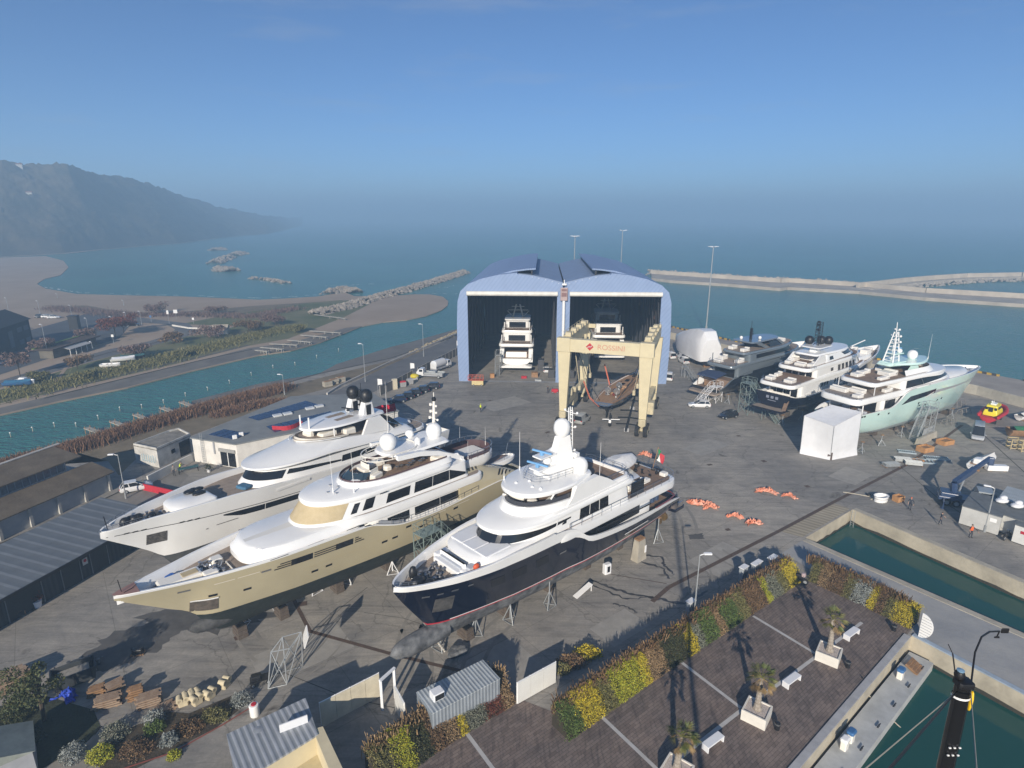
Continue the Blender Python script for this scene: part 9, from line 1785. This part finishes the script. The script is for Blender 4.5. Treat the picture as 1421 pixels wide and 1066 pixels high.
t=thing('planter_tub','white tub of red flowers against the dark storage shed','planter',g(53,842));mb=MB();mb.lathe([(.32,0),(.42,.7),(.36,.7)],(0,0,0),14);mb.build('pot',M_WHITE2,t,40);rr=random.Random(5);mb=MB();leaf_mesh(mb,[(rr.gauss(0,.25),rr.gauss(0,.25),.9+abs(rr.gauss(0,.25)))for k in range(160)],.13,rr);mb.build('foliage',LS['red'],t,recalc=False)
t=thing('planter_trough','brown trough of dead plants along the dark storage shed','planter',g(18,857),R(45));mb=MB();mb.box((0,0,.22),(2.0,.6,.44));mb.build('box',M_WOOD,t);mb=MB();leaf_mesh(mb,[(rr.uniform(-.9,.9),rr.gauss(0,.2),.5+abs(rr.gauss(0,.15)))for k in range(160)],.13,rr);mb.build('foliage',LS['brown'],t,recalc=False)
t=thing('concrete_plinth','long mossy concrete plinth under the bow of the white yacht','plinth',g(280,742),ang(g(195,768),g(330,718)));mb=MB();mb.box((0,0,.4),(9.5,2.2,.8));mb.build('block',mat('mossy_concrete',(.15,.145,.095),.9,.3,1),t);mb=MB();mb.box((-2.5,0,.86),(1.0,.8,.1));mb.build('cover',M_RUST,t)
for(x,y),lb,lt in(((268,655),'potted shrub by the office door',.45),):p=g(x+22,y);t=thing('potted_plant',lb,'plant',p);mb=MB();mb.lathe([(.22,0),(.3,.5),(.26,.5)],(0,0,0),12);mb.build('pot',M_WHITE2,t,40);mb=MB();leaf_mesh(mb,[(rr.gauss(0,.3),rr.gauss(0,.3),.8+rr.gauss(0,.25))for k in range(220)],.15,rr);mb.build('foliage',LS['dark'],t,recalc=False)
t=thing('work_bench','long dark bench under a teal cover in the courtyard','bench',g(262,655),R(35));mb=MB();mb.box((0,0,.75),(2.8,.8,.08));mb.build('top',mat('teal_cover',(.03,.10,.11),.6,.2),t);mb=MB();[mb.box((x,y,.36),(.08,.08,.72))for x in(-1.3,1.3)for y in(-.3,.3)];mb.build('leg',M_BLK,t)
# ---------- across the river
def far_house():
    a,b=g(0,497,ZF),g(47,478,ZF);t=thing('dark_house','large dark house with a pitched roof at the left picture edge across the river','house',(b.x,b.y,ZF),ang(b,a));L=24;mb=MB();mb.box((L/2,-6,4.2),(L,12,8.4));mb.build('wall',mat('dark_house_wall',(.045,.055,.06),.9,.2,.3),t);mb=MB();mb.loft([[(x,.6,8.2),(x,-6,11.5),(x,-12.6,8.2),(x,-6,8.9)]for x in(-.6,L+.6)]);mb.build('roof',mat('dark_house_roof',(.03,.035,.04),.8,.2,.4),t)
    for x in(2.5,6.5):
        for z in(2.2,6):mb=MB();mb.box((x,.06,z),(2.6,.1,1.5));mb.build('window',mat('pale_pane',(.12,.15,.17),.2,.1),t)
    mb=MB();mb.box((12,.07,4),(2.2,.1,5));mb.build('door',mat('pale_pane',(.12,.15,.17)),t)
far_house()
t=thing('pavilion','long low pavilion with a green edged roof beside the river road','pavilion',g(74,499,ZF),ang(g(74,499,ZF),g(140,478,ZF)));L=(g(140,478,ZF)-g(74,499,ZF)).length;mb=MB();mb.box((L/2,2.5,1.3),(L*.9,4,2.6));mb.build('wall',mat('pavilion_wall',(.13,.115,.09),.9,.3,.5),t);mb=MB();mb.box((L/2,2.5,2.8),(L,6,.3));mb.build('roof',mat('brown_roof',(.07,.05,.04),.9,.2),t);mb=MB();mb.box((L/2,5.3,3.05),(L,.9,.2));mb.build('roof_edge',mat('grass_green',(.12,.19,.05),.8,.1),t);mb=MB();mb.box((L*.42,-1.2,2.3),(L*.45,2.4,.12),rx=.25);mb.build('canopy',mat('white_canopy',(.45,.44,.42),.8,.1),t);mb=MB();[mb.tube((L*.2+k*2.4,-2.2,0),(L*.2+k*2.4,-2.2,2.0),.08,5)for k in range(int(L*.45/2.4)+1)];mb.build('canopy_post',M_WHITE,t)
t=thing('black_kiosk','tall black kiosk in the grey car park across the river','kiosk',g(105,457,ZF),.3);mb=MB();mb.box((0,0,2.4),(2.8,2.8,4.8));mb.build('body',M_BLK,t);mb=MB();mb.box((0,0,4.95),(3.2,3.2,.25));mb.build('roof',M_BLK,t)
for x,y,c,lb in((58,441,CB,'dark car farthest left in the beach car park'),(67,441,CW,'white car in the middle of the beach car park'),(75,442,CW,'white car farthest right in the beach car park'),(185,452.5,CB,'dark van parked at the road bend across the river'),(30,458,CS,'pale car beside the dark house'),(2,507,CBL,'blue car at the left edge on the river road')):make_car(lb,c,g(x,y,ZF),R(20),'wagon','cars across the river')
small_boat('white boat upside on the grass bank beneath the river road',g(140,511,ZF),R(10),5,2,M_WHITE,None,group='boats on the far bank');small_boat('pale tarpaulin covered boat on the grass bank',g(154,504,ZF),R(25),6,2.3,M_WHITE,M_WHITE2,group='boats on the far bank');small_boat('teal covered boat on the grass bank',g(166,501,ZF),R(20),6.5,2.3,M_BLK,mat('teal_cover',(.03,.10,.11)),group='boats on the far bank');small_boat('blue covered boat at the left edge of the grass bank',g(6,537,ZF),R(10),6,2.4,M_BLU,mat('bright_blue_cover',(.03,.14,.26),.7,.1),group='boats on the far bank');small_boat('white cabin boat next to the blue covered one',g(22,533,ZF),R(-10),5.5,2.3,M_WHITE,None,group='boats on the far bank',cabin=M_WHITE)
for x,y,lb,h in((235,450,'tall white banner beside the road junction across the river',5),(245,443,'white square sign above the scrub across the river',3.5),(269,450,'small white sign on the grass across the river',2.5),(210,447,'blue round road sign at the bend',2.6),(158,477,'thin white sign at the roadside',3)):p=g(x,y,ZF);t=thing('road_sign',lb,'sign',p,0,'signs across the river');mb=MB();mb.tube((0,0,0),(0,0,h),.06,5);mb.build('post',M_GALV,t);mb=MB();mb.box((0,-.08,h-.4),(1.6 if 'square' in lb else.8,.06,1.4 if h>3 else.8));mb.build('panel',M_BLU if 'blue' in lb else M_WHITE,t)
t=thing('camp_hut','small pale pitched hut near the rubble across the river','hut',g(307,463,ZF),R(10));mb=MB();mb.box((0,0,1),(5,3,2));mb.build('wall',M_CREAM,t);mb=MB();mb.loft([[(-2.7,-1.8,2),(-2.7,1.8,2),(-2.7,0,3.2)],[(2.7,-1.8,2),(2.7,1.8,2),(2.7,0,3.2)]]);mb.build('roof',mat('pale_roof',(.42,.38,.30),.8,.1),t)
wallrun('roadside_wall','low white wall beside the road junction across the river',[g(240,457,ZF),g(263,461,ZF),g(292,462,ZF)],ZF+1.2,.3,M_WALL)
for k,(a,b)in enumerate((((355,487),(372,489)),((362,483),(393,486)),((375,478),(413,480)),((400,473),(432,476)),((418,466),(454,469)),((430,460),(473,463)),((437,437.5),(480,443)))):
    A_,B_=g(*a,-1.2),g(*b,-1.2);t=thing('jetty',('farthest left jetty of the row on the far bank','second jetty from the left on the far bank','third jetty from the left on the far bank','fourth jetty from the left on the far bank','fifth jetty from the left on the far bank','jetty nearest the sand spit on the far bank','raised catwalk crossing the dry sand behind the rock jetty')[k],'jetty',(A_.x,A_.y,0),ang(A_,B_),'jetties on the far bank');L=(B_-A_).length;mb=MB();mb.box((L/2,0,-.95),(L,.9,.18));mb.build('deck',mat('pale_planks',(.36,.34,.29),.9,.15,1),t);mb=MB();[mb.tube((L*u,s*.4,-2.6),(L*u,s*.4,-.7),.1,5)for u in(.5,.75,.97)for s in(1,-1)];mb.build('pile',mat('pale_planks',(.36,.34,.29)),t)
for k,(x,y)in enumerate(((127,597),(162,588),(194,578.5),(231,569),(258,561))):
    A_=g(x-7,y-3,-1);B_=g(x+9,y+3,-1);t=thing('jetty',('leftmost small jetty below the reeds','second small jetty below the reeds from the left','middle small jetty below the reeds','fourth small jetty below the reeds from the left','rightmost small jetty below the reeds')[k],'jetty',(A_.x,A_.y,0),ang(A_,B_),'small jetties on the near bank');L=(B_-A_).length;mb=MB();mb.box((L/2,0,-.95),(L,1.0,.15));mb.build('deck',mat('pale_planks',(.36,.34,.29)),t);mb=MB();[mb.tube((L*u,s*.45,-2.6),(L*u,s*.45,-.5),.08,5)for u in(.1,.5)for s in(1,-1)];mb.build('pile',M_WOOD,t)
rr=random.Random(9)
for k in range(16):x=lerp(15,470,k/15);y=interp([(0,610),(100,592),(200,565),(260,552),(340,525),(470,490)],x)+rr.uniform(-4,3);t=thing('mooring_post','thin pale mooring post standing in the river','mooring post',g(x,y,ZW),0,'mooring posts in the river');mb=MB();mb.tube((0,0,-.5),(rr.uniform(-.1,.1),0,.8),.06,5);mb.build('pile',M_ROPE,t);mb=MB();mb.ball((0,0,.85),.13,6);mb.build('cap',M_WHITE,t)
for k,(x,y,lb)in enumerate(((455,536,'stacked concrete blocks nearest the solar roof'),(463,533,'middle stack of concrete blocks by the river road'),(473,530,'stacked concrete blocks farthest along the river road'))):t=thing('block_stack',lb,'blocks',g(x,y),R(45),'concrete block stacks by the river road');mb=MB();[mb.box((rnd.uniform(-.1,.1),rnd.uniform(-.1,.1),.3+.6*q),(1.9,1.3,.56))for q in range(2)];mb.build('blocks',M_QUAY,t);mb=MB();mb.box((0,0,1.24),(1.6,1.0,.1));mb.build('cap',M_WOOD,t)
for k,(x,y,s,lb)in enumerate(((25,272,1.2,'pale house low on the misty hillside'),(41,270,1.0,'white house beside the pale one on the misty hillside'),(27,231,1.1,'pale house on the misty hill crest'))):p=gY(x,y,760 if k<2 else 815);t=thing('hillside_house',lb,'house',p,.5,'houses on the misty hill');mb=MB();mb.box((0,0,-2),(6*s,5,9));mb.build('wall',mat('pilaster',(.42,.41,.38)),t);mb=MB();mb.loft([[(-3.3*s,-2.8,2.4),(-3.3*s,2.8,2.4),(-3.3*s,0,4)],[(3.3*s,-2.8,2.4),(3.3*s,2.8,2.4),(3.3*s,0,4)]]);mb.build('roof',mat('tile_roof',(.20,.09,.06),.9,.1),t)
# ---------- hedge bank round the plaza
hb=[g(790,1030),g(905,948),g(1000,884),g(1112,808)]
def along(P,s):
    L=[0]
    for a,b in zip(P,P[1:]):L.append(L[-1]+(b-a).length)
    s=max(0,min(L[-1],s));k=0
    while k<len(P)-2 and s>L[k+1]:k+=1
    return P[k].lerp(P[k+1],(s-L[k])/(L[k+1]-L[k]))
def run(P,seq,wd,h,seed,words):
    tot=sum(w for _,w in seq);L=sum((b-a).length for a,b in zip(P,P[1:]));s=0
    for k,(kind,w)in enumerate(seq):
        l=L*w/tot;a,b=along(P,s),along(P,s+l);s+=l
        hedge_patch(words[k],a,b,kind,wd,h*(1+.06*math.sin(k*2.3)),seed+k,int(1500*max(.8,l)*1.2),.092,'shrubs planted along the hedge bank')
run(hb,[('green',1.2),('yellow',1.6),('olive',1.2),('lime',2.2),('yellow',.7),('tan',1.6),('dark',1.9),('yellow',1.0),('grey',.8),('green',1.4),('tan',.9),('green',1.6),('olive',1.1),('brown',2.2),('lime',.6),('grey',1.4),('olive',1.0),('yellow',1.5)],2.0,1.95,100,
    ['green shrub at the lower end of the long hedge beside the white gate','large bright yellow shrub next to the lower end of the long hedge','dull olive shrub between the yellow and the lime shrubs','wide lime yellow shrub in the lower part of the long hedge','narrow yellow shrub beside the dry tan grass','tall dry tan grass clump behind the lowest palm shadow','wide dark green shrub near the slim lamp post','yellow strip of shrub right of the dark green one','thin grey shrub between yellow and green','mid green shrub with the lamp shadow on it','pale tan tuft at the second palm shadow','green shrub right of the pale tan tuft','olive shrub near the service pedestals','wide rusty brown shrub in the upper part of the long hedge','small lime shrub set in the rusty brown part','grey green shrub behind the motorbike','olive shrub just before the hedge corner','yellow green shrub at the hedge corner'])
run([g(1120,806),g(1200,843),g(1262,874)],[('olive',1.0),('tan',1.0),('brown',1.5),('olive',.9),('silver',1.5),('yellow',.7),('brown',.8),('olive',.9),('yellow',1.7)],2.0,1.9,200,
    ['dull olive shrub just past the hedge corner','dry tan shrub on the seaward hedge','brown shrub in the middle of the seaward hedge','olive shrub beside the silver one','round silver grey shrub on the seaward hedge','small yellow shrub right of the silver one','brown twiggy shrub on the seaward hedge','olive shrub next to the final yellow one','big yellow shrub at the end beside the round gate'])
run([g(530,1100),g(621,1036),g(668,1007),g(716,978)],[('olive',1.3),('lime',1.2),('dark',1.2),('brown',1.0),('tan',.9),('yellow',.6),('grey',1.5),('red',1.3),('tan',.9)],2.3,2.1,300,
    ['olive shrub at the bottom edge of the short hedge','lime shrub near the bottom of the short hedge','dark green shrub in the short hedge','rusty brown shrub in the short hedge','tan grass clump in the short hedge','thin yellow shrub in the short hedge','broad grey green shrub below the ribbed container','red shrub nearest the white sliding gate','tall tan grass against the white sliding gate'])
shrub('yellow bush at the far tip of the little bed behind the white gate',g(815,910),(1.3,.8,1.0),'yellow',900,.16,1);shrub('brown twiggy bush in the little bed behind the white gate',g(793,922),(1.4,.8,1.0),'brown',800,.16,2);shrub('low grey bush next to the sliding gate post',g(778,932),(.9,.6,.8),'olive',500,.15,3)
def grassrow(name,P,w,h,kind,n,seed,lean=.25,size=.05):
    rr=random.Random(seed);mb=MB();L=sum((b-a).length for a,b in zip(P,P[1:]))
    for k in range(n):
        p=along(P,rr.random()*L);q=Vector((rr.gauss(0,w*.4),rr.gauss(0,w*.4),0));b=p+q;hh=h*rr.uniform(.5,1.25);t=b+Vector((rr.gauss(0,lean),rr.gauss(0,lean),hh));a=rr.uniform(0,3.14);d=Vector((math.cos(a),math.sin(a),0))*size*rr.uniform(.6,1.5);mb.add([b-d,b+d,t+d*.5,t-d*.5],[(0,1,2,3)],rr.randrange(3))
    return tag(mb.build(name,LS[kind],recalc=False),kind='stuff')
off=Vector((-math.sin(R(38)),math.cos(R(38)),0))
grassrow('dry_grass',[p+off*1.75+Vector((0,0,1.3))for p in hb],.45,.95,'brown',5200,5);grassrow('dry_grass',[p+Vector((.9,1.6,1.2))for p in(g(1120,806),g(1200,843),g(1258,872))],.4,.9,'brown',2600,6);grassrow('dry_grass',[p+off*2.0+Vector((0,0,1.4))for p in(g(530,1100),g(621,1036),g(668,1007),g(716,978))],.5,.95,'tan',2400,7)
# reeds along the near bank
grassrow('reeds',W((-40,668),(0,652),(60,636),(127,617),(200,594),(266,575),(330,557),(395,540)),2.6,1.25,'reed',34000,8,.3,.05);grassrow('reeds',W((400,560),(360,563),(300,578)),2.0,1.0,'reed',5000,9,.3,.05)
# far bank scrub
for k,(x,y,w,h,kd,n,lb)in enumerate(((160,468,5.5,7,'red',700,'large reddish bare tree behind the pavilion roof'),(172,463,5,6,'red',600,'reddish bare tree nearest the road bend'),(120,478,4,4.5,'bare',500,'bare bush over the pavilion canopy'),(62,495,4,5,'bare',450,'bare tree left of the pavilion'),(28,522,4,6,'bare',450,'bare roadside tree by the footpath'),(108,512,4,3,'brown',400,'brown scrub at the end of the footpath'),(186,497,5,3.5,'bare',500,'leafless thicket along the river road verge'),(240,478,5,3,'brown',450,'brown thicket behind the covered boats'),(290,470,6,3.5,'bare',500,'bare thicket on the grass near the hut'),(345,462,6,3.5,'brown',500,'brown thicket above the jetties'),(383,452,6,3.5,'bare',500,'bare thicket nearest the sand spit'),(412,462,4,2.5,'olive',350,'olive thicket beside the jetties'),(215,436,6,4,'bare',450,'bare thicket at the back of the beach'),(300,436,5,3,'bare',350,'bare thicket alone by the beach'),(250,495,3,1.6,'olive',420,'olive bramble on the river slope'),(120,525,3,1.4,'olive',420,'olive bramble below the covered boats'),(55,527,3,1.5,'olive',420,'olive bramble beside the footpath'))):
    tree(lb,g(x,y,ZF),h,w*.85,kd,n*3,500+k,'bush' if h<4.4 else 'tree','bush' if h<4.4 else 'tree','bushes across the river',.42,.12,.55)
grassrow('dune_scrub',[g(x,y,ZF)for x,y in((70,428),(180,438),(260,437),(350,440),(410,428))],7,1.0,'bare',6000,12,.5,.1);grassrow('river_scrub',[g(x,y,ZF)for x,y in((0,553),(100,530),(200,506),(300,480),(400,455))],7,.8,'olive',8000,13,.4,.1)
# garden at the bottom left
sheet('garden_bed',[(-60,1080),(-20,985),(60,965),(130,985),(140,1010),(115,1035),(60,1066),(20,1110)],mat('dark_lawn',(.028,.034,.016),.95,.4,.6,.5,6),.02);sheet('garden_bed',[(120,1050),(135,1010),(200,985),(262,990),(330,962),(345,975),(300,1010),(190,1066),(150,1075)],mat('bed_soil',(.055,.042,.026),.95,.4,.8,.5,5),.024);sheet('garden_path',[(60,1066),(118,1036),(142,1008),(138,1000),(200,985),(225,990),(205,1000),(155,1020),(125,1060),(90,1100)],mat('garden_path_stone',(.24,.22,.19),.9,.2,.6),.028)
bandline('bed_edging',W((170,1068),(240,1045),(310,1006),(352,980)),.14,mat('red_edging',(.24,.07,.05),.8,.2),.05)
tree('pine tree with a bare leaning trunk at the left edge of the garden',g(62,1000),5.4,2.0,'pine',2600,900,'pine_tree','pine tree',None,.16,.15,.5)
for k,(x,y,r,kd,n,lb)in enumerate(((103,1050,(.9,.9,1.0),'silver',700,'silver leaved shrub at the corner of the garden path'),(215,1000,(.8,.8,.9),'silver',600,'silver leaved shrub near the timber stacks'),(160,1020,(1.0,.9,1.0),'grey',700,'grey green shrub in the middle of the bed'),(235,1030,(.7,.6,.8),'silver',500,'silver leaved shrub at the red edging'),(140,1050,(1.0,.9,.8),'lime',700,'lime green shrub at the bottom of the bed'),(190,1042,(1.3,1.0,.6),'brown',700,'brown ground shrub by the red edging'),(262,1012,(1.2,.9,.6),'brown',600,'brown low shrub at the upper end of the red edging'),(215,1012,(.8,.7,.7),'green',500,'green shrub behind the cream pipe blocks'),(300,995,(1.2,.8,.6),'olive',600,'olive low shrub beside the white drum'),(335,975,(.9,.7,.9),'silver',500,'silver leaved shrub close to the trolley'),(10,1005,(1.3,1.1,1.3),'pine',900,'dark bushy evergreen under the pine tree'),(30,1035,(1.4,1.2,1.2),'dark',800,'dark evergreen bush at the lower left corner'),(242,1050,(.5,.5,.5),'lime',300,'small lime tuft outside the red edging'),(35,985,(1.2,1.0,1.6),'pine',800,'leafy evergreen shoot beside the plank stack'))):shrub(lb,g(x,y),r,kd,n*2,.10,950+k,group='shrubs in the corner garden')
t=thing('greenhouse_shed','pale weathered shed roof poking into the lower left corner','shed',g(10,1075),R(40));mb=MB();mb.box((0,0,1.1),(3.4,3.0,2.2));mb.build('wall',M_GREY,t);mb=MB();mb.loft([[(-1.9,y,2.2),(0,y,2.9),(1.9,y,2.2)]for y in(-1.7,1.7)]);mb.build('roof',mat('mossy_sheet',(.24,.26,.23),.8,.2,1),t)
# ---------- air, sky, sun, camera
EL,AZ=21.5,12.3
hz=MB();hz.box((0,3895,62),(14600,7990,152));
hm=bpy.data.materials.new('sea_haze');hm.use_nodes=True;nt=hm.node_tree;nt.nodes.clear()
out=nt.nodes.new('ShaderNodeOutputMaterial');pv=nt.nodes.new('ShaderNodeVolumePrincipled')
pv.inputs['Color'].default_value=(.50,.745,1.0,1);pv.inputs['Density'].default_value=.00094;pv.inputs['Anisotropy'].default_value=.1
nt.links.new(pv.outputs['Volume'],out.inputs['Volume'])
if HAZE:
    ho=hz.build('haze',hm);tag(ho,kind='stuff')
w=bpy.data.worlds.new('World');SC.world=w;w.use_nodes=True;nt=w.node_tree;N=nt.nodes;Lk=nt.links
bg=N['Background'];sk=N.new('ShaderNodeTexSky');sk.sky_type='NISHITA';sk.sun_disc=False
sk.sun_elevation=R(EL);sk.sun_rotation=R(180+AZ);sk.altitude=40;sk.air_density=.75;sk.dust_density=.05;sk.ozone_density=7.0
bg.inputs['Strength'].default_value=.08
tc=N.new('ShaderNodeTexCoord');mp=N.new('ShaderNodeMapping');mp.inputs['Scale'].default_value=(2.2,2.2,16)
Lk.new(tc.outputs['Generated'],mp.inputs['Vector']);nz=N.new('ShaderNodeTexNoise');nz.inputs['Scale'].default_value=1.8;nz.inputs['Detail'].default_value=9;nz.inputs['Roughness'].default_value=.6
Lk.new(mp.outputs['Vector'],nz.inputs['Vector']);cr=N.new('ShaderNodeValToRGB');cr.color_ramp.elements[0].position=.54;cr.color_ramp.elements[1].position=.80;cr.color_ramp.elements[1].color=(.30,.30,.30,1)
Lk.new(nz.outputs['Fac'],cr.inputs['Fac'])
mx=N.new('ShaderNodeMix');mx.data_type='RGBA';mx.inputs[7].default_value=(4.2,4.4,4.8,1);Lk.new(cr.outputs['Color'],mx.inputs['Factor']);Lk.new(sk.outputs['Color'],mx.inputs[6])
Lk.new(mx.outputs[2],bg.inputs['Color'])
ld=bpy.data.lights.new('sun','SUN');ld.energy=4.9;ld.angle=R(.6);ld.color=(1.0,.90,.76);lo=bpy.data.objects.new('sun',ld);COL.objects.link(lo)
d=Vector((math.sin(R(AZ))*math.cos(R(EL)),math.cos(R(AZ))*math.cos(R(EL)),-math.sin(R(EL))));lo.rotation_euler=d.to_track_quat('-Z','Y').to_euler();lo.location=(0,-50,120)
cd=bpy.data.cameras.new('camera');cd.sensor_width=36;cd.lens=36*FPX/1421;cd.clip_start=.5;cd.clip_end=20000
co=bpy.data.objects.new('camera',cd);COL.objects.link(co);co.location=(0,0,CH);co.rotation_euler=(math.pi/2-PIT,0,0);SC.camera=co
SC.view_settings.view_transform='Standard';SC.view_settings.look='None';SC.view_settings.exposure=EXPO;SC.view_settings.gamma=1
SC.render.engine='CYCLES';SC.cycles.use_denoising=True
try:SC.cycles.denoiser='OPENIMAGEDENOISE'
except Exception:pass
SC.cycles.volume_bounces=1;SC.cycles.max_bounces=7;SC.cycles.transparent_max_bounces=8;SC.cycles.caustics_reflective=False;SC.cycles.caustics_refractive=False
SC.cycles.sample_clamp_indirect=4
